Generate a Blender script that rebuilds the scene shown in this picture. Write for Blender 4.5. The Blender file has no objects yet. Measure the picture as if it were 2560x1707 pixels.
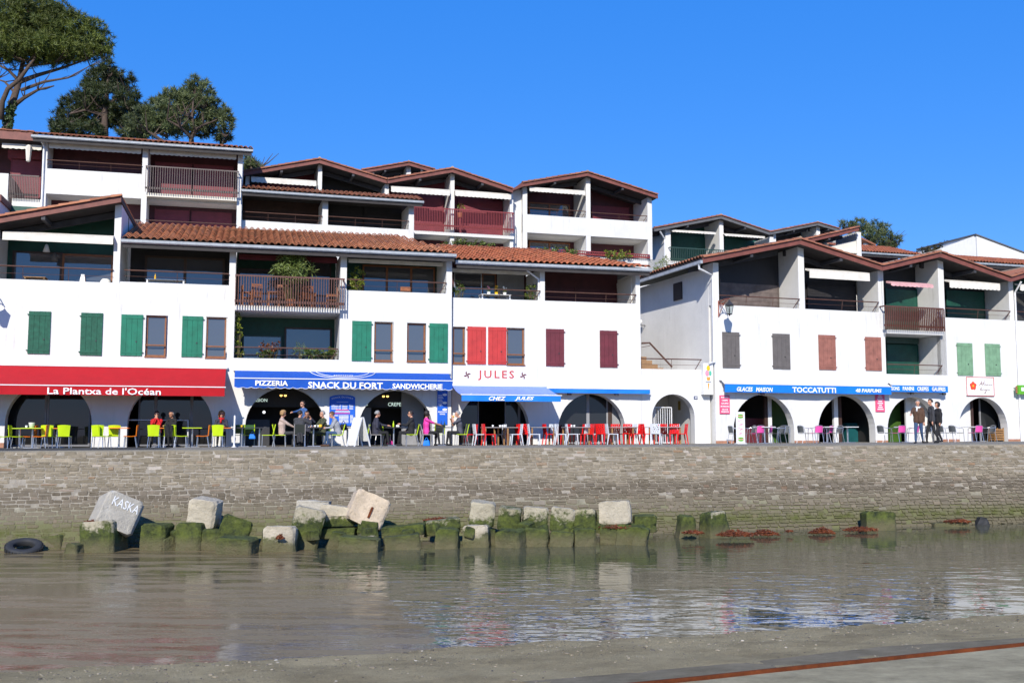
import bpy, math, random
import numpy as np
from mathutils import Vector, Matrix
R = math.radians
rng = random.Random(7)
nr = np.random.default_rng(11)
scn = bpy.context.scene
COL = scn.collection

# ------------------------------------------------------------------ camera, sky, sun
W, H, FPX = 2560., 1707., 2550.
CX, CY = W/2, H/2
HOR = 1085.
PITCH = math.atan((HOR-CY)/FPX)
CAMZ = 0.5
cd = bpy.data.cameras.new('camera'); cam = bpy.data.objects.new('camera', cd); COL.objects.link(cam)
cd.sensor_width = 36; cd.lens = 36*FPX/W; cd.clip_end = 6000; cd.clip_start = .1
cam.location = (0, 0, CAMZ); cam.rotation_euler = (math.pi/2+PITCH, 0, 0)
scn.camera = cam
SUN_EL, SUN_AZ = R(32.5), R(188)      # azimuth clockwise from +Y: the sun stands behind the camera
world = bpy.data.worlds.new('World'); scn.world = world; world.use_nodes = True
wn = world.node_tree.nodes; wl = world.node_tree.links
sky = wn.new('ShaderNodeTexSky'); sky.sky_type = 'NISHITA'; sky.sun_disc = False
sky.sun_elevation = SUN_EL; sky.sun_rotation = SUN_AZ
sky.air_density = 1.0; sky.dust_density = 0.1; sky.ozone_density = 4.5; sky.altitude = 0
hs = wn.new('ShaderNodeHueSaturation'); hs.inputs['Saturation'].default_value = 1.16
wl.new(sky.outputs[0], hs.inputs['Color'])
wm = wn.new('ShaderNodeMix'); wm.data_type = 'RGBA'; wm.inputs[0].default_value = .62; wm.inputs[7].default_value = (.0, 1.42, 6.1, 1)   # deep even azure
wl.new(hs.outputs[0], wm.inputs[6]); wl.new(wm.outputs[2], wn['Background'].inputs[0]); wn['Background'].inputs[1].default_value = 0.145
sd = bpy.data.lights.new('sun', 'SUN'); sd.energy = 4.75; sd.angle = R(.53); sd.color = (1, .945, .85)
sun = bpy.data.objects.new('sun', sd); COL.objects.link(sun)
sdir = Vector((math.sin(SUN_AZ)*math.cos(SUN_EL), math.cos(SUN_AZ)*math.cos(SUN_EL), math.sin(SUN_EL)))
sun.rotation_euler = sdir.to_track_quat('Z', 'Y').to_euler()
sun.location = (0, -30, 60)
vs = scn.view_settings; vs.view_transform = 'Standard'; vs.look = 'None'; vs.exposure = 0.2; vs.gamma = 1
vs.use_curve_mapping = False

# ------------------------------------------------------------------ pixel -> direction
def ray(px, py):
    a = (px-CX)/FPX; b = (CY-py)/FPX
    return Vector((a, math.cos(PITCH)-math.sin(PITCH)*b, math.sin(PITCH)+math.cos(PITCH)*b))
CAM = Vector((0, 0, CAMZ))
def at_z(px, py, z):
    d = ray(px, py); k = (z-CAMZ)/d.z
    return CAM+d*k
def at_y(px, py, y):
    d = ray(px, py); return CAM+d*(y/d.y)
def terr(x):                      # the terrace climbs very gently to the right
    return .124*(x+15.2)/35.2
class Frame:
    def __init__(s, u, Y, psi):
        s.O = Vector((u*Y, Y, 0)); s.psi = R(psi)
        s.t = Vector((math.cos(s.psi), math.sin(s.psi), 0)); s.m = Vector((-math.sin(s.psi), math.cos(s.psi), 0))
    def back(s, d):
        g = Frame(0, 1, 0); g.O = s.O+s.m*d; g.psi = s.psi; g.t = s.t; g.m = s.m; return g
    def p(s, px, py, d=0):        # pixel -> (along, up) on the plane d metres behind the facade plane
        r = ray(px, py); k = (d-(CAM-s.O).dot(s.m))/r.dot(s.m)
        P = CAM+r*k
        return (P-s.O).dot(s.t), P.z
    def S(s, px, d=0, py=900): return s.p(px, py, d)[0]
    def Z(s, px, py, d=0): return s.p(px, py, d)[1]
    def w(s, a, d, z=0): return s.O+s.t*a+s.m*d+Vector((0, 0, z))
    def tz(s, a, d=0): return terr(s.w(a, d).x)

# ------------------------------------------------------------------ mesh builder
class MB:
    def __init__(s): s.v = []; s.f = []; s.mi = []; s.cm = 0
    def quad(s, *pts):
        n = len(s.v); s.v.extend([tuple(p) for p in pts]); s.f.append(tuple(range(n, n+len(pts)))); s.mi.append(s.cm)
    def box(s, x0, x1, y0, y1, z0, z1):
        s.hexa([(x0,y0,z0),(x1,y0,z0),(x1,y1,z0),(x0,y1,z0)], [(x0,y0,z1),(x1,y0,z1),(x1,y1,z1),(x0,y1,z1)])
        return s
    def hexa(s, b, t):            # bottom ring, top ring (counter-clockwise seen from above)
        n = len(s.v); k = len(b); s.v.extend([tuple(p) for p in b]+[tuple(p) for p in t])
        fs = [tuple(range(n+k-1, n-1, -1)), tuple(range(n+k, n+2*k))]
        for i in range(k):
            j = (i+1) % k; fs.append((n+i, n+j, n+k+j, n+k+i))
        s.f.extend(fs); s.mi.extend([s.cm]*len(fs)); return s
    def prism(s, pts, y0, y1):    # polygon in (x,z), extruded along y
        n = len(s.v); k = len(pts)
        s.v.extend([(x, y0, z) for x, z in pts]+[(x, y1, z) for x, z in pts])
        fs = [tuple(range(n, n+k)), tuple(range(n+2*k-1, n+k-1, -1))]
        for i in range(k):
            j = (i+1) % k; fs.append((n+j, n+i, n+k+i, n+k+j))
        s.f.extend(fs); s.mi.extend([s.cm]*len(fs)); return s
    def tube(s, pts, r, n=8, cap=True):
        pts = [Vector(p) for p in pts]; rs = r if isinstance(r, (list, tuple)) else [r]*len(pts)
        base = len(s.v); prev = None
        for i, p in enumerate(pts):
            a = pts[max(0, i-1)]; b = pts[min(len(pts)-1, i+1)]
            d = (b-a).normalized()
            if prev is None:
                up = Vector((0, 0, 1)) if abs(d.z) < .9 else Vector((1, 0, 0))
                e = d.cross(up).normalized()
            else:
                e = (prev-d*prev.dot(d)).normalized()
            prev = e; g = d.cross(e)
            for k in range(n):
                t = 2*math.pi*k/n
                s.v.append(tuple(p+(e*math.cos(t)+g*math.sin(t))*rs[i]))
        for i in range(len(pts)-1):
            for k in range(n):
                a = base+i*n+k; b = base+i*n+(k+1) % n
                s.f.append((a, b, b+n, a+n)); s.mi.append(s.cm)
        if cap:
            s.f.append(tuple(base+k for k in range(n-1, -1, -1))); s.mi.append(s.cm)
            e = base+(len(pts)-1)*n
            s.f.append(tuple(e+k for k in range(n))); s.mi.append(s.cm)
        return s
    def lathe(s, prof, n=16, c=(0, 0, 0)):
        base = len(s.v)
        for r, z in prof:
            for k in range(n):
                t = 2*math.pi*k/n; s.v.append((c[0]+r*math.cos(t), c[1]+r*math.sin(t), c[2]+z))
        for i in range(len(prof)-1):
            for k in range(n):
                a = base+i*n+k; b = base+i*n+(k+1) % n
                s.f.append((a, b, b+n, a+n)); s.mi.append(s.cm)
        s.f.append(tuple(base+k for k in range(n-1, -1, -1))); s.mi.append(s.cm)
        e = base+(len(prof)-1)*n; s.f.append(tuple(e+k for k in range(n))); s.mi.append(s.cm)
        return s
    def ell(s, c, r, n=10, m=7):
        base = len(s.v)
        for i in range(m+1):
            ph = math.pi*i/m
            for k in range(n):
                t = 2*math.pi*k/n
                s.v.append((c[0]+r[0]*math.sin(ph)*math.cos(t), c[1]+r[1]*math.sin(ph)*math.sin(t), c[2]-r[2]*math.cos(ph)))
        for i in range(m):
            for k in range(n):
                a = base+i*n+k; b = base+i*n+(k+1) % n
                s.f.append((a, b, b+n, a+n)); s.mi.append(s.cm)
        return s
    def mesh(s, name):
        me = bpy.data.meshes.new(name); me.from_pydata(s.v, [], s.f); me.update(); return me
    def build(s, name, mat, parent=None, smooth=False, bevel=0, mats=None):
        me = s.mesh(name)
        for m in (mats or [mat]): me.materials.append(M(m))
        if mats: me.polygons.foreach_set('material_index', s.mi)
        if smooth: me.polygons.foreach_set('use_smooth', [True]*len(me.polygons))
        o = bpy.data.objects.new(name, me); COL.objects.link(o); o.parent = parent
        if bevel:
            b = o.modifiers.new('bevel', 'BEVEL'); b.width = bevel; b.segments = 2; b.limit_method = 'ANGLE'
        return o
def wall_grid(mb, x0, x1, z0, z1, y0, y1, holes):
    xs = sorted({x0, x1, *[min(max(a, x0), x1) for h in holes for a in (h[0], h[1])]})
    zs = sorted({z0, z1, *[min(max(a, z0), z1) for h in holes for a in (h[2], h[3])]})
    def solid(i, j):
        if i < 0 or j < 0 or i >= len(xs)-1 or j >= len(zs)-1: return False
        cx = (xs[i]+xs[i+1])/2; cz = (zs[j]+zs[j+1])/2
        return not any(h[0] < cx < h[1] and h[2] < cz < h[3] for h in holes)
    for i in range(len(xs)-1):
        for j in range(len(zs)-1):
            if not solid(i, j): continue
            a, b, c, d = xs[i], xs[i+1], zs[j], zs[j+1]
            mb.quad((a,y0,c),(b,y0,c),(b,y0,d),(a,y0,d)); mb.quad((b,y1,c),(a,y1,c),(a,y1,d),(b,y1,d))
            if not solid(i-1, j): mb.quad((a,y1,c),(a,y0,c),(a,y0,d),(a,y1,d))
            if not solid(i+1, j): mb.quad((b,y0,c),(b,y1,c),(b,y1,d),(b,y0,d))
            if not solid(i, j-1): mb.quad((a,y1,c),(b,y1,c),(b,y0,c),(a,y0,c))
            if not solid(i, j+1): mb.quad((a,y0,d),(b,y0,d),(b,y1,d),(a,y1,d))
def arch_wall(mb, x0, x1, z0, z1, c, r, hs, rise, y0, y1, n=20):
    for a, b in ((x0, c-r), (c+r, x1)):
        mb.quad((a,y0,z0),(b,y0,z0),(b,y0,z1),(a,y0,z1)); mb.quad((b,y1,z0),(a,y1,z0),(a,y1,z1),(b,y1,z1))
    mb.quad((x0,y1,z0),(x0,y0,z0),(x0,y0,z1),(x0,y1,z1)); mb.quad((x1,y0,z0),(x1,y1,z0),(x1,y1,z1),(x1,y0,z1))
    pts = [(c-r*math.cos(math.pi*i/n), hs+rise*math.sin(math.pi*i/n)) for i in range(n+1)]
    for (a, za), (b, zb) in zip(pts, pts[1:]):
        mb.quad((a,y0,za),(b,y0,zb),(b,y0,z1),(a,y0,z1)); mb.quad((b,y1,zb),(a,y1,za),(a,y1,z1),(b,y1,z1))
    pts = [(c-r, z0)]+pts+[(c+r, z0)]
    for (a, za), (b, zb) in zip(pts, pts[1:]):
        mb.quad((a,y0,za),(a,y1,za),(b,y1,zb),(b,y0,zb))
def thing(name, label, cat, loc=(0,0,0), rz=0, group=None):
    o = bpy.data.objects.new(name, None); COL.objects.link(o); o.empty_display_size = .3
    o.location = loc; o.rotation_euler = (0, 0, rz); tag(o, label, cat, group); return o
def tag(o, label=None, cat=None, group=None, kind=None):
    if label: o['label'] = label
    if cat: o['category'] = cat
    if group: o['group'] = group
    if kind: o['kind'] = kind
    return o
def frame_thing(F, name, label, cat, group=None): return thing(name, label, cat, F.O, F.psi, group)
def link_copy(o, parent=None):
    c = o.copy(); COL.objects.link(c); c.parent = parent; return c
def copy_tree(o, parent=None):
    kids = list(o.children); c = link_copy(o, parent)
    for k in kids: copy_tree(k, c)
    return c
def share(name, me, parent, loc=(0,0,0), rot=None, mat=None):
    o = bpy.data.objects.new(name, me); COL.objects.link(o); o.parent = parent; o.location = loc
    if rot is not None: o.rotation_euler = rot
    return o

# ------------------------------------------------------------------ materials
_m = {}; _def = {}
def M(n):
    if n not in _m: _m[n] = _def[n](n)
    return _m[n]
def nt_new(name):
    m = bpy.data.materials.new(name); m.use_nodes = True
    return m, m.node_tree.nodes, m.node_tree.links, m.node_tree.nodes['Principled BSDF']
def mapping(n, l, scale=(1,1,1), world=False):
    if world:
        g = n.new('ShaderNodeNewGeometry'); src = g.outputs['Position']
    else:
        g = n.new('ShaderNodeTexCoord'); src = g.outputs['Object']
    mp = n.new('ShaderNodeMapping'); mp.inputs['Scale'].default_value = scale
    l.new(src, mp.inputs[0]); return mp.outputs[0]
def noise(n, l, vec, scale, detail=4, rough=.6):
    t = n.new('ShaderNodeTexNoise'); t.inputs['Scale'].default_value = scale; t.inputs['Detail'].default_value = detail
    t.inputs['Roughness'].default_value = rough; l.new(vec, t.inputs['Vector']); return t.outputs['Fac']
def ramp(n, l, fac, stops):
    r = n.new('ShaderNodeValToRGB'); e = r.color_ramp.elements
    while len(e) > 1: e.remove(e[-1])
    for i, (p, c) in enumerate(stops):
        c = c if isinstance(c, (tuple, list)) else (c, c, c)
        el = e[0] if i == 0 else e.new(p)
        el.position = p; el.color = (*c, 1)
    l.new(fac, r.inputs[0]); return r.outputs[0]
def mix(n, l, fac, a, b, mode='MIX'):
    x = n.new('ShaderNodeMix'); x.data_type = 'RGBA'; x.blend_type = mode
    for sock, v in ((x.inputs[0], fac), (x.inputs[6], a), (x.inputs[7], b)):
        if isinstance(v, (int, float)): sock.default_value = v
        elif isinstance(v, (tuple, list)): sock.default_value = (*v, 1)
        else: l.new(v, sock)
    return x.outputs[2]
def bump(n, l, h, strength, dist, p):
    b = n.new('ShaderNodeBump'); b.inputs['Strength'].default_value = strength; b.inputs['Distance'].default_value = dist
    l.new(h, b.inputs['Height']); l.new(b.outputs[0], p.inputs['Normal'])
def plain(name, col, rough=.6, var=.2, scale=5, bmp=.0, bscale=60, metal=0, ior=1.5, coat=0, island=0, trans=0):
    def f(_):
        m, n, l, p = nt_new(name); v = mapping(n, l)
        c = mix(n, l, 1, col, ramp(n, l, noise(n, l, v, scale), [(.3, 1-var), (.7, 1+var*.35)]), 'MULTIPLY')
        if island:
            g = n.new('ShaderNodeNewGeometry'); oi = n.new('ShaderNodeObjectInfo')
            ad = n.new('ShaderNodeMath'); ad.operation = 'ADD'; l.new(g.outputs['Random Per Island'], ad.inputs[0]); l.new(oi.outputs['Random'], ad.inputs[1])
            fr = n.new('ShaderNodeMath'); fr.operation = 'FRACT'; l.new(ad.outputs[0], fr.inputs[0])
            c = mix(n, l, 1, c, ramp(n, l, fr.outputs[0], [(0, 1-island), (1, 1+island)]), 'MULTIPLY')
        l.new(c, p.inputs['Base Color']); p.inputs['Roughness'].default_value = rough; p.inputs['Metallic'].default_value = metal
        p.inputs['IOR'].default_value = ior; p.inputs['Coat Weight'].default_value = coat
        if trans: p.inputs['Transmission Weight'].default_value = trans
        if bmp: bump(n, l, noise(n, l, v, bscale), bmp, .02, p)
        return m
    _def[name] = f
plain('green_shutter', (.008,.17,.1), .75, .25, 3)
plain('worn_green', (.014,.105,.062), .8, .35, 6)
plain('red_shutter', (.5,.035,.03), .5, .2, 3)
plain('wine', (.14,.02,.03), .55, .25, 3)
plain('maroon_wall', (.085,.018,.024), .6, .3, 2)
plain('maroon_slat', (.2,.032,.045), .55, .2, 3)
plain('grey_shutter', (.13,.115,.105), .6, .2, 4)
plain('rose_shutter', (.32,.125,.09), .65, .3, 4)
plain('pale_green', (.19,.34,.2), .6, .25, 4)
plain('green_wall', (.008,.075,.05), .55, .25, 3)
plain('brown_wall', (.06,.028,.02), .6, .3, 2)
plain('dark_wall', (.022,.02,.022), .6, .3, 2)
plain('grey_wood', (.16,.125,.112), .7, .4, 3)
plain('wood_frame', (.25,.09,.03), .5, .3, 6)
plain('dark_frame', (.06,.035,.025), .5, .3, 6)
plain('alu', (.55,.56,.58), .35, .1, 5, metal=.85)
plain('white_metal', (.78,.78,.78), .4, .08, 5)
plain('zinc', (.42,.45,.48), .5, .25, 3, metal=.1)
plain('handrail', (.1,.045,.03), .5, .25, 6)
plain('brown_rail', (.13,.05,.035), .55, .3, 6)
plain('grey_rail', (.12,.09,.08), .55, .3, 6)
plain('red_rail', (.26,.04,.04), .5, .25, 6)
plain('green_rail', (.03,.07,.055), .5, .25, 6)
plain('fascia', (.2,.062,.045), .6, .3, 3, .15)
plain('fascia_grey', (.12,.12,.125), .6, .25, 3)
plain('soffit', (.035,.03,.03), .75, .3, 3)
plain('beam', (.05,.05,.058), .7, .3, 3)
plain('canvas_cream', (.72,.68,.6), .8, .12, 4)
plain('canvas_pink', (.7,.38,.38), .8, .15, 4)
plain('canvas_red', (.42,.0015,.008), .9, .1, 3)
plain('canvas_blue', (.0015,.075,.42), .85, .1, 3)
plain('canvas_bright', (.002,.19,.75), .6, .1, 3)
plain('canvas_pale', (.2,.3,.74), .65, .12, 2)
plain('canvas_dark_red', (.12,.006,.012), .7, .2, 3)
plain('lettering', (.86,.86,.86), .6, .05, 3)
plain('red_letter', (.55,.05,.045), .6, .15, 8)
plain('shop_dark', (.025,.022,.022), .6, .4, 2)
plain('shop_green', (.05,.12,.012), .6, .3, 2)
plain('shop_grey', (.3,.3,.31), .7, .2, 2)
plain('shop_floor', (.08,.07,.06), .4, .3, 2)
plain('shop_frame', (.2,.2,.22), .4, .2, 2)
plain('teal_counter', (.01,.09,.1), .4, .2, 2)
plain('dark_green_counter', (.01,.045,.03), .4, .2, 2)
plain('ochre', (.3,.2,.03), .5, .2, 2)
plain('skirting', (.42,.2,.12), .7, .3, 4)
plain('terracotta_step', (.3,.17,.08), .7, .3, 4)
plain('lime', (.5,.68,.006), .38, .06, 3)
plain('orange', (.85,.2,.006), .38, .06, 3)
plain('black_mesh', (.03,.035,.03), .5, .2, 30)
plain('dark_green_mesh', (.04,.12,.03), .5, .3, 30)
plain('red_plastic', (.72,.012,.012), .3, .06, 3)
plain('white_plastic', (.6,.63,.67), .35, .06, 3)
plain('pink_weave', (.75,.08,.36), .6, .15, 60)
plain('grey_weave', (.1,.11,.115), .6, .2, 60)
plain('table_dark', (.045,.045,.05), .35, .2, 6)
plain('table_grey', (.32,.3,.29), .45, .15, 6)
plain('table_white', (.8,.8,.78), .35, .08, 6)
plain('oak', (.33,.17,.06), .55, .35, 12)
plain('teak', (.3,.1,.035), .55, .35, 10)
plain('ceramic', (.82,.82,.8), .25, .05, 6)
plain('terracotta', (.42,.15,.07), .7, .25, 8)
plain('black_iron', (.035,.035,.038), .5, .3, 10)
plain('rust_iron', (.3,.07,.04), .7, .4, 10)
plain('menu_blue', (.004,.11,.6), .5, .1, 5)
plain('sign_pink', (.8,.09,.2), .5, .1, 5)
plain('sign_white', (.82,.82,.8), .5, .06, 5)
plain('yellow', (.85,.5,.01), .5, .1, 5)
plain('ice_pink', (.85,.3,.4), .5, .1, 5)
plain('ice_green', (.1,.5,.33), .5, .1, 5)
plain('cone', (.7,.36,.06), .6, .25, 20)
plain('plate_blue', (.02,.04,.12), .4, .1, 5)
plain('flower_red', (.85,.08,.03), .6, .25, 20)
plain('sign_green', (.12,.42,.02), .5, .1, 5)
plain('rubber', (.025,.026,.028), .75, .3, 8)
plain('skin', (.55,.28,.18), .55, .12, 12)
plain('skin_tan', (.4,.19,.11), .55, .12, 12)
plain('hair_dark', (.018,.012,.01), .6, .3, 40)
plain('hair_grey', (.3,.29,.28), .7, .3, 40)
plain('hair_blond', (.38,.22,.09), .65, .35, 40)
plain('hair_brown', (.1,.05,.025), .65, .35, 40)
for nm, c in dict(cl_red=(.55,.01,.015), cl_black=(.014,.014,.016), cl_charcoal=(.045,.045,.05), cl_grey=(.3,.31,.34), cl_beige=(.5,.37,.31),
                  cl_denim=(.035,.075,.16), cl_olive=(.06,.07,.035), cl_navy=(.035,.035,.055), cl_pink=(.8,.05,.35), cl_white=(.75,.75,.75),
                  cl_brown=(.09,.045,.025), cl_blue=(.05,.12,.3), cl_slate=(.08,.08,.1)).items(): plain(nm, c, .85, .25, 14)
plain('bark', (.1,.068,.05), .9, .4, 6, .6, 12)
plain('ivy', (.05,.085,.02), .6, .5, 6)
plain('stem', (.12,.1,.04), .8, .3, 6)
def leafmat(name, a, b, rough=.55, scale=.35):
    def f(_):
        m, n, l, p = nt_new(name); g = n.new('ShaderNodeNewGeometry')
        c = mix(n, l, g.outputs['Random Per Island'], a, b)
        c = mix(n, l, 1, c, ramp(n, l, noise(n, l, mapping(n, l), scale, 2), [(.35, .65), (.65, 1.2)]), 'MULTIPLY')
        l.new(c, p.inputs['Base Color']); p.inputs['Roughness'].default_value = rough
        t = n.new('ShaderNodeBsdfTranslucent'); l.new(c, t.inputs[0])
        s = n.new('ShaderNodeMixShader'); s.inputs[0].default_value = .22
        l.new(p.outputs[0], s.inputs[1]); l.new(t.outputs[0], s.inputs[2]); l.new(s.outputs[0], n['Material Output'].inputs[0])
        return m
    _def[name] = f
leafmat('pine_needles', (.042,.072,.012), (.18,.21,.035))
leafmat('dark_needles', (.018,.032,.012), (.08,.1,.025))
leafmat('blue_needles', (.04,.066,.025), (.18,.21,.075))
leafmat('shrub_leaves', (.05,.09,.015), (.17,.22,.04), .45, 2)
leafmat('bamboo_leaves', (.1,.15,.03), (.28,.34,.1), .45, 2)
leafmat('yellow_leaves', (.09,.13,.015), (.3,.34,.04), .45, 2)
leafmat('kelp', (.1,.025,.008), (.26,.075,.02), .5, 4)
leafmat('seaweed_green', (.04,.08,.008), (.1,.16,.02), .5, 4)
leafmat('brown_hedge', (.03,.03,.012), (.07,.06,.02), .6, 1)
def whitewash(name, col, stain):
    def f(_):
        m, n, l, p = nt_new(name); v = mapping(n, l)
        big = ramp(n, l, noise(n, l, v, .7, 7, .7), [(.3, .88), (.65, 1.0)])
        c = mix(n, l, 1, col, big, 'MULTIPLY')
        st = ramp(n, l, noise(n, l, mapping(n, l, (6, 6, .45)), 1, 6, .7), [(.54, 0.), (.72, 1.)])
        pt = ramp(n, l, noise(n, l, v, .45, 4), [(.42, 0.), (.62, stain)])
        k = n.new('ShaderNodeMath'); k.operation = 'MULTIPLY'; l.new(st, k.inputs[0]); l.new(pt, k.inputs[1])
        c = mix(n, l, k.outputs[0], c, (.46, .45, .41))
        l.new(c, p.inputs['Base Color']); p.inputs['Roughness'].default_value = .9; p.inputs['IOR'].default_value = 1.35
        bump(n, l, noise(n, l, v, 26, 6), .25, .012, p)
        return m
    _def[name] = f
whitewash('white_wall', (.72,.71,.685), .85)
whitewash('white_wall_old', (.72,.705,.67), 1.)
whitewash('cream_wall', (.75,.7,.6), .4)
def glass(name, ior, col=(.012,.016,.02), rough=.02):
    def f(_):
        m, n, l, p = nt_new(name); p.inputs['Base Color'].default_value = (*col, 1); p.inputs['Roughness'].default_value = rough
        p.inputs['IOR'].default_value = ior
        bump(n, l, noise(n, l, mapping(n, l), .9, 2), .03, .05, p)
        return m
    _def[name] = f
glass('pane', 2.05, (.075,.08,.09)); glass('shop_pane', 1.5, (.02,.022,.024)); 
def clear(name):
    m, n, l, p = nt_new(name)
    gl = n.new('ShaderNodeBsdfGlossy'); gl.inputs['Roughness'].default_value = .01
    tr = n.new('ShaderNodeBsdfTransparent'); tr.inputs[0].default_value = (.8, .85, .85, 1)
    s = n.new('ShaderNodeMixShader'); fr = n.new('ShaderNodeFresnel'); fr.inputs[0].default_value = 1.7
    l.new(fr.outputs[0], s.inputs[0]); l.new(tr.outputs[0], s.inputs[1]); l.new(gl.outputs[0], s.inputs[2]); l.new(s.outputs[0], n['Material Output'].inputs[0])
    return m
_def['clear_glass'] = clear
def emis(name, col, st):
    def f(_):
        m, n, l, p = nt_new(name); p.inputs['Base Color'].default_value = (*col, 1)
        p.inputs['Emission Color'].default_value = (*col, 1); p.inputs['Emission Strength'].default_value = st; return m
    _def[name] = f
emis('neon', (.75,.95,.85), .75); emis('bulb', (1,.62,.16), 2.2); emis('bulb_white', (.95,.97,1), 1.6)
def tilemat(name, a, b, moss):
    def f(_):
        m, n, l, p = nt_new(name); g = n.new('ShaderNodeNewGeometry'); oi = n.new('ShaderNodeObjectInfo')
        ad = n.new('ShaderNodeMath'); l.new(g.outputs['Random Per Island'], ad.inputs[0]); l.new(oi.outputs['Random'], ad.inputs[1])
        fr = n.new('ShaderNodeMath'); fr.operation = 'FRACT'; l.new(ad.outputs[0], fr.inputs[0])
        c = mix(n, l, fr.outputs[0], a, b)
        wv = mapping(n, l, world=True)
        c = mix(n, l, ramp(n, l, noise(n, l, wv, 1.6, 5, .7), [(.48, 0.), (.7, moss)]), c, (.1, .075, .045))
        c = mix(n, l, ramp(n, l, noise(n, l, wv, 9, 4, .7), [(.58, 0.), (.72, moss*.8)]), c, (.28, .25, .19))
        l.new(c, p.inputs['Base Color']); p.inputs['Roughness'].default_value = .85
        bump(n, l, noise(n, l, wv, 50, 4), .3, .01, p); return m
    _def[name] = f
tilemat('tile', (.22,.075,.04), (.34,.125,.065), .6)
tilemat('tile_old', (.3,.105,.05), (.44,.18,.09), .55)
tilemat('tile_new', (.28,.078,.034), (.42,.13,.055), .5)
tilemat('tile_cap', (.33,.22,.14), (.42,.34,.24), .5)
def stone(name):
    m, n, l, p = nt_new(name); g = n.new('ShaderNodeNewGeometry'); oi = n.new('ShaderNodeObjectInfo')
    ad = n.new('ShaderNodeMath'); l.new(g.outputs['Random Per Island'], ad.inputs[0]); l.new(oi.outputs['Random'], ad.inputs[1])
    fr = n.new('ShaderNodeMath'); fr.operation = 'FRACT'; l.new(ad.outputs[0], fr.inputs[0])
    c = ramp(n, l, fr.outputs[0], [(0, (.205,.17,.115)), (.3, (.235,.198,.138)), (.6, (.262,.22,.157)), (.84, (.285,.24,.17)), (.94, (.36,.3,.215)), (.965, (.26,.17,.1)), (1, (.46,.41,.34))])
    v = mapping(n, l, world=True)
    c = mix(n, l, 1, c, ramp(n, l, noise(n, l, v, 5, 9, .78), [(.3, .72), (.7, 1.2)]), 'MULTIPLY')
    sx = n.new('ShaderNodeSeparateXYZ'); l.new(g.outputs['Position'], sx.inputs[0])
    nz = noise(n, l, v, .8, 4); nz2 = noise(n, l, v, 3.5, 4)
    def band(lo, hi, wob):
        a = n.new('ShaderNodeMath'); a.operation = 'MULTIPLY_ADD'; l.new(nz, a.inputs[0]); a.inputs[1].default_value = wob; l.new(sx.outputs[2], a.inputs[2])
        r = n.new('ShaderNodeMapRange'); r.inputs[1].default_value = lo; r.inputs[2].default_value = hi; r.clamp = True; l.new(a.outputs[0], r.inputs[0]); return r.outputs[0]
    up = band(-.75, -.98, .45)         # tide-darkened courses
    lo = band(-1.25, -1.55, .3)        # pale silted courses below them
    c = mix(n, l, up, c, mix(n, l, 1, c, (.64, .63, .64), 'MULTIPLY'))
    c = mix(n, l, lo, c, mix(n, l, .5, c, (.2, .17, .115)))
    gr = band(-1.85, -2.2, .25)
    k = n.new('ShaderNodeMath'); k.operation = 'MULTIPLY'; l.new(gr, k.inputs[0]); l.new(ramp(n, l, nz2, [(.3, .25), (.62, .95)]), k.inputs[1])
    c = mix(n, l, k.outputs[0], c, (.09, .1, .025))
    mu = band(-2.3, -2.55, .1); c = mix(n, l, mu, c, (.14, .12, .075))
    l.new(c, p.inputs['Base Color']); p.inputs['Roughness'].default_value = .95; p.inputs['IOR'].default_value = 1.25
    bump(n, l, noise(n, l, v, 14, 9, .78), .9, .045, p); return m
_def['stone'] = stone
def mortar(name):
    m, n, l, p = nt_new(name); v = mapping(n, l, world=True)
    c = ramp(n, l, noise(n, l, v, 3, 6, .7), [(.3, (.18,.155,.12)), (.55, (.29,.255,.2)), (.75, (.42,.38,.3))])
    g = n.new('ShaderNodeNewGeometry'); sx = n.new('ShaderNodeSeparateXYZ'); l.new(g.outputs['Position'], sx.inputs[0])
    r = n.new('ShaderNodeMapRange'); r.inputs[1].default_value = -1.5; r.inputs[2].default_value = -2.1; l.new(sx.outputs[2], r.inputs[0])
    c = mix(n, l, r.outputs[0], c, (.13, .13, .055))
    l.new(c, p.inputs['Base Color']); p.inputs['Roughness'].default_value = .95
    bump(n, l, noise(n, l, v, 18, 6), .8, .04, p); return m
_def['mortar'] = mortar
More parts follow.
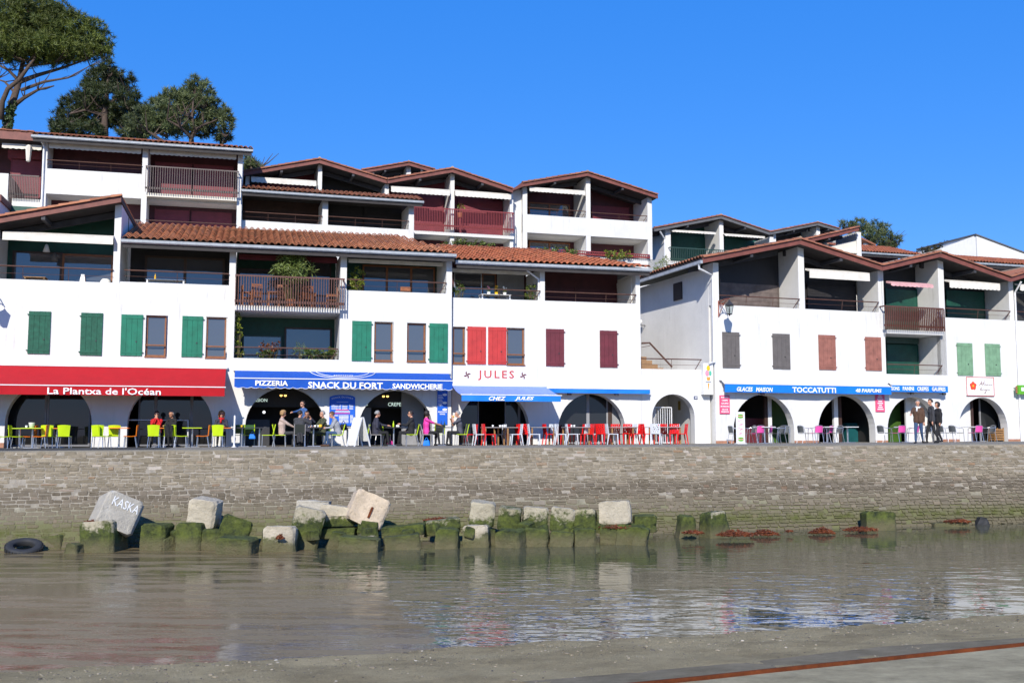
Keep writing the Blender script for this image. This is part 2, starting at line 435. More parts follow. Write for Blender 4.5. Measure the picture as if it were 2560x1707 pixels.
def concrete_block(name, pale, mossy, z0, z1):
    def f(_):
        m, n, l, p = nt_new(name); v = mapping(n, l, world=True)
        c = ramp(n, l, noise(n, l, v, 2.2, 7, .68), [(.3, tuple(x*.72 for x in pale)), (.6, pale), (.8, tuple(min(1, x*1.3) for x in pale))])
        c = mix(n, l, ramp(n, l, noise(n, l, v, 14, 5), [(.58, 0.), (.7, .6)]), c, tuple(x*.5 for x in pale))
        g = n.new('ShaderNodeNewGeometry'); sx = n.new('ShaderNodeSeparateXYZ'); l.new(g.outputs['Position'], sx.inputs[0])
        a = n.new('ShaderNodeMath'); a.operation = 'MULTIPLY_ADD'; l.new(noise(n, l, v, 1.5, 8, .78), a.inputs[0]); a.inputs[1].default_value = 2.2; l.new(sx.outputs[2], a.inputs[2])
        zm = (z0+z1)/2+1.1; r = n.new('ShaderNodeMapRange'); r.inputs[1].default_value = zm+.1; r.inputs[2].default_value = zm-.1; l.new(a.outputs[0], r.inputs[0])
        gm = mix(n, l, ramp(n, l, noise(n, l, v, 4, 6, .75), [(.35, 0.), (.65, 1.)]), (.014, .022, .005), (.095, .118, .014))
        k = n.new('ShaderNodeMath'); k.operation = 'MULTIPLY'; l.new(r.outputs[0], k.inputs[0]); k.inputs[1].default_value = mossy
        c = mix(n, l, k.outputs[0], c, gm)
        r2 = n.new('ShaderNodeMapRange'); r2.inputs[1].default_value = -2.3; r2.inputs[2].default_value = -2.6; l.new(sx.outputs[2], r2.inputs[0])
        c = mix(n, l, r2.outputs[0], c, mix(n, l, noise(n, l, v, 3, 3), (.15, .12, .065), (.07, .08, .025)))
        l.new(c, p.inputs['Base Color']); p.inputs['Roughness'].default_value = .8
        bump(n, l, noise(n, l, v, 9, 9, .75), .9, .07, p); return m
    _def[name] = f
concrete_block('block_clean', (.5,.46,.38), .0, -2.6, -2.4)
concrete_block('block_pale', (.5,.44,.33), .9, -2.5, -2.1)
concrete_block('block_mossy', (.44,.39,.28), 1., -2.25, -1.65)
concrete_block('block_green', (.36,.32,.21), 1., -1.98, -1.4)
concrete_block('block_sand', (.66,.53,.38), .1, -2.5, -2.2)
def water(name):
    m, n, l, p = nt_new(name); v = mapping(n, l, (1, 2.2, 1), world=True)
    g = n.new('ShaderNodeNewGeometry'); sx = n.new('ShaderNodeSeparateXYZ'); l.new(g.outputs['Position'], sx.inputs[0])
    w1 = noise(n, l, v, 1.5, 2, .45); w2 = noise(n, l, v, 5, 1, .5)
    patch = ramp(n, l, noise(n, l, mapping(n, l, (.25, .35, 1), world=True), 1, 2), [(.35, .15), (.65, 1.)])
    add = n.new('ShaderNodeMath'); add.operation = 'MULTIPLY_ADD'; l.new(w2, add.inputs[0]); add.inputs[1].default_value = .14; l.new(w1, add.inputs[2])
    yr = n.new('ShaderNodeMapRange'); l.new(sx.outputs[1], yr.inputs[0]); yr.inputs[1].default_value = 30; yr.inputs[2].default_value = 19; yr.inputs[3].default_value = .3; yr.inputs[4].default_value = 1
    pm_ = n.new('ShaderNodeMath'); pm_.operation = 'MULTIPLY'; l.new(patch, pm_.inputs[0]); l.new(yr.outputs[0], pm_.inputs[1])
    mu = n.new('ShaderNodeMath'); mu.operation = 'MULTIPLY'; l.new(add.outputs[0], mu.inputs[0]); l.new(pm_.outputs[0], mu.inputs[1])
    c = mix(n, l, noise(n, l, mapping(n, l, (.15, .3, 1), world=True), 1, 3), (.056, .06, .036), (.085, .086, .054))
    l.new(c, p.inputs['Base Color']); p.inputs['Roughness'].default_value = .015; p.inputs['IOR'].default_value = 1.75
    bump(n, l, mu.outputs[0], 1., .04, p); return m
_def['water'] = water
def mud(name):
    m, n, l, p = nt_new(name); v = mapping(n, l, (1, 2.5, 1), world=True)
    wet = ramp(n, l, noise(n, l, mapping(n, l, (.45, 2.6, 1), world=True), .8, 7, .72), [(.44, 0.), (.54, 1.)])
    c = mix(n, l, wet, (.2, .152, .08), (.1, .078, .042))
    sp = ramp(n, l, noise(n, l, v, 14, 4, .7), [(.62, 0.), (.72, 1.)])
    c = mix(n, l, sp, c, (.03, .025, .02))
    l.new(c, p.inputs['Base Color'])
    r = n.new('ShaderNodeMapRange'); l.new(wet, r.inputs[0]); r.inputs[3].default_value = .42; r.inputs[4].default_value = .02; l.new(r.outputs[0], p.inputs['Roughness'])
    p.inputs["IOR"].default_value = 1.33
    bump(n, l, noise(n, l, v, 2.0, 5, .6), .12, .05, p); return m
_def['mud'] = mud
def sand(name):
    m, n, l, p = nt_new(name); v = mapping(n, l, world=True)
    g = n.new('ShaderNodeNewGeometry')
    c = ramp(n, l, noise(n, l, v, .9, 6, .7), [(.28, (.26,.205,.11)), (.5, (.42,.335,.185)), (.74, (.57,.465,.265))])
    c = mix(n, l, ramp(n, l, noise(n, l, v, 30, 5, .75), [(.56, 0.), (.68, .8)]), c, (.045, .04, .03))
    c = mix(n, l, ramp(n, l, noise(n, l, v, 46, 3, .7), [(.66, 0.), (.72, .9)]), c, (.5, .47, .4))
    l.new(c, p.inputs['Base Color']); p.inputs['Roughness'].default_value = 1; p.inputs['IOR'].default_value = 1.2
    bump(n, l, noise(n, l, v, 18, 9, .8), 1., .06, p); return m
_def['sand'] = sand
def pebble(name):
    m, n, l, p = nt_new(name); g = n.new('ShaderNodeNewGeometry')
    c = ramp(n, l, g.outputs['Random Per Island'], [(0, (.06,.05,.033)), (.4, (.17,.14,.09)), (.85, (.3,.25,.165)), (.98, (.42,.36,.26)), (1, (.6,.55,.45))])
    l.new(c, p.inputs['Base Color']); p.inputs['Roughness'].default_value = .7; return m
_def['pebble'] = pebble
def slab(name, a, b):
    def f(_):
        m, n, l, p = nt_new(name); v = mapping(n, l, world=True)
        c = ramp(n, l, noise(n, l, v, 1.6, 9, .78), [(.32, a), (.66, b)])
        c = mix(n, l, ramp(n, l, noise(n, l, v, 60, 3, .7), [(.62, 0.), (.7, .5)]), c, tuple(x*.4 for x in a))
        l.new(c, p.inputs['Base Color']); p.inputs['Roughness'].default_value = 1; p.inputs['IOR'].default_value = 1.2
        bump(n, l, noise(n, l, v, 30, 8, .75), .6, .03, p); return m
    _def[name] = f
slab('ramp_concrete', (.24,.2,.115), (.5,.42,.25)); slab('wet_concrete', (.14,.115,.07), (.27,.225,.145)); slab('asphalt', (.05,.05,.05), (.1,.098,.09))
slab('hill', (.05,.06,.025), (.1,.1,.05)); slab('paving', (.19,.175,.145), (.28,.255,.21)); slab('rust', (.06,.02,.01), (.22,.06,.02))
# ================================================================== THE SETTING
ZW = -2.75
def struct(o, kind='structure'): o['kind'] = kind; return o
def grid_obj(name, mat, xs, ys, fz, fx=None, smooth=True):
    nx, ny = len(xs), len(ys); v = []
    for j in range(ny):
        for i in range(nx):
            x, y = xs[i], ys[j]
            if fx: x, y = fx(x, y)
            v.append((x, y, fz(x, y)))
    f = [(j*nx+i, j*nx+i+1, (j+1)*nx+i+1, (j+1)*nx+i) for j in range(ny-1) for i in range(nx-1)]
    me = bpy.data.meshes.new(name); me.from_pydata(v, [], f); me.materials.append(M(mat))
    if smooth: me.polygons.foreach_set('use_smooth', [True]*len(f))
    o = bpy.data.objects.new(name, me); COL.objects.link(o); return o
from mathutils import noise as mn
def nz(x, y, s, z=0): return mn.noise((x*s, y*s, z))
# water, one level sheet over the whole basin
struct(MB().box(-900, 900, 3, 44, ZW-.4, ZW).build('water', 'water'))
# shoreline of the near beach, read where sand meets water
SH = [at_z(a, b, ZW) for a, b in ((0,1676),(98,1668),(305,1660),(571,1648),(816,1638),(1088,1622),(1280,1612),(1519,1593),(1770,1583),(1987,1573),(2205,1560),(2560,1537))]
def ysh(x):
    P = SH
    if x <= P[0].x: return P[0].y+(x-P[0].x)*.12
    if x >= P[-1].x: return P[-1].y+(x-P[-1].x)*.3
    for a, b in zip(P, P[1:]):
        if x <= b.x: return a.y+(b.y-a.y)*(x-a.x)/(b.x-a.x)
def beach_z(x, y):
    q = ysh(max(-40, min(40, x)))-y
    return ZW+.103*q if q < 16.5 else ZW+1.7
def beach_zn(x, y):
    q = ysh(max(-40, min(40, x)))-y
    return beach_z(x, y)+nz(x, y, 1.1)*.03+nz(x, y, 4.5)*.014+nz(x, y, 11)*.008
xs = [-400, -120, -60, -30, -18]+[-14+.13*i for i in range(225)]+[18, 30, 60, 120, 400]
qs = [-3+.13*i for i in range(60)]+[5.2, 6, 8, 11, 15, 18, 30, 80, 300, 900]
o = grid_obj('beach', 'sand', xs, qs, beach_zn, lambda x, q: (x, ysh(max(-40, min(40, x)))-q)); struct(o)
def on_beach(px, py):
    r = ray(px, py); k = 10
    for _ in range(30):
        P = CAM+r*k; k = (beach_z(P.x, P.y)-CAMZ)/r.z
    return CAM+r*k
# pebbles and shell bits on the sand: too many to count
g_ = np.random.default_rng(2); pv, pf = [], []
base = MB().ell((0, 0, 0), (1, 1, .6), 6, 4)
bva = np.array(base.v); 
for i in range(2600):
    if i % 4:
        x = g_.uniform(-8, 10); q = abs(g_.normal(0, 1.6))
    else: x = g_.uniform(-8, 10); q = g_.uniform(0, 5.5)
    y = ysh(x)-q+.1; s = min(.035, .0065*math.exp(abs(g_.normal(0, .6)))); z = beach_zn(x, y)
    a = g_.uniform(0, 6.28); c_, s_ = math.cos(a), math.sin(a); v = bva*np.array([s*g_.uniform(.8, 1.7), s, s*g_.uniform(.5, 1)])
    n = len(pv); pv.extend([(x+p[0]*c_-p[1]*s_, y+p[0]*s_+p[1]*c_, z+p[2]+s*.1) for p in v]); pf.extend([tuple(n+k for k in f) for f in base.f])
me = bpy.data.meshes.new('pebbles'); me.from_pydata(pv, [], pf); me.materials.append(M('pebble')); o = bpy.data.objects.new('pebbles', me); COL.objects.link(o)
tag(o, 'scattered pebbles and shell bits on the grey sand', 'pebbles', kind='stuff')
# slipway: damp kerb strip, rusty rail, concrete slab
up = [on_beach(a, b) for a, b in ((1300,1706),(1514,1689),(1700,1672),(1879,1656),(2050,1636),(2205,1618),(2400,1606),(2560,1596),(2760,1580))]
lo = [on_beach(a, b) for a, b in ((1500,1732),(1620,1720),(1748,1707),(1900,1690),(2070,1672),(2205,1658),(2400,1637),(2560,1620),(2760,1598))]
def strip(name, A, B, dz, th, mat):
    mb = MB(); n = len(A)
    for i in range(n-1):
        a, b, c, d = A[i], A[i+1], B[i+1], B[i]
        t = [(p.x, p.y, p.z+dz) for p in (d, c, b, a)]; bt = [(p.x, p.y, p.z-th) for p in (d, c, b, a)]
        mb.hexa(bt, t)
    return mb.build(name, mat)
struct(strip('kerb_strip', up, lo, .015, .2, 'wet_concrete'))
far = [p+Vector((3.2, -9, -.9 if False else .62)) for p in lo]
far = [Vector((p.x+1.5, p.y-9, 0)) for p in lo]
for p in far: p.z = beach_z(p.x, p.y)
struct(strip('slipway', [p+Vector((.02, -.06, 0)) for p in lo], far, .045, .2, 'ramp_concrete'))
rl = thing('rusty_rail', 'rusty iron rail set along the edge of the concrete slipway', 'rail', lo[4]+Vector((0, 0, .03)))
mb = MB(); L0 = lo[4]+Vector((0, 0, .03))
for a, b in zip(lo, lo[1:]):
    a = a-L0; b = b-L0; dv = (b-a); nn = Vector((-dv.y, dv.x, 0)).normalized()*.022
    mb.hexa([a-nn+Vector((0,0,.02)), b-nn+Vector((0,0,.02)), b+nn+Vector((0,0,.02)), a+nn+Vector((0,0,.02))],
            [a-nn*.8+Vector((0,0,.075)), b-nn*.8+Vector((0,0,.075)), b+nn*.8+Vector((0,0,.075)), a+nn*.8+Vector((0,0,.075))])
mb.build('rail_head', 'rust', rl)
mb = MB()
for a, b in zip(lo, lo[1:]):
    a = a-L0; b = b-L0; dv = (b-a); nn = Vector((-dv.y, dv.x, 0)).normalized()*.055
    mb.hexa([a-nn-Vector((0,0,.03)), b-nn-Vector((0,0,.03)), b+nn-Vector((0,0,.03)), a+nn-Vector((0,0,.03))], [a-nn+Vector((0,0,.02)), b-nn+Vector((0,0,.02)), b+nn+Vector((0,0,.02)), a+nn+Vector((0,0,.02))])
mb.build('rail_foot', 'rust', rl)
# mud bank with a film of water on it, left of the rippled water
MB_ = [at_z(a, b, ZW) for a, b in ((760,1368),(792,1388),(800,1404),(845,1436),(880,1456),(960,1500),(1000,1530),(1050,1572),(1085,1600),(1110,1622),(1120,1640))]
def xb(y):
    P = MB_
    if y >= P[0].y: return P[0].x-(y-P[0].y)*.2
    if y <= P[-1].y: return P[-1].x
    for a, b in zip(P, P[1:]):
        if y >= b.y: return a.x+(b.x-a.x)*(y-a.y)/(b.y-a.y)
def mud_z(x, y):
    e = xb(y)+.35*nz(x, y, .9, 5)+.12*nz(x, y, 3.3, 2)-x
    return ZW+max(-.05, min(.022, e*.03))+.007*nz(x, y*1.6, .8, 3)+.0035*nz(x, y*2, 3, 1)+.001
xs = [-45, -30, -20]+[-16.5+.1*i for i in range(160)]
ys = [12.6+.13*i for i in range(150)]
struct(grid_obj('mud_bank', 'mud', xs, ys, mud_z))
# hillside under and behind the houses
def hill(x, y):
    v = y-.27*x
    t = max(0, v-52)
    return terr(max(-30, min(30, x)))-.02+min(22, t*.36)
o = grid_obj('hillside', 'hill', [-260+10*i for i in range(53)], [40+4*i for i in range(46)], lambda x, y: hill(x, y) if y-.27*x > 50 else -.6); struct(o)

# ------------------------------------------------------------------ quay wall and terrace
FQ = Frame(0, 34.55, 15.26)
mb = MB()
for i in range(40):
    a0, a1 = -70+4*i, -66+4*i
    z0, z1 = FQ.tz(a0), FQ.tz(a1)
    for d0, d1 in ((-.02, 25),):
        w = [FQ.w(a0, d0), FQ.w(a1, d0), FQ.w(a1, d1), FQ.w(a0, d1)]
        mb.hexa([(p.x, p.y, -.8) for p in w], [(w[0].x, w[0].y, z0), (w[1].x, w[1].y, z1), (w[2].x, w[2].y, FQ.tz(a1, 25)), (w[3].x, w[3].y, FQ.tz(a0, 25))])
struct(mb.build('terrace', 'paving'))
mb = MB()
for i in range(14):
    a0, a1 = -70+4.2*i, -65.8+4.2*i
    for k in range(1):
        w = [FQ.w(a0, .75), FQ.w(a1, .75), FQ.w(a1, 12), FQ.w(a0, 12)]
        mb.hexa([(p.x, p.y, terr(p.x)-.1) for p in w], [(p.x, p.y, terr(p.x)+.004) for p in w])
struct(mb.build('pavement', 'asphalt'))
BAT, DEP = 1.93, 3.1
qw = frame_thing(FQ, 'quay_wall', 'battered stone quay wall rising from the water to the cafe terrace', 'quay wall')
mb = MB()
for i in range(40):
    a0, a1 = -70+4*i, -66+4*i; z0, z1 = FQ.tz(a0)-.012, FQ.tz(a1)-.012
    mb.hexa([(a0,-BAT,-DEP),(a1,-BAT,-DEP),(a1,.55,-DEP),(a0,.55,-DEP)], [(a0,0,z0),(a1,0,z1),(a1,.55,z1-.02),(a0,.55,z0-.02)])
mb.build('mortar_bed', 'mortar', qw)
def stone_mesh(k):
    r = random.Random(k); mb = MB()
    c = .1+.1*r.random()
    ring = [(-.5+c*.5,-.5),(.5-c*.5,-.5),(.5,-.5+c),(.5,.5-c),(.5-c*.5,.5),(-.5+c*.5,.5),(-.5,.5-c),(-.5,-.5+c)]
    ring = [(x+r.uniform(-.05,.05), y+r.uniform(-.1,.1)) for x, y in ring]
    base = [(x, y, -.6) for x, y in ring]; mid = [(x*.985, y*.96, .25+r.uniform(-.1,.1)) for x, y in ring]; top = [(x*.86, y*.74, .5+r.uniform(-.25,.25)) for x, y in ring]
    mb.hexa(base, mid); mb.f.pop(1); mb.mi.pop(1)
    n = len(mb.v); mb.v.extend(top)
    for i in range(8): mb.f.append((8+i, 8+(i+1) % 8, n+(i+1) % 8, n+i))
    mb.f.append(tuple(range(n, n+8))); mb.f.pop(0); mb.mi = [0]*len(mb.f)
    return mb
SV = [stone_mesh(k) for k in range(28)]
SL = math.hypot(BAT, DEP); dn = Vector((0, -BAT/SL, -DEP/SL)); nm = Vector((0, -DEP/SL, BAT/SL))
stones = []
rs = random.Random(5); b = .03; row = 0
while b < SL-.05:
    deep = b/SL
    h = rs.choice([.07,.085,.1,.11,.125]) if deep < .38 else rs.choice([.11,.125,.14,.155])
    a = -34+rs.random()*.3; wav = rs.random()*50
    while a < 40:
        wd = h*rs.choice([1.5,2,2.5,3,3.4,4.2]) if deep < .38 else h*rs.choice([1.1,1.5,1.9,2.4,3])
        off = .045*mn.noise((a*.3, row*.35, 1))+rs.uniform(-.012, .012)
        if rs.random() < .12 and wd > .25:          # two thin stones in one course
            for e in (-.25, .25): stones.append((a+wd/2, b+h/2+off+e*h, wd*.94, h*.42, rs.uniform(.012,.035), rs.uniform(-.04,.04), rs.randrange(28)))
        elif rs.random() > .05:
            stones.append((a+wd/2, b+h/2+off, wd*(.88+.09*rs.random()), h*rs.choice([.7,.82,.9,1.0]), rs.uniform(.012,.045), rs.uniform(-.05,.05), rs.randrange(28)))
        a += wd
    b += h; row += 1
def area(st):
    P = FQ.O+FQ.t*st[0]+FQ.m*(dn.y*st[1]); z = dn.z*st[1]
    u = P.x/P.y
    if abs(u) > .5 or z < -2.65: return 0
    return st[2]*st[3]/P.y**2
order = sorted(range(len(stones)), key=lambda i: -area(stones[i]))
big = set(order[:295])
SM = [s.mesh('stone') for s in SV]
for me in SM: me.materials.append(M('stone'))
bv, bf = [], []
rot0 = Matrix((( 1,0,0),( 0,-dn.y,nm.y),(0,-dn.z,nm.z))).to_4x4()   # stone x->along, y->up the slope, z->outward
for i, (a, b, wd, h, pr, rz, k) in enumerate(stones):
    zt = FQ.tz(a)-.01
    P = Vector((a, dn.y*b, zt+dn.z*b*(1+0*zt)))
    Mx = Matrix.Translation(P) @ rot0 @ Matrix.Rotation(rz, 4, 'Z') @ Matrix.Diagonal((wd, h, pr, 1))
    if i in big:
        o = bpy.data.objects.new('stone', SM[k]); COL.objects.link(o); o.parent = qw; o.matrix_local = Mx
    else:
        n = len(bv); bv.extend([tuple(Mx @ Vector(v)) for v in SV[k].v]); bf.extend([tuple(n+q for q in f) for f in SV[k].f])
me = bpy.data.meshes.new('stone_facing'); me.from_pydata(bv, [], bf); me.materials.append(M('stone'))
o = bpy.data.objects.new('stone_facing', me); COL.objects.link(o); o.parent = qw; o['kind'] = 'stuff'

# ------------------------------------------------------------------ concrete blocks and debris at the wall's foot
def smart(v): return max(0, min(1, v))
def block(label, px, py, wpx, hpx, mat, dep=.8, Y=None, yaw=0, roll=0, pitch=0, taper=0, lift=None, seed=0, chip=1., name='concrete_block', cat='concrete block', group='blocks heaped at the foot of the quay wall'):
    """px = middle, py = bottom edge of the front face in the photograph; Y = distance of that face"""
    if Y is None: Y = 3.25*FPX/(py-HOR)+.0
    P = at_y(px, py, Y); k = Y/FPX; w, h = wpx*k*.93, hpx*k
    if P.z < ZW+.25: h += P.z-(ZW-.1) if P.z > ZW-.1 else 0; P.z = min(P.z, ZW-.1)
    r = random.Random(seed+int(px)); c = min(w, h)*.09
    mb = MB()
    def ring(z, ins, sx, sy):
        pts = [(-w/2*sx+ins,0+ins),(-w/2*sx+c+ins*.5,-0+ins*0),(w/2*sx-c-ins*.5,0+ins*0),(w/2*sx-ins,ins+c),(w/2*sx-ins,dep*sy-c-ins),(w/2*sx-c-ins,dep*sy-ins),(-w/2*sx+c+ins,dep*sy-ins),(-w/2*sx+ins,dep*sy-c-ins)]
        return [(x+r.uniform(-.012,.012), y+r.uniform(-.012,.012), z+r.uniform(-.012,.012)) for x, y in pts]
    t = 1-taper
    rings = [ring(0, c*.8, 1, 1), ring(c*.8, 0, 1, 1), ring(h*.5, 0, (1+t)/2+r.uniform(-.015,.015), 1), ring(h-c*.9, 0, t, 1), ring(h, c*.9, t, 1)]
    for A in rings: mb.v.extend(A)
    mb.f.append(tuple(range(7, -1, -1))); mb.f.append(tuple(range(32, 40)))
    for q in range(4):
        for i in range(8):
            j = (i+1) % 8; mb.f.append((q*8+i, q*8+j, q*8+8+j, q*8+8+i))
    mb.mi = [0]*len(mb.f)
    o = mb.build(name, mat, None, smooth=True)
    sb = o.modifiers.new('s', 'SUBSURF'); sb.subdivision_type = 'SIMPLE'; sb.levels = sb.render_levels = 3
    for nm_, sc_, st_ in (('chips', .35, .07), ('pits', .09, .028)):
        tx = bpy.data.textures.get(nm_) or bpy.data.textures.new(nm_, 'CLOUDS'); tx.noise_scale = sc_
        dm = o.modifiers.new(nm_, 'DISPLACE'); dm.texture = tx; dm.strength = st_*chip; dm.mid_level = .5; dm.texture_coords = 'GLOBAL'
    P.y += .02; o.location = P; o.rotation_euler = (R(pitch+r.uniform(-5, 5)*chip), R(roll+r.uniform(-6, 6)*chip), R(yaw+r.uniform(-13, 13)*chip))
    tag(o, label, cat, group); return o
B = block
B('square block with dark shaded side and white top band carrying the tilted lettered block', 240, 1378, 88, 74, 'block_mossy', 1.05, 28.3, yaw=4)
cb = B('big pale concrete cube tipped on its edge with letters scratched on it', 285, 1322, 104, 88, 'block_clean', 1.0, 28.6, yaw=34, roll=24, pitch=-14, chip=.25)
B('short mossy block beside the block under the lettered cube', 376, 1373, 66, 60, 'block_green', .7, 28.8, yaw=5)
B('green block leaning below the pale upright cube', 468, 1371, 64, 62, 'block_green', .7, 28.8, yaw=8, roll=3)
B('pale upright concrete cube standing on the green blocks', 496, 1323, 72, 72, 'block_pale', .8, 29.3, yaw=8, roll=4)
B('rounded mossy block lying tilted beside the pale upright cube', 577, 1352, 78, 58, 'block_green', .8, 29.0, yaw=14, roll=16)
B('low green slab wedged beneath the rounded mossy block', 522, 1372, 50, 46, 'block_green', .6, 28.9, yaw=-6, roll=8)
B('green wedge of concrete lying flat at the water edge', 580, 1384, 98, 36, 'block_green', .6, 27.9, yaw=-14, roll=7)
B('weathered upright block with vertical pale streak in the water', 696, 1377, 86, 60, 'block_pale', .8, 28.4, yaw=-3)
B('tilted block with white top and green diagonal band', 752, 1352, 80, 80, 'block_mossy', .8, 29.3, yaw=10, roll=14)
B('pale flat slab with rust stain resting against the wall', 780, 1274, 88, 22, 'block_clean', .7, 31.6, roll=1)
B('pale top slab of the stack of flat slabs', 838, 1290, 88, 24, 'block_pale', .75, 30.2, roll=3)
B('green second slab of the stack of flat slabs', 843, 1316, 90, 26, 'block_mossy', .75, 30.1, roll=2)
B('green lowest slab of the stack of flat slabs', 841, 1346, 95, 24, 'block_green', .75, 29.8, roll=2)
B('long green slab slanting into the water before the slab stack', 893, 1372, 106, 26, 'block_green', .5, 28.6, yaw=-5, roll=5)
B('large tan concrete cube tipped back with an iron peg in its face', 909, 1312, 98, 80, 'block_sand', .9, 29.9, yaw=14, roll=20, pitch=-6)
B('small green block under the tan tipped cube', 917, 1336, 52, 32, 'block_green', .6, 29.9)
B('crumbling pale block half buried below the small green one', 918, 1364, 50, 24, 'block_pale', .6, 29.3)
B('broad flat green slab with pointed left end', 1007, 1342, 112, 26, 'block_green', .8, 29.9, yaw=4)
B('low brownish slab lying in the water under the broad flat slab', 1010, 1364, 94, 24, 'block_mossy', .6, 29.2)
B('flat topped block with seaweed along its back edge', 1111, 1334, 92, 34, 'block_mossy', .9, 30.4)
B('square muddy block set in the water below the seaweed block', 1115, 1360, 60, 36, 'block_green', .6, 29.4, roll=2)
B('leaning block with white left face and green right face', 1203, 1316, 66, 58, 'block_mossy', .75, 30.6, yaw=8, roll=5)
B('rough shell covered block under the leaning white and green one', 1190, 1352, 68, 38, 'block_pale', .7, 29.8)
B('block with bright green face and white left edge', 1269, 1326, 60, 54, 'block_green', .75, 30.6, yaw=6, roll=4)
B('low dark slab in front of the bright green faced block', 1268, 1354, 70, 26, 'block_mossy', .6, 29.7, yaw=-12)
B('block with sandy top and mossy lower half between two green blocks', 1337, 1321, 66, 52, 'block_mossy', .75, 30.7)
B('plain olive foot block under the sandy topped block', 1337, 1349, 64, 28, 'block_green', .6, 30.0)
B('pale topped mossy block third before the tall white topped one', 1402, 1330, 64, 58, 'block_mossy', .75, 30.7, roll=2)
B('low brown foot slab beneath the pale topped mossy block', 1402, 1349, 60, 18, 'block_mossy', .6, 30.0)
B('deep green cube with white upper left corner', 1462, 1325, 56, 50, 'block_green', .75, 30.7)
B('olive foot block under the deep green cube', 1464, 1347, 58, 24, 'block_green', .6, 30.1)
B('tall white topped block with brown weed at its base', 1538, 1310, 84, 56, 'block_pale', .85, 30.9, roll=1)
B('long low slab under the white topped block and its neighbour', 1557, 1347, 120, 30, 'block_green', .7, 30.6, roll=1)
B('green cube at the end of the row of blocks', 1616, 1332, 58, 40, 'block_green', .7, 31.1)
B('lone wedge block with olive top standing in the water', 1720, 1334, 50, 42, 'block_green', .6, 32.4, taper=.25)
B('lone wedge block with bright green top and white edge', 1806, 1332, 76, 52, 'block_mossy', .7, 32.6, yaw=16, taper=.3)
B('tilted dark green block far along the wall foot', 2206, 1320, 80, 40, 'block_green', .7, 35.0, roll=-4)
B('thin flat slab awash at the wall foot beneath a clump of weed', 2383, 1313, 92, 7, 'block_mossy', .7, 36.5)
B('dark rounded boulder awash at the foot of the wall', 2460, 1307, 38, 14, 'rubber', .5, 36.9, taper=.5, name='boulder', cat='boulder', group='stones at the wall foot')
B('muddy slab lying behind the two old tyres', 110, 1372, 90, 30, 'block_green', .9, 29.3, roll=-3)
B('low rubble lump between the tyres and the square block', 172, 1385, 40, 26, 'block_mossy', .5, 28.0, taper=.3, name='rubble_stone', cat='stone', group='stones at the wall foot')
rq = random.Random(77)
for i in range(26):
    px = 425+47*i+rq.uniform(-14, 14); Yq = 29.2+(px-425)/1215*1.5+rq.uniform(-.5, .3)
    if px > 1660: break
    B('small mossy rubble stone wedged among the heaped blocks', px, HOR+3.2*FPX/Yq-rq.uniform(2, 16), rq.uniform(26, 52), rq.uniform(16, 34), rq.choice(['block_green', 'block_mossy', 'block_green']), rq.uniform(.3, .55), Yq, yaw=rq.uniform(-40, 40), roll=rq.uniform(-18, 18), pitch=rq.uniform(-10, 10), taper=rq.uniform(0, .35), seed=i, name='rubble_stone', cat='stone', group='rubble among the blocks')
# iron peg on the tan cube, letters on the pale cube
def tyre(label, px, py, dia, Y, tilt, yaw):
    P = at_y(px, py, Y); t = thing('tyre', label, 'tyre', P, 0, 'old tyres'); t.rotation_euler = (R(tilt), R(12), R(yaw))
    r1 = dia/2; w = .2
    prof = [(r1*.6, -w*.42), (r1*.86, -w*.5), (r1*.97, -w*.4), (r1, -w*.2), (r1, w*.2), (r1*.97, w*.4), (r1*.86, w*.5), (r1*.6, w*.42), (r1*.57, w*.2), (r1*.57, -w*.2), (r1*.6, -w*.42)]
    mb = MB(); mb.lathe(prof, 28); mb.f.pop(); mb.f.pop(); mb.mi = mb.mi[:-2]; mb.build('carcass', 'rubber', t, smooth=True)
    mb = MB()
    for k in range(28):
        a = 2*math.pi*k/28
        for s in (-1, 1):
            c0, s0 = math.cos(a), math.sin(a); e = Vector((-s0, c0, 0)); q = Vector((c0, s0, 0))*r1+Vector((0,0,s*w*.17))
            mb.hexa([q-e*.03+Vector((0,0,-.03)), q+e*.03+Vector((0,0,-.03)), q+e*.03+Vector((0,0,.03)), q-e*.03+Vector((0,0,.03))],
                    [p+Vector((c0,s0,0))*.018 for p in (q-e*.03+Vector((0,0,-.03)), q+e*.03+Vector((0,0,-.03)), q+e*.03+Vector((0,0,.03)), q-e*.03+Vector((0,0,.03)))])
    mb.build('tread', 'rubber', t)
tyre('big dark tyre leaning against the foot of the quay wall', 18, 1330, 1.0, 29.6, 38, 10)
tyre('second old tyre lying flat half sunk in the mud', 60, 1368, .95, 28.6, 16, -12)
def weed(label, px, py, wpx, hpx, Y, mat='kelp', n=70, lift=0):
    P = at_y(px, py, Y); k = Y/FPX; w, h = wpx*k/2, hpx*k
    r = random.Random(int(px)); mb = MB()
    for i in range(n*3):
        a = r.uniform(0, 6.28); q = math.sqrt(r.random()); x, y = w*1.15*q*math.cos(a), w*.5*q*math.sin(a)
        z = h*.7*(1-q*q)*r.uniform(.0, .9)*(.6+.8*abs(mn.noise((x*3, y*3, px)))); pts = []
        d = Vector((r.uniform(-1,1), r.uniform(-1,1), r.uniform(-.3,.5))).normalized()*r.uniform(.03,.07)
        c = Vector((x, y, z))
        for s in range(4): pts.append(c+d*(s/1.5-1)+Vector((r.uniform(-.02,.02), r.uniform(-.02,.02), r.uniform(-.012,.02))))
        mb.tube(pts, [.011,.014,.012,.006], 4)
    o = mb.build('seaweed_clump', mat); o.location = P
    tag(o, label, 'seaweed', 'brown seaweed along the wall foot'); return o
weed('brown seaweed heap in front of the bright green wedge', 1838, 1338, 78, 28, 32.0, n=150)
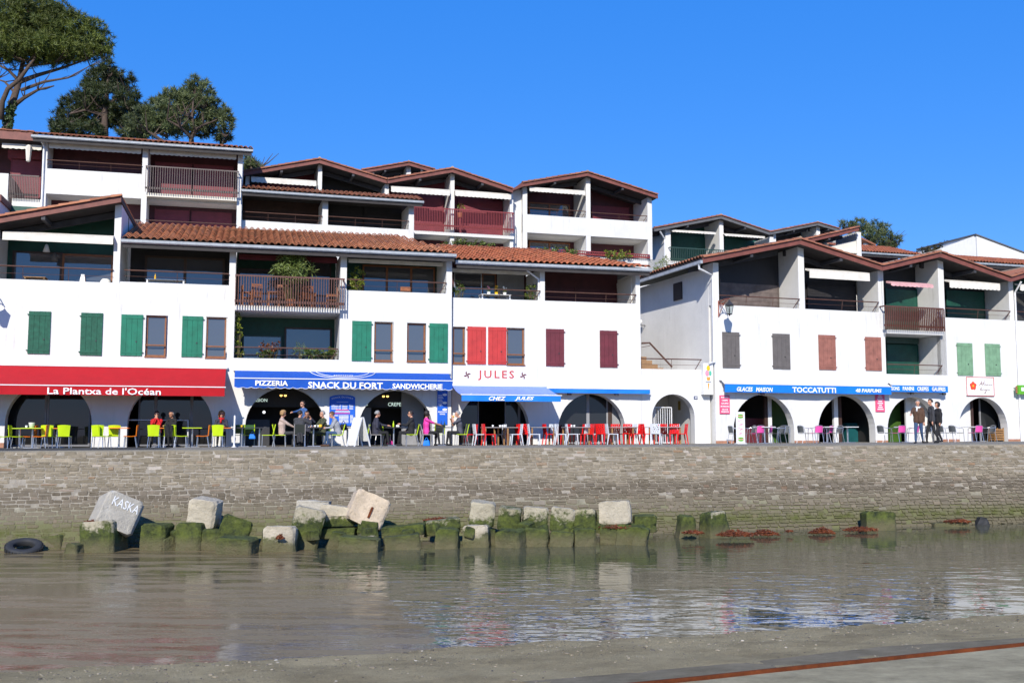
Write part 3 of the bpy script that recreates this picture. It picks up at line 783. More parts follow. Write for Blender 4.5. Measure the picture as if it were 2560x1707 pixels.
weed('brown seaweed heap next along from the wedge block', 1912, 1336, 60, 27, 33.0, n=130)
weed('brown seaweed heap with a peak standing alone in the water', 2054, 1332, 56, 30, 33.6, n=110)
weed('flat brown seaweed heap beside the tilted dark green block', 2152, 1325, 76, 18, 34.4, n=110)
weed('small brown seaweed heap on the thin awash slab', 2393, 1304, 58, 14, 36.6, n=80)
weed('brown seaweed at the foot of the olive topped wedge', 1732, 1332, 46, 16, 32.0, n=80)
weed('brown weed spilling from under the white topped block', 1540, 1318, 76, 12, 30.75, n=80)
weed('tawny weed along the back of the flat topped block', 1095, 1300, 64, 13, 30.9, n=70)
weed('rust coloured weed tuft on the square block beneath the lettered cube', 244, 1304, 48, 11, 28.7, n=60)
weed('tiny drift of weed floating past the second seaweed heap', 1974, 1328, 16, 7, 33.4, n=20)
weed('weed tuft on the crumbling pale blocks', 700, 1345, 14, 30, 28.3, n=24)
# ================================================================== HOUSE KIT
def ext_x(mb, prof, x0, x1):          # polygon in (y,z) extruded along x
    n = len(mb.v); k = len(prof)
    mb.v.extend([(x0, y, z) for y, z in prof]+[(x1, y, z) for y, z in prof])
    mb.f.append(tuple(range(n+k-1, n-1, -1))); mb.f.append(tuple(range(n+k, n+2*k)))
    for i in range(k):
        j = (i+1) % k; mb.f.append((n+i, n+j, n+k+j, n+k+i))
    mb.mi.extend([mb.cm]*(k+2)); return mb
TP = .26; TL = .5
def tile_mb(p=TP, L=TL, h=.1, seg=8):
    mb = MB(); xs = [(-.5+i/seg)*p for i in range(seg+1)]
    zf = lambda x: h*max(0, math.cos(math.pi*x/(.8*p)))**.75 if abs(x) < .4*p else 0
    for j, (y, e) in enumerate(((0, .03), (L, 0))):
        for x in xs: mb.v.append((x*(1.0 if j == 0 else .93), y, zf(x)*(1 if j == 0 else .9)+e))
    n = seg+1
    for i in range(seg): mb.f.append((i, i+1, n+i+1, n+i))
    b = len(mb.v)
    for x in xs: mb.v.append((x, .004, zf(x)*.86+.012))
    for i in range(seg): mb.f.append((b+i, b+i+1, i+1, i))
    mb.mi = [0]*len(mb.f); return mb
TILE = tile_mb()
_tm = {}
def tile_mesh(mat):
    if mat not in _tm:
        _tm[mat] = TILE.mesh('tile'); _tm[mat].materials.append(M(mat)); _tm[mat].polygons.foreach_set('use_smooth', [True]*8+[False]*8)
    return _tm[mat]
def tile_field(roof, x0, x1, y0, z0, run, slope, mat, nparts, hip=None, xaxis=None):
    """tiles from the eave at (y0,z0) up the slope; hip(x) gives the allowed run at x"""
    ang = math.atan(slope); ex = .44; rows = int(run/math.cos(ang)/ex)+1; cols = int((x1-x0)/TP); p = (x1-x0)/cols
    bv, bf = [], []; cnt = 0; r = random.Random(int(x0*31))
    for j in range(rows):
        for i in range(cols):
            x = x0+(i+.5)*p; q = j*ex
            if hip and q*math.cos(ang) > hip(x): continue
            Mx = Matrix.Translation((x+r.uniform(-.008,.008), y0+q*math.cos(ang), z0+q*math.sin(ang)+r.uniform(-.006,.006))) @ Matrix.Rotation(ang-.035, 4, 'X') @ Matrix.Rotation(r.uniform(-.025,.025), 4, 'Z')
            if cnt < nparts:
                o = bpy.data.objects.new('tile', tile_mesh(mat)); COL.objects.link(o); o.parent = roof; o.matrix_local = Mx; cnt += 1
            else:
                n = len(bv); bv.extend([tuple(Mx @ Vector(v)) for v in TILE.v]); bf.extend([tuple(n+k for k in f) for f in TILE.f])
    if bv:
        me = bpy.data.meshes.new('tile_covering'); me.from_pydata(bv, [], bf); me.materials.append(M(mat))
        o = bpy.data.objects.new('tile_covering', me); COL.objects.link(o); o.parent = roof; o['kind'] = 'stuff'
def gutter(root, x0, x1, y, z, mat='zinc'):
    mb = MB(); h = .13
    ext_x(mb, [(y-.13, z), (y-.12, z-.09), (y-.06, z-h), (y, z-h), (y, z-h+.02), (y-.055, z-h+.02), (y-.105, z-.08), (y-.115, z)], x0, x1)
    for i in range(int((x1-x0)/.5)):
        x = x0+.25+i*.5; mb.box(x-.012, x+.012, y-.138, y-.128, z-.1, z+.01)
    ext_x(mb, [(y-.136, z-.004), (y-.136, z+.012), (y-.112, z+.012), (y-.112, z-.004)], x0, x1)
    return mb.build('gutter', mat, root)
def eave_roof(root, x0, x1, ze, run, slope, y0=-.5, mat='tile', nparts=0, hipR=None, hipL=None, wall=None, cap=True):
    ang = math.atan(slope); th = .16
    mb = MB(); y1 = y0+run
    xr = x1-hipR*run if hipR else x1; xl = x0+hipL*run if hipL else x0
    mb.hexa([(x0,y0,ze-th),(x1,y0,ze-th),(xr,y1,ze+run*slope-th),(xl,y1,ze+run*slope-th)], [(x0,y0,ze),(x1,y0,ze),(xr,y1,ze+run*slope),(xl,y1,ze+run*slope)])
    if hipR: mb.quad((x1,y0,ze),(x1,y0+run*2,ze),(xr,y1+.3,ze+run*slope),(xr,y1,ze+run*slope))
    roof = mb.build('roof', 'soffit', root)
    hip = None
    if hipR or hipL: hip = lambda x: min((x1-x)/hipR if hipR else 99, (x-x0)/hipL if hipL else 99)
    tile_field(roof, x0, x1, y0-.07, ze+.05, run, slope, mat, nparts, hip)
    if cap:
        cm = MB(); n = int((xr-xl)/.42)
        for i in range(n):
            a = xl+(xr-xl)*i/n; b = xl+(xr-xl)*(i+1)/n; zz = ze+run*slope+.02
            cm.hexa([(a,y1-.12,zz-.03),(b+.02,y1-.12,zz-.03),(b+.02,y1+.14,zz),(a,y1+.14,zz)], [(a,y1-.06,zz+.05+.012*(i % 2)),(b+.02,y1-.06,zz+.065+.012*(i % 2)),(b+.02,y1+.08,zz+.08),(a,y1+.08,zz+.06)])
        cm.build('ridge_capping', 'tile_cap', roof)
    gutter(root, x0-.02, x1+.02, y0-.02, ze-.005)
    mb = MB(); mb.box(x0+.05, x1-.05, y0-.015, y0+.02, ze-.3, ze-.1); mb.build('eaves_board', 'soffit', root)
    return roof
_vt = None
def verge_tile_mesh(mat):
    key = 'v'+mat
    if key not in _tm:
        mb = MB(); L = .42
        for x, rr in ((0, 1.0), (L, .86)):
            for k in range(7):
                a = math.pi*k/6; mb.v.append((x, -.11*math.cos(a)*rr, .085*math.sin(a)*rr+(.02 if x == 0 else 0)))
        for k in range(6): mb.f.append((k, k+1, 8+k, 7+k))
        b = len(mb.v)
        for x in (0, L): mb.v.extend([(x, -.12, -.02), (x, -.12, .03)])
        mb.f.append((0, 7, b+2, b)); mb.f.append(tuple(range(6, -1, -1))); mb.mi = [0]*len(mb.f)
        _tm[key] = mb.mesh('verge_tile'); _tm[key].materials.append(M(mat))
    return _tm[key]
def gable(root, sL, zL, sA, zA, sR, zR, d0=-.45, d1=8, mat='tile', fascia='fascia', th=.2, halves='LR', beam=True, parts=True, ridge=True):
    roofs = []
    for hf in halves:
        a, za, b, zb = (sL, zL, sA, zA) if hf == 'L' else (sA, zA, sR, zR)
        mb = MB(); mb.prism([(a, za), (b, zb), (b, zb+th), (a, za+th)], d0+.045, d1)
        roof = mb.build('roof', 'soffit', root)
        MB().prism([(a, za-.05), (b, zb-.05), (b, zb+th-.01), (a, za+th-.01)], d0, d0+.042).build('fascia', fascia, root)
        L = math.hypot(b-a, zb-za); ang = math.atan2(zb-za, b-a); n = max(2, int(L/.38))
        up = 1 if zb > za else -1
        for i in range(n):
            q = (i+.0)/n if up > 0 else (i+1.)/n
            x, z = a+(b-a)*q, za+(zb-za)*q+th+.01
            o = share('verge_tile', verge_tile_mesh(mat), roof, (x, d0+.03, z+rng.uniform(-.006,.006)), (0, -ang, 0) if up > 0 else (0, math.pi-ang, 0))
            if up < 0: o.rotation_euler = (0, -ang, 0); o.scale = (-1, 1, 1)
        # corrugated covering behind the verge
        cm = MB(); nd = int((d1-d0-.15)/.13); nn = Vector((-math.sin(ang), 0, math.cos(ang)))
        for i in range(nd):
            y = d0+.18+i*.13; h = .02+(.065 if i % 2 else 0); h2 = .02+(0 if i % 2 else .065)
            cm.quad((a, y, za+th+h), (b, y, zb+th+h), (b, y+.13, zb+th+h2), (a, y+.13, za+th+h2))
        o = cm.build('tile_covering', mat, roof); o['kind'] = 'stuff'
        if beam:
            bm = MB(); q0, q1 = .04, .96
            f = lambda q, e: (a+(b-a)*q, za+(zb-za)*q+e)
            bm.prism([f(q0, -.27), f(q1, -.27), f(q1, -.03), f(q0, -.03)], .95, 1.1); bm.build('rafter', 'beam', root)
            bm = MB(); x, z = f(.5, 0); bm.box(x-.07, x+.07, d0+.06, 1.4, z-.2, z-.03); bm.build('purlin', 'beam', root)
        roofs.append(roof)
    if ridge and 'L' in halves and 'R' in halves:
        mb = MB(); mb.tube([(sA, d0-.03, zA+th+.03), (sA, d1, zA+th+.03)], .1, 8); mb.build('ridge_tile', 'tile_cap', roofs[0])
    return roofs
def pillar(root, s, w, d0, d1, z0, z1, mat='white_wall', slant=0):
    mb = MB(); mb.hexa([(s-w/2,d0,z0),(s+w/2,d0,z0),(s+w/2,d1,z0),(s-w/2,d1,z0)], [(s-w/2,d0,z1),(s+w/2,d0,z1),(s+w/2,d1,z1+slant),(s-w/2,d1,z1+slant)])
    return mb.build('pillar', mat, root)
def window(root, x0, x1, z0, z1, d, frame='wood_frame', pane='pane', fw=.06, mull=0, trans=None, name='window'):
    mb = MB()
    mb.box(x0, x0+fw, d, d+.06, z0, z1); mb.box(x1-fw, x1, d, d+.06, z0, z1); mb.box(x0+fw, x1-fw, d, d+.06, z0, z0+fw); mb.box(x0+fw, x1-fw, d, d+.06, z1-fw, z1)
    xs = [x0+(x1-x0)*(i+1)/(mull+1) for i in range(mull)]
    for x in xs: mb.box(x-fw*.6, x+fw*.6, d, d+.06, z0+fw, z1-fw)
    o = mb.build(name, frame, root)
    ed = [x0]+xs+[x1]
    for a, b in zip(ed, ed[1:]):
        tl = rng.uniform(-.006, .006)
        MB().hexa([(a+.02,d+.03,z0+.02),(b-.02,d+.03+tl*(b-a),z0+.02),(b-.02,d+.04+tl*(b-a),z0+.02),(a+.02,d+.04,z0+.02)], [(a+.02,d+.03+rng.uniform(-.006,.006),z1-.02),(b-.02,d+.03+tl*(b-a),z1-.02),(b-.02,d+.045+tl*(b-a),z1-.02),(a+.02,d+.045,z1-.02)]).build('pane', pane, o)
    return o
def pwindow(root, F, px0, px1, py0, py1, d=.12, bar=True, **k):
    x0, z0 = F.p(px0, py1, 0); x1, z1 = F.p(px1, py0, 0)
    w = window(root, x0, x1, z0, z1, d, **k)
    if bar:
        MB().box(x0-.02, x1+.02, -.03, .03, z0+.26*(z1-z0), z0+.26*(z1-z0)+.045).build('safety_bar', 'wood_frame', w)
        MB().box(x0-.03, x1+.03, -.05, .1, z0-.05, z0-.003).build('sill', 'terracotta_step' if False else 'wood_frame', w)
    return (x0, x1, z0, z1)
def shutter(root, F, px0, px1, py0, py1, mat, batten='out', hinge='L', label=None):
    x0, z0 = F.p(px0, py1, -.03); x1, z1 = F.p(px1, py0, -.03)
    o = MB().box(x0+.003, x1-.003, -.03, -.014, z0+.01, z1-.01).build('shutter', mat, root); n = 4
    if label: o['label'] = label
    for f in (.06, .9):
        z = z0+(z1-z0)*f; xe = x0 if hinge == 'L' else x1
        MB().box(x0+.03, x1-.03, -.062, -.0505, z, z+.08).build('batten', mat, o)
        MB().box(xe-.05, xe+.05, -.066, -.01, z+.025, z+.055).build('hinge', mat, o)
    MB().box((x0+x1)/2+.15, (x0+x1)/2+.2, -.07, -.0505, z0+(z1-z0)*.33, z0+(z1-z0)*.36).build('latch', 'black_iron', o)
    for i in range(n):
        a = x0+(x1-x0)*i/n; b = x0+(x1-x0)*(i+1)/n
        MB().box(a+.004, b-.004, -.05, -.012, z0+rng.uniform(0, .006), z1-rng.uniform(0, .006)).build('plank', mat, o)
def handrail(root, x0, x1, z, d=-.06, drop=.32, mat='handrail', brace=True):
    mb = MB(); mb.tube([(x0, d, z), (x1, d, z)], .028, 6)
    mb.tube([(x0, d+.02, z-drop*.55), (x1, d+.02, z-drop*.55)], .008, 5)
    n = max(2, int((x1-x0)/1.4))
    for i in range(1, n): x = x0+(x1-x0)*i/n; mb.tube([(x, d+.03, z-.01), (x, d+.1, z-drop-.03)], .012, 5)
    if brace: mb.tube([(x1-.03, d, z), (x1-.3, d+.12, z-drop-.03)], .02, 5)
    mb.build('handrail', mat, root)
def railing(root, x0, x1, z0, z1, d=-.35, mat='brown_rail', n=40, ret=True):
    h = z1-z0; mb = MB()
    mb.box(x0, x1, d-.035, d+.035, z1-.06, z1); mb.box(x0, x1, d-.03, d+.03, z0+h*.13, z0+h*.13+.1); 
    if ret:
        mb.box(x0, x0+.05, d+.035, -.01, z1-.06, z1); mb.box(x1-.05, x1, d+.035, -.01, z1-.06, z1)
    o = mb.build('railing', mat, root); me = None
    bw = min(.028, (x1-x0)/n*.32)
    mb = MB(); mb.box(-bw/2, bw/2, -.045, -.02 if False else .02, 0, h-.06); me = mb.mesh('baluster'); me.materials.append(M(mat))
    for i in range(n):
        x = x0+.03+(x1-x0-.06)*i/(n-1)
        share('baluster', me, o, (x, d-.06, z0))
    return o
def blind(root, x0, x1, z, d=-.35, h=.3, mat='canvas_cream', scallop=True, case=True, droop=0):
    if case:
        mb = MB(); mb.hexa([(x0,d,z-.02),(x1,d,z-.02),(x1,d+.35,z+.08),(x0,d+.35,z+.08)], [(x0,d-.01,z+.06),(x1,d-.01,z+.06),(x1,d+.35,z+.17),(x0,d+.35,z+.17)]); mb.build('blind_case', 'canvas_cream' if mat == 'canvas_cream' else mat, root)
    mb = MB(); n = max(8, int((x1-x0)/.06)); k = int((x1-x0)/.24)
    for i in range(n):
        a = x0+(x1-x0)*i/n; b = x0+(x1-x0)*(i+1)/n
        f = lambda x: h-(.035*(1-abs(math.sin(math.pi*k*(x-x0)/(x1-x0)))) if scallop else 0)
        w = lambda x: .012*math.sin(x*5.1)+.006*math.sin(x*13)
        mb.quad((a, d-.012+w(a), z-f(a)), (b, d-.012+w(b), z-f(b)), (b, d-.012, z-.01), (a, d-.012, z-.01))
        mb.quad((b, d+.012+w(b), z-f(b)), (a, d+.012+w(a), z-f(a)), (a, d+.012, z-.01), (b, d+.012, z-.01))
    mb.build('sun_blind', mat, root)
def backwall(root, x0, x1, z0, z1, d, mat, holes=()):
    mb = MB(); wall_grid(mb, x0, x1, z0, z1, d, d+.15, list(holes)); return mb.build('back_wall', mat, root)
def slats(root, x0, x1, z0, z1, d, mat, p=.09):
    mb = MB(); n = int((z1-z0)/p)
    for i in range(n):
        z = z0+i*p; mb.hexa([(x0,d,z),(x1,d,z),(x1,d+.03,z),(x0,d+.03,z)], [(x0,d-.001,z+p*.9),(x1,d-.001,z+p*.9),(x1,d+.03,z+p*.9),(x0,d+.03,z+p*.9)])
        mb.box(x0, x1, d+.012, d+.03, z+p*.9, z+p)
    for q in (x0-.03, x1): mb.box(q, q+.03, d-.03, d+.04, z0, z1)
    return mb.build('roller_shutter', mat, root)
def slab_box(root, x0, x1, y0, y1, z0, z1, mat='white_wall', name='slab'): return MB().box(x0, x1, y0, y1, z0, z1).build(name, mat, root)
# ---- lettering
def text_mesh(s, shear=0, bold=0, serif=False, spacing=1):
    cu = bpy.data.curves.new('lettering', 'FONT'); cu.body = s; cu.shear = shear; cu.offset = bold; cu.space_character = spacing
    cu.resolution_u = 2; cu.extrude = .001
    o = bpy.data.objects.new('tmp_text', cu); COL.objects.link(o)
    dg = bpy.context.evaluated_depsgraph_get(); me = bpy.data.meshes.new_from_object(o.evaluated_get(dg))
    bpy.data.objects.remove(o); bpy.data.curves.remove(cu); return me
def lettering(root, s, x0, x1, z0, z1, d, mat='lettering', fx=None, name='lettering', slope=0, **k):
    me = text_mesh(s, **k); n = len(me.vertices); co = np.empty(n*3); me.vertices.foreach_get('co', co); co = co.reshape(-1, 3)
    a, b = co.min(0), co.max(0); out = np.empty_like(co)
    u = (co[:, 0]-a[0])/(b[0]-a[0]); v = (co[:, 1]-a[1])/(b[1]-a[1])
    if fx: out[:, 0], out[:, 2], dd = fx(u, v); out[:, 1] = dd-(co[:, 2] > 0)*.004
    else:
        out[:, 0] = x0+u*(x1-x0); out[:, 2] = z0+v*(z1-z0)+slope*u; out[:, 1] = d-(co[:, 2] > 0)*.004
    me.vertices.foreach_set('co', out.ravel()); me.materials.clear(); me.materials.append(M(mat)); me.update()
    o = bpy.data.objects.new(name, me); COL.objects.link(o); o.parent = root; return o
# ---- shop awning: root at facade, fabric from (d=-.05,zt) to (d=-p,zb), valance below
def awning(F, label, xa, xb, zt, p, zb, vh, fab, val, scallop=False, cassette=None, sag=.0, name='shop_awning', xo=0):
    t = frame_thing(F, name, label, 'awning', 'shop awnings over the cafe fronts')
    mb = MB(); nx, ny = 24, 6
    for j in range(ny):
        for i in range(nx):
            q = []
            for (ii, jj) in ((i, j), (i+1, j), (i+1, j+1), (i, j+1)):
                u, v = ii/nx, jj/ny
                zz = zb+(zt-zb)*v-sag*4*v*(1-v)-.015*math.sin(u*math.pi*5)**2*4*v*(1-v)
                q.append((xa+(xb-xa)*u, -p+(p-.06)*v, zz))
            mb.quad(*q); mb.quad(*[(x, y, z-.012) for x, y, z in q[::-1]])
    mb.build('canopy', fab, t)
    mb = MB(); n = 120; k = max(1, int((xb-xa)/.32))
    for i in range(n):
        a = xa+(xb-xa)*i/n; b = xa+(xb-xa)*(i+1)/n
        f = lambda x: vh-(.05*(1-abs(math.sin(math.pi*k*(x-xa)/(xb-xa)))) if scallop else 0)
        w = lambda x: .018*math.sin(x*2.3)+.008*math.sin(x*7)
        mb.quad((a, -p-.01+w(a), zb-f(a)), (b, -p-.01+w(b), zb-f(b)), (b, -p-.01, zb), (a, -p-.01, zb))
        mb.quad((b, -p+.004+w(b), zb-f(b)), (a, -p+.004+w(a), zb-f(a)), (a, -p+.004, zb), (b, -p+.004, zb))
    mb.build('valance', val, t)
    if scallop:
        mb = MB()
        pts = [(xa+(xb-xa)*i/n, -p-.02, zb-vh+(.05*(1-abs(math.sin(math.pi*k*i/n))))) for i in range(n+1)]; mb.tube(pts, .011, 4); mb.build('piping', 'lettering', t)
    MB().box(xa-.04, xb+.04, -p-.03, -p+.02, zb-.004, zb+.03).build('front_bar', 'white_metal', t)
    MB().box(xa-.06, xb+.06, -.16, -.012, zt-.04, zt+.05).build('cassette', 'white_metal', t)
    mb = MB()
    for x in ((xa+.25, xb-.25) if xb-xa > 2 else ((xa+xb)/2,)):
        mb.tube([(x, -.1, zt-.12), (x+.5 if x < (xa+xb)/2 else x-.5, -p*.55, (zt+zb)/2-.12), (x, -p+.05, zb-.03)], .025, 6)
    mb.build('folding_arm', 'white_metal', t)
    return t
# ================================================================== FRONT ROW
FA = Frame(-.45, 39, 14.6); FB = FA.back(.3); FC = Frame(.199, 45.95, 19)
def arch_px(mb, F, x0, x1, pl, pr, ptop, z0, z1, th=.45, py=1060):
    a, b = F.p(pl, py)[0], F.p(pr, py)[0]; c, r = (a+b)/2, (b-a)/2; top = F.Z((pl+pr)/2, ptop)
    rise = min(r, top-.35); arch_wall(mb, x0, x1, z0, z1, c, r, top-rise, rise, 0, th)
    return c, r, top
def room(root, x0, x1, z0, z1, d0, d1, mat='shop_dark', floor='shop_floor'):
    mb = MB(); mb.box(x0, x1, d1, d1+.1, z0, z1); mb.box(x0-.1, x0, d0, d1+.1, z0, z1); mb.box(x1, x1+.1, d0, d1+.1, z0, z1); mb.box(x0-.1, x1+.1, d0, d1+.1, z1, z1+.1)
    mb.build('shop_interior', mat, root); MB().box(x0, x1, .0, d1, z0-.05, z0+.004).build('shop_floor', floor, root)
G0, G1 = -.4, 3.3
# ---------------------------------------------------------------- A0: gabled house with green shutters
hA = frame_thing(FA, 'gabled_house', 'white gabled house with worn green shutters above the red awning', 'house', 'houses along the quay')
X = lambda px, py=900, d=0: FA.p(px, py, d)[0]
Z = lambda px, py, d=0: FA.p(px, py, d)[1]
zpA = Z(150, 702)
sL, sM = X(-190), X(296, 800)
mb = MB(); arch_px(mb, FA, sL, sM, 12, 229, 956, G0, G1)
wall_grid(mb, sL, sM, G1, zpA, 0, .25, [])
mb.box(sL-.25, sL, 0, 9, G0, 8); mb.box(sL, sM, .25, 9, zpA-.95, zpA-.75)
mb.build('wall', 'white_wall', hA)
MB().box(sL, X(12, 1060), -.03, 0, G0, FA.tz(sL)+.2).build('skirting', 'skirting', hA)
pillar(hA, X(293.5, 600), .25, 0, 2.4, zpA, Z(293, 512, 0), slant=.0)
# tall end wall rising over the lower roof
MB().prism([(X(293.5, 600)-.12, zpA), (X(293.5, 600)+.12, zpA), (X(293.5, 600)+.12, Z(294, 505)), (X(293.5, 600)-.12, Z(294, 505))], 2.4, 9).build('end_wall', 'white_wall', hA)
aS, aZ = FA.p(303, 497, -.6); vS, vZ = FA.p(-3, 551, -.6)
slp = (aZ-vZ)/(aS-vS)
gable(hA, sL+1.2, aZ-.05-slp*(aS-sL-1.2), aS, aZ-.08, 0, 0, d0=-.6, d1=9, halves='L', mat='tile_old')
# valley: the neighbouring slope falls from the left
vs_, vz_ = FA.p(24, 533, -.3)
backwall(hA, sL, sM, zpA-.8, aZ+.1, 2.3, 'green_wall')
window(hA, X(30, 665, 2.2), X(155, 665, 2.2), zpA-.6, Z(100, 629, 2.2), 2.2, 'dark_frame', fw=.08); window(hA, X(155, 665, 2.2), X(283, 665, 2.2), zpA-.6, Z(220, 636, 2.2), 2.2, 'wood_frame', fw=.08)
handrail(hA, sL, X(284, 670), Z(140, 669, -.06), drop=.5, brace=False)
blind(hA, X(6, 590, -.3), X(283, 600, -.3), Z(145, 590, -.3), d=-.3, h=.24, scallop=False)
shutter(hA, FA, 68, 128, 779, 884, 'worn_green'); shutter(hA, FA, 199, 258, 783, 888, 'worn_green')
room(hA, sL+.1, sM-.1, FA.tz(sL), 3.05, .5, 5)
for a, b, h in ((-60, 115, 0), (116, 226, 0)):
    window(hA, X(a, 1060, .95), X(b, 1060, .95), .02, 2.9, .95, 'shop_frame', 'shop_pane', fw=.07)
MB().box(X(165, 1060, 2.6), X(228, 1060, 2.6), 1.6, 2.2, 0, 1.12).build('bar_counter', 'dark_green_counter', hA)
# ---------------------------------------------------------------- A1: long house, three bays
hA1 = frame_thing(FA, 'terraced_house', 'long white house with green shutters and slatted wooden balcony over the blue snack bar awning', 'house', 'houses along the quay')
zp1 = Z(450, 709); zp3 = Z(1000, 730); zlow = Z(720, 897)
s0, s1, s2, s3, s4, s5, s6 = sM, X(573, 690), X(589, 690), X(851, 690), X(867, 690), X(1116, 690), X(1130, 690)
eL = FA.p(304, 600, -.5); eR = FA.p(1130, 636, -.5); zeA = (eL[1]+eR[1])/2
mb = MB()
arch_px(mb, FA, s0, X(571, 1060), 318, 531, 960, G0, G1); arch_px(mb, FA, X(571, 1060), X(853, 1060), 613, 812, 969, G0, G1); arch_px(mb, FA, X(853, 1060), s6, 897, 1081, 976, G0, G1)
wins = [(362, 417, 789, 891), (513, 567, 793, 894), (935, 983, 805, 903), (1017, 1065, 808, 904)]
hl = [(FA.p(a, d)[0], FA.p(b, d)[0], FA.p(a, d)[1], FA.p(b, c)[1]) for a, b, c, d in wins]
wall_grid(mb, s0, s1, G1, zp1, 0, .25, hl[:2]); wall_grid(mb, s1, s2, G1, zlow, 0, .25, []); wall_grid(mb, s2, s3, G1, zlow, 0, .25, []); wall_grid(mb, s3, s4, G1, zlow, 0, .25, []); wall_grid(mb, s4, s6, G1, zp3, 0, .25, hl[2:])
mb.box(s0, s1, .25, 2.3, zp1-.95, zp1-.75); mb.box(s4, s6, .25, 2.3, zp3-.95, zp3-.75); mb.box(s2, s3, .25, 2.3, zlow-.7, zlow-.5)
mb.box(s6-.25, s6-.002, .45, 11, G0, zeA-.3)
mb.build('wall', 'white_wall', hA1)
for (a, b, c, d) in wins: pwindow(hA1, FA, a+1, b-1, c+1, d-1)
for q in ((300, 358, 787, 889), (453, 508, 791, 892)): shutter(hA1, FA, *q, 'green_shutter', hinge='R')
shutter(hA1, FA, 879, 929, 803, 902, 'green_shutter', hinge='R'); shutter(hA1, FA, 1073, 1120, 809, 906, 'green_shutter', hinge='L')
for a, b in ((s1, s2), (s3, s4)): pillar(hA1, (a+b)/2, b-a-.004, 0, 2.3, zlow, zeA-.1)
pillar(hA1, (s5+s6)/2, s6-s5, 0, 2.3, zp3, zeA-.1)
eave_roof(hA1, X(305, 602, -.5), s6+.05, zeA, 5.6, .3, mat='tile_old', nparts=260, hipR=.28)
# upper storey
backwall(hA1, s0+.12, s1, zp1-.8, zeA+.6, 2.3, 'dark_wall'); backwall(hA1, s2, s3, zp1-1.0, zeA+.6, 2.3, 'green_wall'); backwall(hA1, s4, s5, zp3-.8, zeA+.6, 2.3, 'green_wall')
window(hA1, X(361, 680, 2.2), X(562, 680, 2.2), zp1-.6, Z(460, 642, 2.2), 2.2, 'dark_frame', mull=1, fw=.1)
window(hA1, X(596, 680, 2.2), X(703, 680, 2.2), zp1-1.0, Z(650, 672, 2.2), 2.2, 'dark_frame', fw=.06); window(hA1, X(773, 690, 2.2), X(828, 690, 2.2), zp1-1.0, Z(800, 655, 2.2), 2.2, 'dark_frame', fw=.06)
window(hA1, X(906, 700, 2.2), X(1088, 700, 2.2), zp3-.6, Z(1000, 665, 2.2), 2.2, 'wood_frame', mull=2, fw=.08)
handrail(hA1, s0+.15, s1, Z(440, 680, -.06), drop=.42, brace=False); handrail(hA1, s4, s5, Z(990, 703, -.06), drop=.45)
blind(hA1, s2+.1, s3-.1, zeA-.28, d=.35, h=.16, mat='canvas_dark_red', scallop=False)
blind(hA1, s4+.1, s5-.1, zeA-.28, d=.35, h=.1, mat='canvas_cream', scallop=False)
# balcony
zsl = Z(720, 778, -.3)
slab_box(hA1, s2+.01, s3-.01, -.28, 2.3, zsl, zsl+.2)
railing(hA1, X(588, 690, -.4), X(862, 690, -.4), Z(720, 769, -.4), Z(720, 691, -.4), -.4, 'brown_rail', 43)
# lower loggia
backwall(hA1, s2, s3, zlow-.6, zsl, 2.3, 'green_wall')
window(hA1, X(606, 860, 2.2), X(705, 860, 2.2), zlow-.5, Z(655, 838, 2.2), 2.2, 'green_rail', fw=.06); window(hA1, X(711, 860, 2.2), X(829, 860, 2.2), zlow-.5, Z(770, 819, 2.2), 2.2, 'dark_frame', fw=.08)
handrail(hA1, s2+.05, s3-.05, Z(720, 870, -.06), drop=.52)
# snack bar interior
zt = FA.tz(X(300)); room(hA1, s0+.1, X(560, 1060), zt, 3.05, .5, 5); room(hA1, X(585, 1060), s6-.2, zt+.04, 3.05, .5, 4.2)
for a, b in ((345, 388), (388, 478), (478, 531)): window(hA1, X(a, 1060, .95), X(b, 1060, .95), .03, 2.9, .95, 'shop_frame', 'shop_pane', fw=.06)
mb = MB(); mb.tube([(X(319, 1047, .3), .3, 1.05), (X(470, 1048, .3), .3, 1.05)], .025, 6); mb.tube([(X(470, 1048, .3), .3, 1.05), (X(470, 1110, .3), .3, .02)], .025, 6); mb.build('barrier_rail', 'white_metal', hA1)
MB().box(X(590, 1060, 1.2), X(674, 1060, 1.2), 1.2, 1.9, 0, 1.1).build('bar_counter', 'black_iron', hA1)
MB().box(X(1003, 1060, 1.4), X(1058, 1060, 1.4), 1.3, 1.5, 0, 2.6).build('inner_pier', 'shop_grey', hA1)
mb = MB(); mb.box(X(893, 1060, 1.8), X(926, 1060, 1.8), 1.6, 2.3, 0, 2.0); mb.build('refrigerator', 'shop_grey', hA1)
lettering(hA1, 'PRESSION', X(620, 1005, 1.5), X(668, 1005, 1.5), Z(640, 1004, 1.5), Z(640, 996, 1.5), 1.5, 'neon')
lettering(hA1, 'CREPES', X(970, 1010, 1.5), X(1008, 1010, 1.5), Z(990, 1015, 1.5), Z(990, 1006, 1.5), 1.5, 'neon')
lettering(hA1, 'GAUFRES', X(876, 1010, 1.5), X(919, 1010, 1.5), Z(900, 1014, 1.5), Z(900, 1005, 1.5), 1.5, 'neon')
MB().box(X(600, 1000, 1.55), X(1060, 1000, 1.55), 1.52, 1.6, Z(800, 1018, 1.5), 3.0).build('sign_fascia', 'shop_dark', hA1)
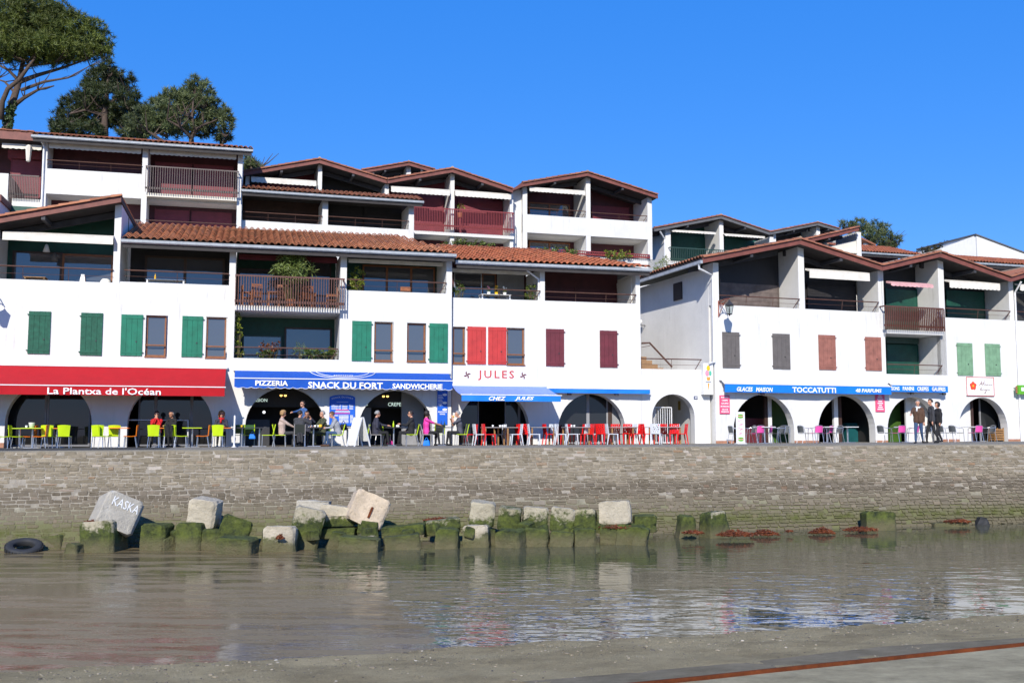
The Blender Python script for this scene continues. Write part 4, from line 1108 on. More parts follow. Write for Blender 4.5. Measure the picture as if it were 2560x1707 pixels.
for pxs, py in (((703, 713), 988), ((959, 968.5), 990)):
    t = thing('spotlight', 'twin warm spotlights hanging in the %s arch of the snack bar' % ('PRESSION' if py == 988 else 'CREPES'), 'lamp', FA.w(X(sum(pxs)/2, py, .7), .7, Z(sum(pxs)/2, py, .7)), FA.psi, 'lit spotlights in the snack bar')
    mb = MB(); mb.box(-.2, .2, -.02, .02, .16, .19); mb.tube([(0,0,.19),(0,0,.6)], .012, 5); mb.build('bracket', 'black_iron', t)
    for s in (-1, 1):
        mb = MB(); mb.lathe([(.03,.16),(.05,.1),(.065,.02)], 10, (s*.085, 0, 0)); mb.build('lamp_shade', 'black_iron', t)
        MB().ell((s*.085, -.01, .0), (.055, .055, .055)).build('bulb', 'bulb', t, smooth=True)
o = MB().ell((0, 0, 0), (.06, .06, .06)).build('globe_lamp', 'bulb_white', None, smooth=True); o.location = FA.w(X(660, 1030, 1.9), 1.9, Z(660, 1030, 1.9)); tag(o, 'small white globe lamp glowing in the dark snack bar counter', 'lamp')
# ---------------------------------------------------------------- B: red-shuttered house
hB = frame_thing(FB, 'terraced_house', 'white house with bright red and wine red shutters and JULES painted on it', 'house', 'houses along the quay')
X = lambda px, py=900, d=0: FB.p(px, py, d)[0]
Z = lambda px, py, d=0: FB.p(px, py, d)[1]
b0, b1, b2, b3, b4 = X(1131, 800)+.0, X(1350, 700), X(1362, 700), X(1589, 720), X(1600, 720)
zpB = (Z(1240, 747)+Z(1480, 756))/2; zeB = (FB.Z(1132, 650, -.5)+FB.Z(1624, 675, -.5))/2
mb = MB(); arch_px(mb, FB, b0, X(1352, 1060), 1147, 1323, 978, G0, G1); arch_px(mb, FB, X(1352, 1060), b4, 1396, 1563, 984, G0, G1)
wins = [(1132, 1163, 817, 909), (1267, 1312, 820, 912)]
hl = [(FB.p(a, d)[0], FB.p(b, d)[0], FB.p(a, d)[1], FB.p(b, c)[1]) for a, b, c, d in wins]; hl[0] = (b0+.02, *hl[0][1:])
wall_grid(mb, b0, b4, G1, zpB, 0, .25, hl)
mb.box(b0, b4, .25, 2.3, zpB-.95, zpB-.75); mb.box(b4-.25, b4-.002, .45, 9, G0, zeB-.25)
mb.build('wall', 'white_wall', hB)
for (a, b, c, d) in wins: pwindow(hB, FB, a+1, b-1, c+1, d-1)
shutter(hB, FB, 1168, 1215, 817, 910, 'red_shutter'); shutter(hB, FB, 1220, 1266, 818, 911, 'red_shutter', hinge='R')
shutter(hB, FB, 1365, 1410, 823, 915, 'wine', hinge='R'); shutter(hB, FB, 1500, 1543, 827, 918, 'wine', hinge='R')
pillar(hB, (b1+b2)/2, b2-b1, 0, 2.3, zpB, zeB-.1); pillar(hB, (b3+b4)/2, b4-b3, 0, 2.3, zpB, zeB-.1)
eave_roof(hB, b0+.02, X(1626, 676, -.5), zeB, 4.8, .3, mat='tile_new', nparts=280, hipR=.8)
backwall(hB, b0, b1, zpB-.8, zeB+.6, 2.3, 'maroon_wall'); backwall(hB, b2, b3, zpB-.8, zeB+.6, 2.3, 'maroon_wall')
window(hB, X(1135, 710, 2.2), X(1205, 710, 2.2), zpB-.6, Z(1170, 682, 2.2), 2.2, 'alu', fw=.05); window(hB, X(1205, 710, 2.2), X(1240, 710, 2.2), zpB-.6, Z(1220, 684, 2.2), 2.2, 'wood_frame', fw=.06)
slab_box(hB, X(1243, 710, 2.25), X(1310, 710, 2.25), 2.24, 2.29, zpB-.6, Z(1275, 686, 2.2), 'shop_grey', 'door_panel')
slats(hB, X(1366, 720, 2.2), X(1437, 720, 2.2), zpB-.7, zeB-.5, 2.2, 'maroon_wall'); slats(hB, X(1440, 720, 2.2), X(1540, 720, 2.2), zpB-.7, zeB-.5, 2.2, 'maroon_wall')
handrail(hB, b0+.25, b1, Z(1250, 724, -.06), drop=.42); handrail(hB, b2, b3, Z(1475, 733, -.06), drop=.42)
blind(hB, b0+.05, b1-.35, zeB-.26, d=.35, h=.09, scallop=False)
zt = FB.tz(b0); room(hB, b0+.1, b4-.3, zt, 3.05, .5, 5)
for a, b in ((1140, 1197), (1262, 1298), (1298, 1322)): window(hB, X(a, 1060, .8), X(b, 1060, .8), .06, 2.95, .8, 'shop_frame', 'shop_pane', fw=.05)
MB().box(X(1157, 1090, 1.0), X(1195, 1090, 1.0), .95, 1.0, .06, .95).build('counter_front', 'ochre', hB)
for a, b in ((1392, 1470), (1470, 1520)): window(hB, X(a, 1060, .8), X(b, 1060, .8), .08, 2.95, .8, 'shop_grey', 'shop_pane', fw=.07)
slab_box(hB, X(1520, 1060, .8), X(1530, 1060, .8), .78, .9, .08, 2.95, 'dark_frame', 'door_post'); slab_box(hB, X(1530, 1060, .8), X(1566, 1060, .8), .8, .9, .08, 2.95, 'shop_grey', 'inner_wall')
mb = MB(); mb.tube([(X(1318, 655, .2)-.1, -.1, zeB-.2)]+[(X(1345, 700, .2), .1, zeB-.55), (X(1345, 700, .2), .1, zpB)], .045, 8); mb.build('downpipe', 'white_metal', hB)
lettering(hB, 'JULES', X(1195, 937), X(1285, 939), Z(1240, 951), Z(1240, 926), -.012, 'red_letter', bold=.012, spacing=1.3)
for pxc, pyc in ((1168, 937), (1308, 939)):        # four-headed comma emblem
    cx_, cz_ = FB.p(pxc, pyc, -.01); mb = MB(); q = .16
    for k in range(4):
        a = k*math.pi/2; pts = []
        for i in range(9):
            th = math.pi*i/8; pts.append((q*(.5+.5*math.cos(math.pi-th)), q*.48*math.sin(th)))
        for i in range(1, 6):
            th = math.pi*i/6; pts.append((q*(.75+.25*math.cos(th)), -.0+q*.16*math.sin(th)))
        rot = [(x*math.cos(a)-y*math.sin(a), x*math.sin(a)+y*math.cos(a)) for x, y in pts]
        n = len(mb.v); mb.v.extend([(cx_+x, -.011, cz_+y) for x, y in rot]); mb.f.append(tuple(range(n+len(rot)-1, n-1, -1))); mb.mi.append(0)
    mb.build('painted_emblem', 'wine', hB)
# ---------------------------------------------------------------- stair court between B and C
sg = frame_thing(FB, 'gate_wall', 'white arched gate wall with barred gate between the red and grey shuttered houses', 'gate wall')
g0, g1 = b4+.01, FB.p(1775, 1000)[0]; zg = Z(1680, 923)
mb = MB(); a, b = X(1631, 1060), X(1737, 1060); c, r = (a+b)/2, (b-a)/2; top = Z(1684, 985)
arch_wall(mb, g0, g1, G0, zg, c, r, top-r, r, 0, .45); mb.box(g0, g1, .45, 3.5, zg-.2, zg); mb.build('wall', 'white_wall', sg)
MB().box(g0, g1, 3.4, 3.5, G0, zg-.2).build('passage_end', 'white_wall', sg); MB().box(X(1700, 1060, 2), X(1700, 1060, 2)+.1, .5, 3.4, G0, zg-.2).build('passage_wall', 'white_wall', sg)
gt = MB(); x0, x1 = X(1634, 1060, .6), X(1680, 1060, .6); zz = Z(1655, 1017, .6)
for p in ((x0, x0+.04), (x1-.04, x1)): gt.box(*p, .58, .62, .05, zz)
gt.box(x0, x1, .58, .62, zz-.04, zz); gt.box(x0, x1, .58, .62, .1, .14)
gate = gt.build('gate', 'white_metal', sg); me = MB().box(-.012, .012, -.012, .012, 0, zz-.2).mesh('bar'); me.materials.append(M('white_metal'))
for i in range(7): share('bar', me, gate, (x0+(x1-x0)*(i+1)/8, .6, .12))
slab_box(sg, X(1696, 1013, 1.9), X(1712, 1013, 1.9), 1.9, 1.96, Z(1704, 1025, 1.9), Z(1704, 1002, 1.9), 'ochre', 'letter_box')
handrail(sg, g0+.05, X(1755, 897), Z(1680, 897, -.06), drop=Z(1680, 897)-zg, d=.05)
mb = MB()
for i in range(7): mb.box(X(1648, 915, 2.2)-.28*(i+1), X(1648, 915, 2.2)-.28*i, 1.7, 3.2, zg-.1, zg+.17*(i+1))
mb.build('stair', 'terracotta_step', sg)
mb = MB(); mb.tube([(X(1604, 858, 1.6), 1.6, Z(1604, 858, 1.6)), (X(1624, 857, 1.6), 1.6, Z(1624, 857, 1.6)), (X(1680, 917, 1.6), 1.6, Z(1680, 917, 1.6))], .045, 8); mb.tube([(X(1604, 864, 1.6), 1.6, Z(1604, 868, 1.6)), (X(1625, 864, 1.6), 1.6, Z(1625, 864, 1.6))], .015, 6)
mb.build('stair_rail', 'handrail', sg)
# ---------------------------------------------------------------- C and D: gabled houses
X = lambda px, py=900, d=0: FC.p(px, py, d)[0]
Z = lambda px, py, d=0: FC.p(px, py, d)[1]
def front_gable(label, pl, pc, pr, gL, gA, gR, par, mat='tile'):
    h = frame_thing(FC, 'gabled_house', label, 'house', 'houses along the quay')
    return h
hC = frame_thing(FC, 'gabled_house', 'white gabled house with grey and rose shutters above the ice cream awning', 'house', 'houses along the quay')
c0, c1, c2, c3, c4, c5 = X(1783, 720), X(1797, 720), X(1996, 700), X(2011, 700), X(2194, 720), X(2208, 720)
zpC = (Z(1900, 767)+Z(2100, 776))/2
gl, ga, gr = FC.p(1757, 655, -.6), FC.p(2001, 608, -.6), FC.p(2206, 674, -.6)
zl, zr = gl[1], gr[1]; zm = (zl+zr)/2
gable(hC, gl[0], zl, ga[0], ga[1], gr[0], zr, d0=-.6, d1=10.5, mat='tile')
mb = MB(); arch_px(mb, FC, c0, X(2015, 1060), 1834, 1985, 986, G0, G1); arch_px(mb, FC, X(2015, 1060), c5-.1, 2046, 2188, 988, G0, G1)
wall_grid(mb, c0, c5-.1, G1, zpC, 0, .25, [])
# side wall facing the stair court, with a small opening
hx = [FC.p(1, 1)]
mb.box(c0, c0+.25, .45, 10.5, G0, zl-.02) ; mb.box(c0+.25, c5-.1, .25, 1.6, zpC-.95, zpC-.75)
mb.build('wall', 'white_wall', hC)
slk = (zl-.02)
for s, w, zt_ in ((( c0+c1)/2+.004, c1-c0-.008, zl+.12), ((c2+c3)/2, c3-c2, ga[1]), ((c4+c5)/2-.02, c5-c4-.1, zr+.05)): pillar(hC, s, w, 0, 1.6, zpC, zt_)
MB().prism([(c1, zpC-.8), (c4, zpC-.8), (c4, zr+.1), (ga[0], ga[1]), (c1, zl+.15)], 1.6, 1.75).build('back_wall', 'dark_wall', hC)
slats(hC, X(1801, 740, 1.55), X(1945, 740, 1.55), zpC-.7, Z(1880, 702, 1.5), 1.54, 'grey_wood', .2)
slats(hC, X(2020, 740, 1.5), X(2138, 740, 1.5), zpC-.7, Z(2080, 708, 1.5), 1.5, 'dark_wall', .12)
handrail(hC, c1, c2, Z(1900, 743, -.06), drop=.42); handrail(hC, c3, c4, Z(2100, 751, -.06), drop=.42)
blind(hC, c3+.05, X(2174, 690, -.35), Z(2090, 681, -.35), d=-.35, h=.33, scallop=False)
for q, m in (((1807, 1848, 831, 919), 'grey_shutter'), ((1933, 1974, 835, 922), 'grey_shutter'), ((2048, 2088, 838, 924), 'rose_shutter'), ((2165, 2202, 843, 926), 'rose_shutter')): shutter(hC, FC, *q, m, hinge='R' if q[0] in (1807, 2048) else 'L')
# small dark shutter and gutter on the side wall
def side_hit(px, py):
    r = ray(px, py); k = (c0-(CAM-FC.O).dot(FC.t))/r.dot(FC.t); P = CAM+r*k; return (P-FC.O).dot(FC.m), P.z
y0, z1_ = side_hit(1706, 704); y1, z0_ = side_hit(1686, 753)
MB().box(c0-.06, c0-.004, min(y0, y1), max(y0, y1), z0_, z1_).build('shutter', 'dark_wall', hC)
mb = MB(); mb.box(gl[0]-.11, gl[0], -.6, 10.5, zl-.06, zl+.08); mb.build('gutter', 'zinc', hC)
roofC = [o for o in hC.children if o.name.startswith('roof')][0]
tm = tile_mesh('tile')
for i in range(38):
    o = share('tile', tm, roofC, (gl[0]-.05, -.45+i*.28, zl+.21), (0, 0, -math.pi/2)); o.rotation_euler = Matrix.Rotation(-math.pi/2, 3, 'Z').to_euler(); o.rotation_euler.rotate_axis('X', .22)
mb = MB(); mb.tube([(gl[0]-.05, -.35, zl-.05), (gl[0]-.02, -.3, zl-.25), (c0-.06, -.08, zl-.5), (c0-.06, -.08, Z(1765, 905)), (c0-.35, -.12, Z(1765, 908))], .055, 8); mb.build('downpipe', 'white_metal', hC)
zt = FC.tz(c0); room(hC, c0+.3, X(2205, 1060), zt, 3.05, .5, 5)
slab_box(hC, X(1921, 1060, 1.1), X(1930, 1060, 1.1), 1.1, 1.25, .06, 2.9, 'white_metal', 'door_post'); slab_box(hC, X(2086, 1060, 1.1), X(2096, 1060, 1.1), 1.1, 1.25, .06, 2.9, 'white_metal', 'door_post')
slab_box(hC, X(1912, 1060, 1.1), X(1920, 1060, 1.1), 1.1, 1.2, .06, 2.9, 'brown_wall', 'door_frame'); slab_box(hC, X(2097, 1060, 1.1), X(2105, 1060, 1.1), 1.1, 1.2, .06, 2.9, 'brown_wall', 'door_frame')
slab_box(hC, X(1836, 1060, 2), X(1903, 1060, 2), 1.8, 2.5, .06, 1.25, 'wine', 'ice_cream_counter'); slab_box(hC, X(2110, 1060, 2), X(2190, 1060, 2), 1.8, 2.4, .06, 1.05, 'teal_counter', 'counter')
slab_box(hC, X(1930, 1060, 2.4), X(1990, 1060, 2.4), 2.4, 2.5, .06, 2.9, 'shop_green', 'inner_wall'); slab_box(hC, X(2106, 1060, 3.2), X(2200, 1060, 3.2), 3.2, 3.3, .06, 2.9, 'shop_green', 'inner_wall')
for a, b in ((c0, X(1834, 1060)), (X(1985, 1060), X(2046, 1060)), (X(2188, 1060), X(2218, 1060))): MB().box(a, b, -.025, -.002, G0, zt+.12).build('skirting', 'skirting', hC)
# D
hD = frame_thing(FC, 'gabled_house', 'white gabled house with pale green shutters and a brown slatted balcony', 'house', 'houses along the quay')
e0, e1, e2, e3, e4 = c5-.1, X(2347, 740), X(2361, 740), X(2523, 760), X(2535, 760)
zpD = Z(2440, 797); zlD = Z(2285, 936)
ha, hr = FC.p(2351, 640, -.6), FC.p(2527, 702, -.6)
gable(hD, gr[0]+.01, zr, ha[0], ha[1], hr[0], hr[1], d0=-.6, d1=9, mat='tile')
mb = MB(); arch_px(mb, FC, e0, X(2368, 1060), 2219, 2351, 992, G0, G1); arch_px(mb, FC, X(2368, 1060), e4, 2397, 2519, 993.5, G0, G1)
wall_grid(mb, e0, e1, G1, zlD, 0, .25, []); wall_grid(mb, e1, e4, G1, zpD, 0, .25, [])
mb.box(e2, e4, .25, 1.6, zpD-.95, zpD-.75); mb.box(e0, e1, .25, 1.6, zlD-.6, zlD-.4); mb.box(e4-.25, e4-.002, .45, 9, G0, hr[1]-.1)
mb.build('wall', 'white_wall', hD)
pillar(hD, e0+.06, .12, 0, 1.6, zlD, zr+.05); pillar(hD, (e1+e2)/2, e2-e1, 0, 1.6, zlD, ha[1]); pillar(hD, (e3+e4)/2, e4-e3-.01, 0, 1.6, zpD, hr[1]+.08)
zsD = Z(2285, 835, -.3); slab_box(hD, e0+.13, e1-.01, -.25, 1.6, zsD, zsD+.18)
railing(hD, X(2211, 800, -.35), X(2359, 800, -.35), Z(2285, 826, -.35), Z(2285, 767, -.35), -.35, 'brown_rail', 33)
MB().prism([(e0+.12, zsD+.18), (e3, zsD+.18), (e3, hr[1]+.1), (ha[0], ha[1]), (e0+.12, zr+.1)], 1.6, 1.75).build('back_wall', 'dark_wall', hD)
slats(hD, X(2216, 760, 1.5), X(2292, 760, 1.5), zsD+.2, Z(2255, 720, 1.5), 1.5, 'green_wall'); slats(hD, X(2368, 770, 1.5), X(2460, 770, 1.5), zpD-.7, Z(2410, 725, 1.5), 1.5, 'green_wall')
backwall(hD, e0+.12, e1, zlD-.5, zsD, 1.6, 'green_wall'); slats(hD, X(2218, 880, 1.45), X(2294, 880, 1.45), zlD-.4, Z(2255, 862, 1.45), 1.45, 'green_wall'); slab_box(hD, X(2216, 850, 1.3), X(2297, 850, 1.3), 1.3, 1.58, Z(2255, 862, 2.0), Z(2255, 844, 2.0), 'green_rail', 'shutter_box')
handrail(hD, e0+.15, e1, Z(2285, 912, -.06), drop=.42); handrail(hD, e2, e3, Z(2440, 774, -.06), drop=.42)
blind(hD, e2+.03, X(2500, 715, -.35), Z(2430, 708, -.35), d=-.35, h=.3); blind(hD, e0+.16, X(2333, 715, -.5), Z(2270, 711, -.5), d=-.5, h=.12, mat='canvas_pink')
shutter(hD, FC, 2395, 2430, 858, 938, 'pale_green'); shutter(hD, FC, 2465, 2499, 860, 939, 'pale_green', hinge='R')
zt = FC.tz(e0); room(hD, e0+.2, e4-.3, zt, 3.05, .5, 4)
slab_box(hD, X(2262, 1060, .9), X(2400, 1060, .9), .8, .9, .1, 3.0, 'white_wall', 'inner_wall'); slab_box(hD, X(2222, 1060, 1.5), X(2252, 1060, 1.5), 1.5, 1.6, .1, 3, 'shop_green', 'inner_wall')
slab_box(hD, X(2398, 1060, .75), X(2429, 1060, .75), .75, .85, .1, 2.9, 'white_wall', 'inner_wall'); slab_box(hD, X(2429, 1060, .7), X(2433, 1060, .7), .66, .75, .1, 2.9, 'brown_wall', 'door_frame')
window(hD, X(2450, 1060, .9), X(2500, 1060, .9), .1, 2.6, .9, 'shop_grey', 'shop_pane', fw=.07)
for a, b in ((X(2351, 1060), X(2397, 1060)), (X(2519, 1060), e4)): MB().box(a, b, -.025, -.002, G0, zt+.14).build('skirting', 'skirting', hD)
mb = MB(); xx = e4+.02; mb.tube([(xx, -.5, hr[1]), (xx, -.2, hr[1]-.35), (xx, -.07, hr[1]-.5), (xx, -.07, .1)], .045, 8); mb.build('downpipe', 'white_metal', hD)
# E: next house, mostly out of frame
hE = frame_thing(FC, 'gabled_house', 'white house cut off beyond the downpipe with a green loggia', 'house', 'houses along the quay')
f1 = e4+7.5; mb = MB(); arch_wall(mb, e4+.005, e4+3.8, G0, G1, e4+2.3, 1.1, 1.4, 1.1, 0, .45); wall_grid(mb, e4+3.8, f1, G0, G1, 0, .45, []); wall_grid(mb, e4+.005, f1, G1, zpD, 0, .25, [])
mb.box(e4+.005, f1, .25, 1.6, zpD-.95, zpD-.75); mb.build('wall', 'white_wall', hE)
gable(hE, hr[0]+.01, hr[1], hr[0]+3.4, hr[1]+.95, hr[0]+7, hr[1], d0=-.6, d1=9)
pillar(hE, hr[0]+3.4, .24, 0, 1.6, zpD, hr[1]+.9)
MB().prism([(e4, zpD-.8), (f1, zpD-.8), (f1, hr[1]+.3), (hr[0]+3.4, hr[1]+.9), (e4, hr[1]+.1)], 1.6, 1.75).build('back_wall', 'green_wall', hE)
window(hE, X(2539, 770, 1.5), X(2600, 770, 1.5), zpD-.6, Z(2550, 730, 1.5), 1.5, 'alu'); handrail(hE, e4+.05, hr[0]+3.3, Z(2548, 779, -.06), drop=.42)
blind(hE, e4+.1, hr[0]+3.2, Z(2548, 714, -.35), d=-.35, h=.26)
room(hE, e4+.3, f1-.3, zt, 3.05, .5, 4)
# end wall of the row on the far left
# ================================================================== SECOND ROW, HIGHER ON THE HILL
GRP = 'holiday flats stepping up the hill'
def hb(F, a, b, z, root, d0=2.6, d1=8, mat='white_wall'):     # solid body behind the loggias, down to the hillside
    zz = min(hill(F.w(s, d).x, F.w(s, d).y) for s in (a, b) for d in (0, d1))-.3
    return MB().box(a, b, d0, d1, zz, z).build('body', mat, root)
def base_z(F, a, b): return min(hill(F.w(s, d).x, F.w(s, d).y) for s in (a, b) for d in (0, 3))-.3
# R1
F1 = Frame(-.36, 52, 14.5); X = lambda px, py, d=0: F1.p(px, py, d)[0]; Z = lambda px, py, d=0: F1.p(px, py, d)[1]
h = frame_thing(F1, 'flats_block', 'white two storey flats with grey slatted balcony below the pines', 'apartment block', GRP)
a0, a1, m0, m1, r0, r1 = X(105, 430), X(117, 430), X(355, 430), X(369, 430), X(594, 430), X(606, 430)
ze = (Z(90, 340, -.5)+Z(628, 375, -.5))/2; zb = base_z(F1, a0, r1)
eave_roof(h, X(80, 338, -.5), X(632, 375, -.5), ze, 6, .28, mat='tile', nparts=0)
zt, zu = Z(230, 428), Z(230, 490)
z2 = Z(240, 560)-.3
mb = MB(); wall_grid(mb, a1, m0, zu, zt, 0, .25, []); wall_grid(mb, a0, r1, zb, z2, 0, .25, []); mb.box(a0, r1, .25, 1.8, zu, zu+.18); mb.box(a0, r1, .25, 1.8, z2-.2, z2-.02)
mb.build('wall', 'white_wall_old', h)
for a, b in ((a0, a1), (m0, m1), (r0, r1)): pillar(h, (a+b)/2, b-a-.004, 0, 1.8, z2-.01, ze-.1, 'white_wall')
hb(F1, a0, r1, ze+.35, h, 1.8)
backwall(h, a1, m0, z2, ze+.36, 1.5, 'maroon_wall'); backwall(h, m1, r0, z2, ze+.36, 1.5, 'maroon_wall')
slats(h, X(388, 450, 1.4), X(478, 450, 1.4), zu+.2, Z(430, 405, 1.4), 1.4, 'maroon_slat'); slats(h, X(484, 460, 1.4), X(582, 460, 1.4), zu+.2, Z(530, 410, 1.4), 1.4, 'maroon_slat')
slats(h, X(388, 540, 1.4), X(472, 540, 1.4), z2, Z(430, 522, 1.4), 1.4, 'maroon_slat'); slats(h, X(480, 550, 1.4), X(578, 550, 1.4), z2, Z(530, 530, 1.4), 1.4, 'maroon_slat')
slats(h, X(128, 400, 1.4), X(240, 400, 1.4), zt-.6, ze-.5, 1.4, 'maroon_wall'); slats(h, X(243, 405, 1.4), X(352, 405, 1.4), zt-.6, ze-.5, 1.4, 'maroon_wall')
zs = Z(480, 492, -.25); slab_box(h, m1, r0, -.25, .25, zs-.1, zs+.08, 'cream_wall')
railing(h, X(364, 420, -.35), X(598, 420, -.35), Z(480, 487, -.35), Z(480, 421, -.35), -.35, 'grey_rail', 40)
railing(h, X(322, 555, -.05), m0, z2, Z(338, 549, -.05), -.05, 'grey_rail', 7, ret=False)
handrail(h, a1, m0, Z(235, 407, -.06), drop=.35, brace=False); handrail(h, m1, r0, Z(478, 556, -.06), drop=.5, brace=False)
blind(h, X(122, 365, -.1), X(353, 375, -.1), Z(238, 367, -.1), d=-.1, h=.24); blind(h, X(375, 380, -.1), X(591, 385, -.1), Z(483, 383, -.1), d=-.1, h=.22)
mb = MB(); mb.tube([(X(104, 350), -.3, ze-.1), (a0+.06, -.1, ze-.4), (a0+.06, -.06, z2)], .05, 8); mb.build('downpipe', 'white_metal', h)
# R0
F0 = F1.back(1.2); X = lambda px, py, d=0: F0.p(px, py, d)[0]; Z = lambda px, py, d=0: F0.p(px, py, d)[1]
h = frame_thing(F0, 'flats_block', 'maroon shuttered flat beside the tall pines with a crumpled cream blind', 'apartment block', GRP)
x0, x1 = X(-160, 400), a0-.02
zf = Z(45, 342, -.5); zb = base_z(F0, x0, x1)
MB().box(x0, X(92, 345, -.5), -.6, 7, zf-.0, zf+.25).build('roof', 'soffit', h); MB().box(x0, X(93, 345, -.6), -.66, -.602, zf-.2, zf+.22).build('fascia', 'fascia', h)
n = 14
for i in range(n):
    MB().box(x0+(X(92, 345)-x0)*i/n+.01, x0+(X(92, 345)-x0)*(i+1)/n, -.72, -.4, zf+.235+.02*(i % 2), zf+.3+.02*(i % 2)).build('verge_tile', 'tile', h)
wl_ = MB(); zp = Z(62, 497); wall_grid(wl_, X(29, 520), x1, zb, zp, 0, .25, []); wl_.box(x0, x1, .25, 2.4, zp-.9, zp-.7); wl_.box(X(-2, 480)-1.2, X(22, 500), -.3, 2.4, zb, Z(12, 437)); wl_.build('wall', 'white_wall_old', h)
backwall(h, x0, x1, zp-.7, zf, 2.3, 'maroon_wall'); slats(h, X(28, 440, 1.2), X(101, 440, 1.2), zp-.7, Z(60, 398, 1.2), 1.2, 'maroon_slat', .1); MB().box(X(20, 380, 1.1), X(103, 380, 1.1), 1.1, 2.2, Z(60, 398, 1.2), Z(60, 378, 1.2)).build('shutter_box', 'maroon_slat', h)
railing(h, X(25, 440, -.1), X(98, 440, -.1), zp-.02, Z(60, 438, -.1), -.1, 'grey_rail', 18, ret=False)
blind(h, X(5, 365, -.3), X(104, 370, -.3), Z(55, 364, -.3), d=-.3, h=.2); MB().lathe([(.03,-.8),(.1,-.75),(.13,-.4),(.16,0),(.05,.1)], 7, (X(72, 385, -.38), -.45, Z(72, 368, -.4))).build('blind_bunch', 'canvas_cream', h)
hb(F0, x0, x1, zf, h, 2.5)
# wall end of the next house to the left, cut by the frame
hh = frame_thing(FA, 'end_wall', 'shaded white end wall with brown verge standing behind the red awning house', 'wall')
xe = FA.p(2, 520, .8)[0]; ztop = FA.p(2, 506, .8)[1]
MB().box(xe-.25, xe, .6, 8, 5, ztop).build('wall', 'white_wall', hh); MB().box(xe-.3, xe+.06, .5, 8, ztop, ztop+.25).build('verge_board', 'fascia', hh)
# R2 front
F2 = Frame(-.18, 55, 16.5); X = lambda px, py, d=0: F2.p(px, py, d)[0]; Z = lambda px, py, d=0: F2.p(px, py, d)[1]
h = h2 = frame_thing(F2, 'flats_block', 'low white flat with stained parapet and tiled lean-to roof below the first gable', 'apartment block', GRP)
a0, m0, m1, r0, r1 = X(596, 540), X(806, 540), X(820, 540), X(1022, 545), X(1035, 545)
ze = (Z(606, 474, -.5)+Z(1057, 505, -.5))/2; zp = (Z(640, 553)+Z(1015, 573))/2; zb = base_z(F2, a0, r1)
eave_roof(h, X(603, 474, -.5), X(1058, 505, -.5), ze, 1.5, .34, mat='tile', nparts=0)
mb = MB(); wall_grid(mb, a0, r1, zb, zp, 0, .25, []); mb.box(a0, r1, .25, 2.4, zp-.9, zp-.7); mb.box(a0, a0+.2, .25, 4, zb, ze-.2); mb.box(r1-.25, r1-.01, .25, 6, zb, zp-.02); mb.build('wall', 'white_wall_old', h)
pillar(h, (m0+m1)/2, m1-m0, 0, 2.3, zp, ze-.1); pillar(h, (r0+r1)/2, r1-r0, 0, 2.3, zp, ze-.1)
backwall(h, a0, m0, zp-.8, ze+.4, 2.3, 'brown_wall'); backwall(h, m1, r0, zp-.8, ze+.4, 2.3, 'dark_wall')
slats(h, X(612, 520, 2.2), X(797, 530, 2.2), zp-.7, Z(700, 500, 2.2), 2.2, 'brown_wall'); slats(h, X(826, 530, 2.2), X(905, 540, 2.2), zp-.7, Z(870, 512, 2.2), 2.2, 'dark_wall'); slats(h, X(911, 530, 2.2), X(1000, 545, 2.2), zp-.7, Z(950, 516, 2.2), 2.2, 'dark_wall')
MB().box(a0, r1, .8, 4.6, ze+.12, ze+.3).build('ceiling', 'soffit', h); handrail(h, a0+.1, m0, Z(705, 535, -.06), drop=.45); handrail(h, m1, r0, Z(920, 547, -.06), drop=.45)
# R2 gable
def gable_flat(F, label, fl, fa, fr, pil, zbot, back, d0=-.5, blinds=(), rails=(), depth=8, fascia='fascia', mat='tile', bd=2.3, halves='LR', beam=True):
    h = frame_thing(F, 'flats_block', label, 'apartment block', GRP)
    L, A, Rr = F.p(*fl, d0), F.p(*fa, d0), F.p(*fr, d0)
    gable(h, L[0], L[1], A[0], A[1], Rr[0], Rr[1], d0=d0, d1=depth, mat=mat, fascia=fascia, halves=halves, beam=beam)
    def top(s):
        return L[1]+(A[1]-L[1])*(s-L[0])/(A[0]-L[0]) if s < A[0] else A[1]+(Rr[1]-A[1])*(s-A[0])/(Rr[0]-A[0])
    for pa, pb, py in pil:
        a, b = F.p(pa, py)[0], F.p(pb, py)[0]; pillar(h, (a+b)/2, b-a, 0, bd, zbot, top((a+b)/2)+.02)
    xs = [F.p(p[0], p[2])[0] for p in pil]+[F.p(pil[-1][1], pil[-1][2])[0]]
    l = min(xs); r = max(xs)
    mid = [s for s in (l, A[0], r)]
    segs = [(l, A[0]), (A[0], r)] if l < A[0] < r else [(l, r)]
    for (a, b), m in zip(segs, back):
        MB().prism([(a+.01, zbot), (b-.01, zbot), (b-.01, top(b)+.05), (a+.01, top(a)+.05)], bd, bd+.15).build('back_wall', m, h)
    for (pa, pb, py, hh_, dd) in blinds: blind(h, F.p(pa, py, dd)[0], F.p(pb, py, dd)[0], F.p((pa+pb)/2, py, dd)[1], d=dd, h=hh_)
    for (pa, pb, py, dr) in rails: handrail(h, F.p(pa, py)[0], F.p(pb, py)[0], F.p((pa+pb)/2, py, -.06)[1], drop=dr)
    return h, L, A, Rr, l, r, top
F2g = F2.back(4.2)
zb = F2g.Z(800, 500)
h, L, A, Rr, l, r, top = gable_flat(F2g, 'gabled white flat with one cream blind over the low lean-to roof', (607, 438), (799, 406), (967, 457), [(614, 624, 450), (795, 805, 450), (962, 972, 470)], zb, ('maroon_slat', 'dark_wall'), blinds=((628, 791, 450, .26, -.3),))
hb(F2g, l, r, L[1], h); MB().box(l, r, 0, .25, base_z(F2g, l, r), zb).build('wall', 'white_wall', h)
F3 = Frame(-.1, 72, 16.5); zb = F3.Z(1000, 460)
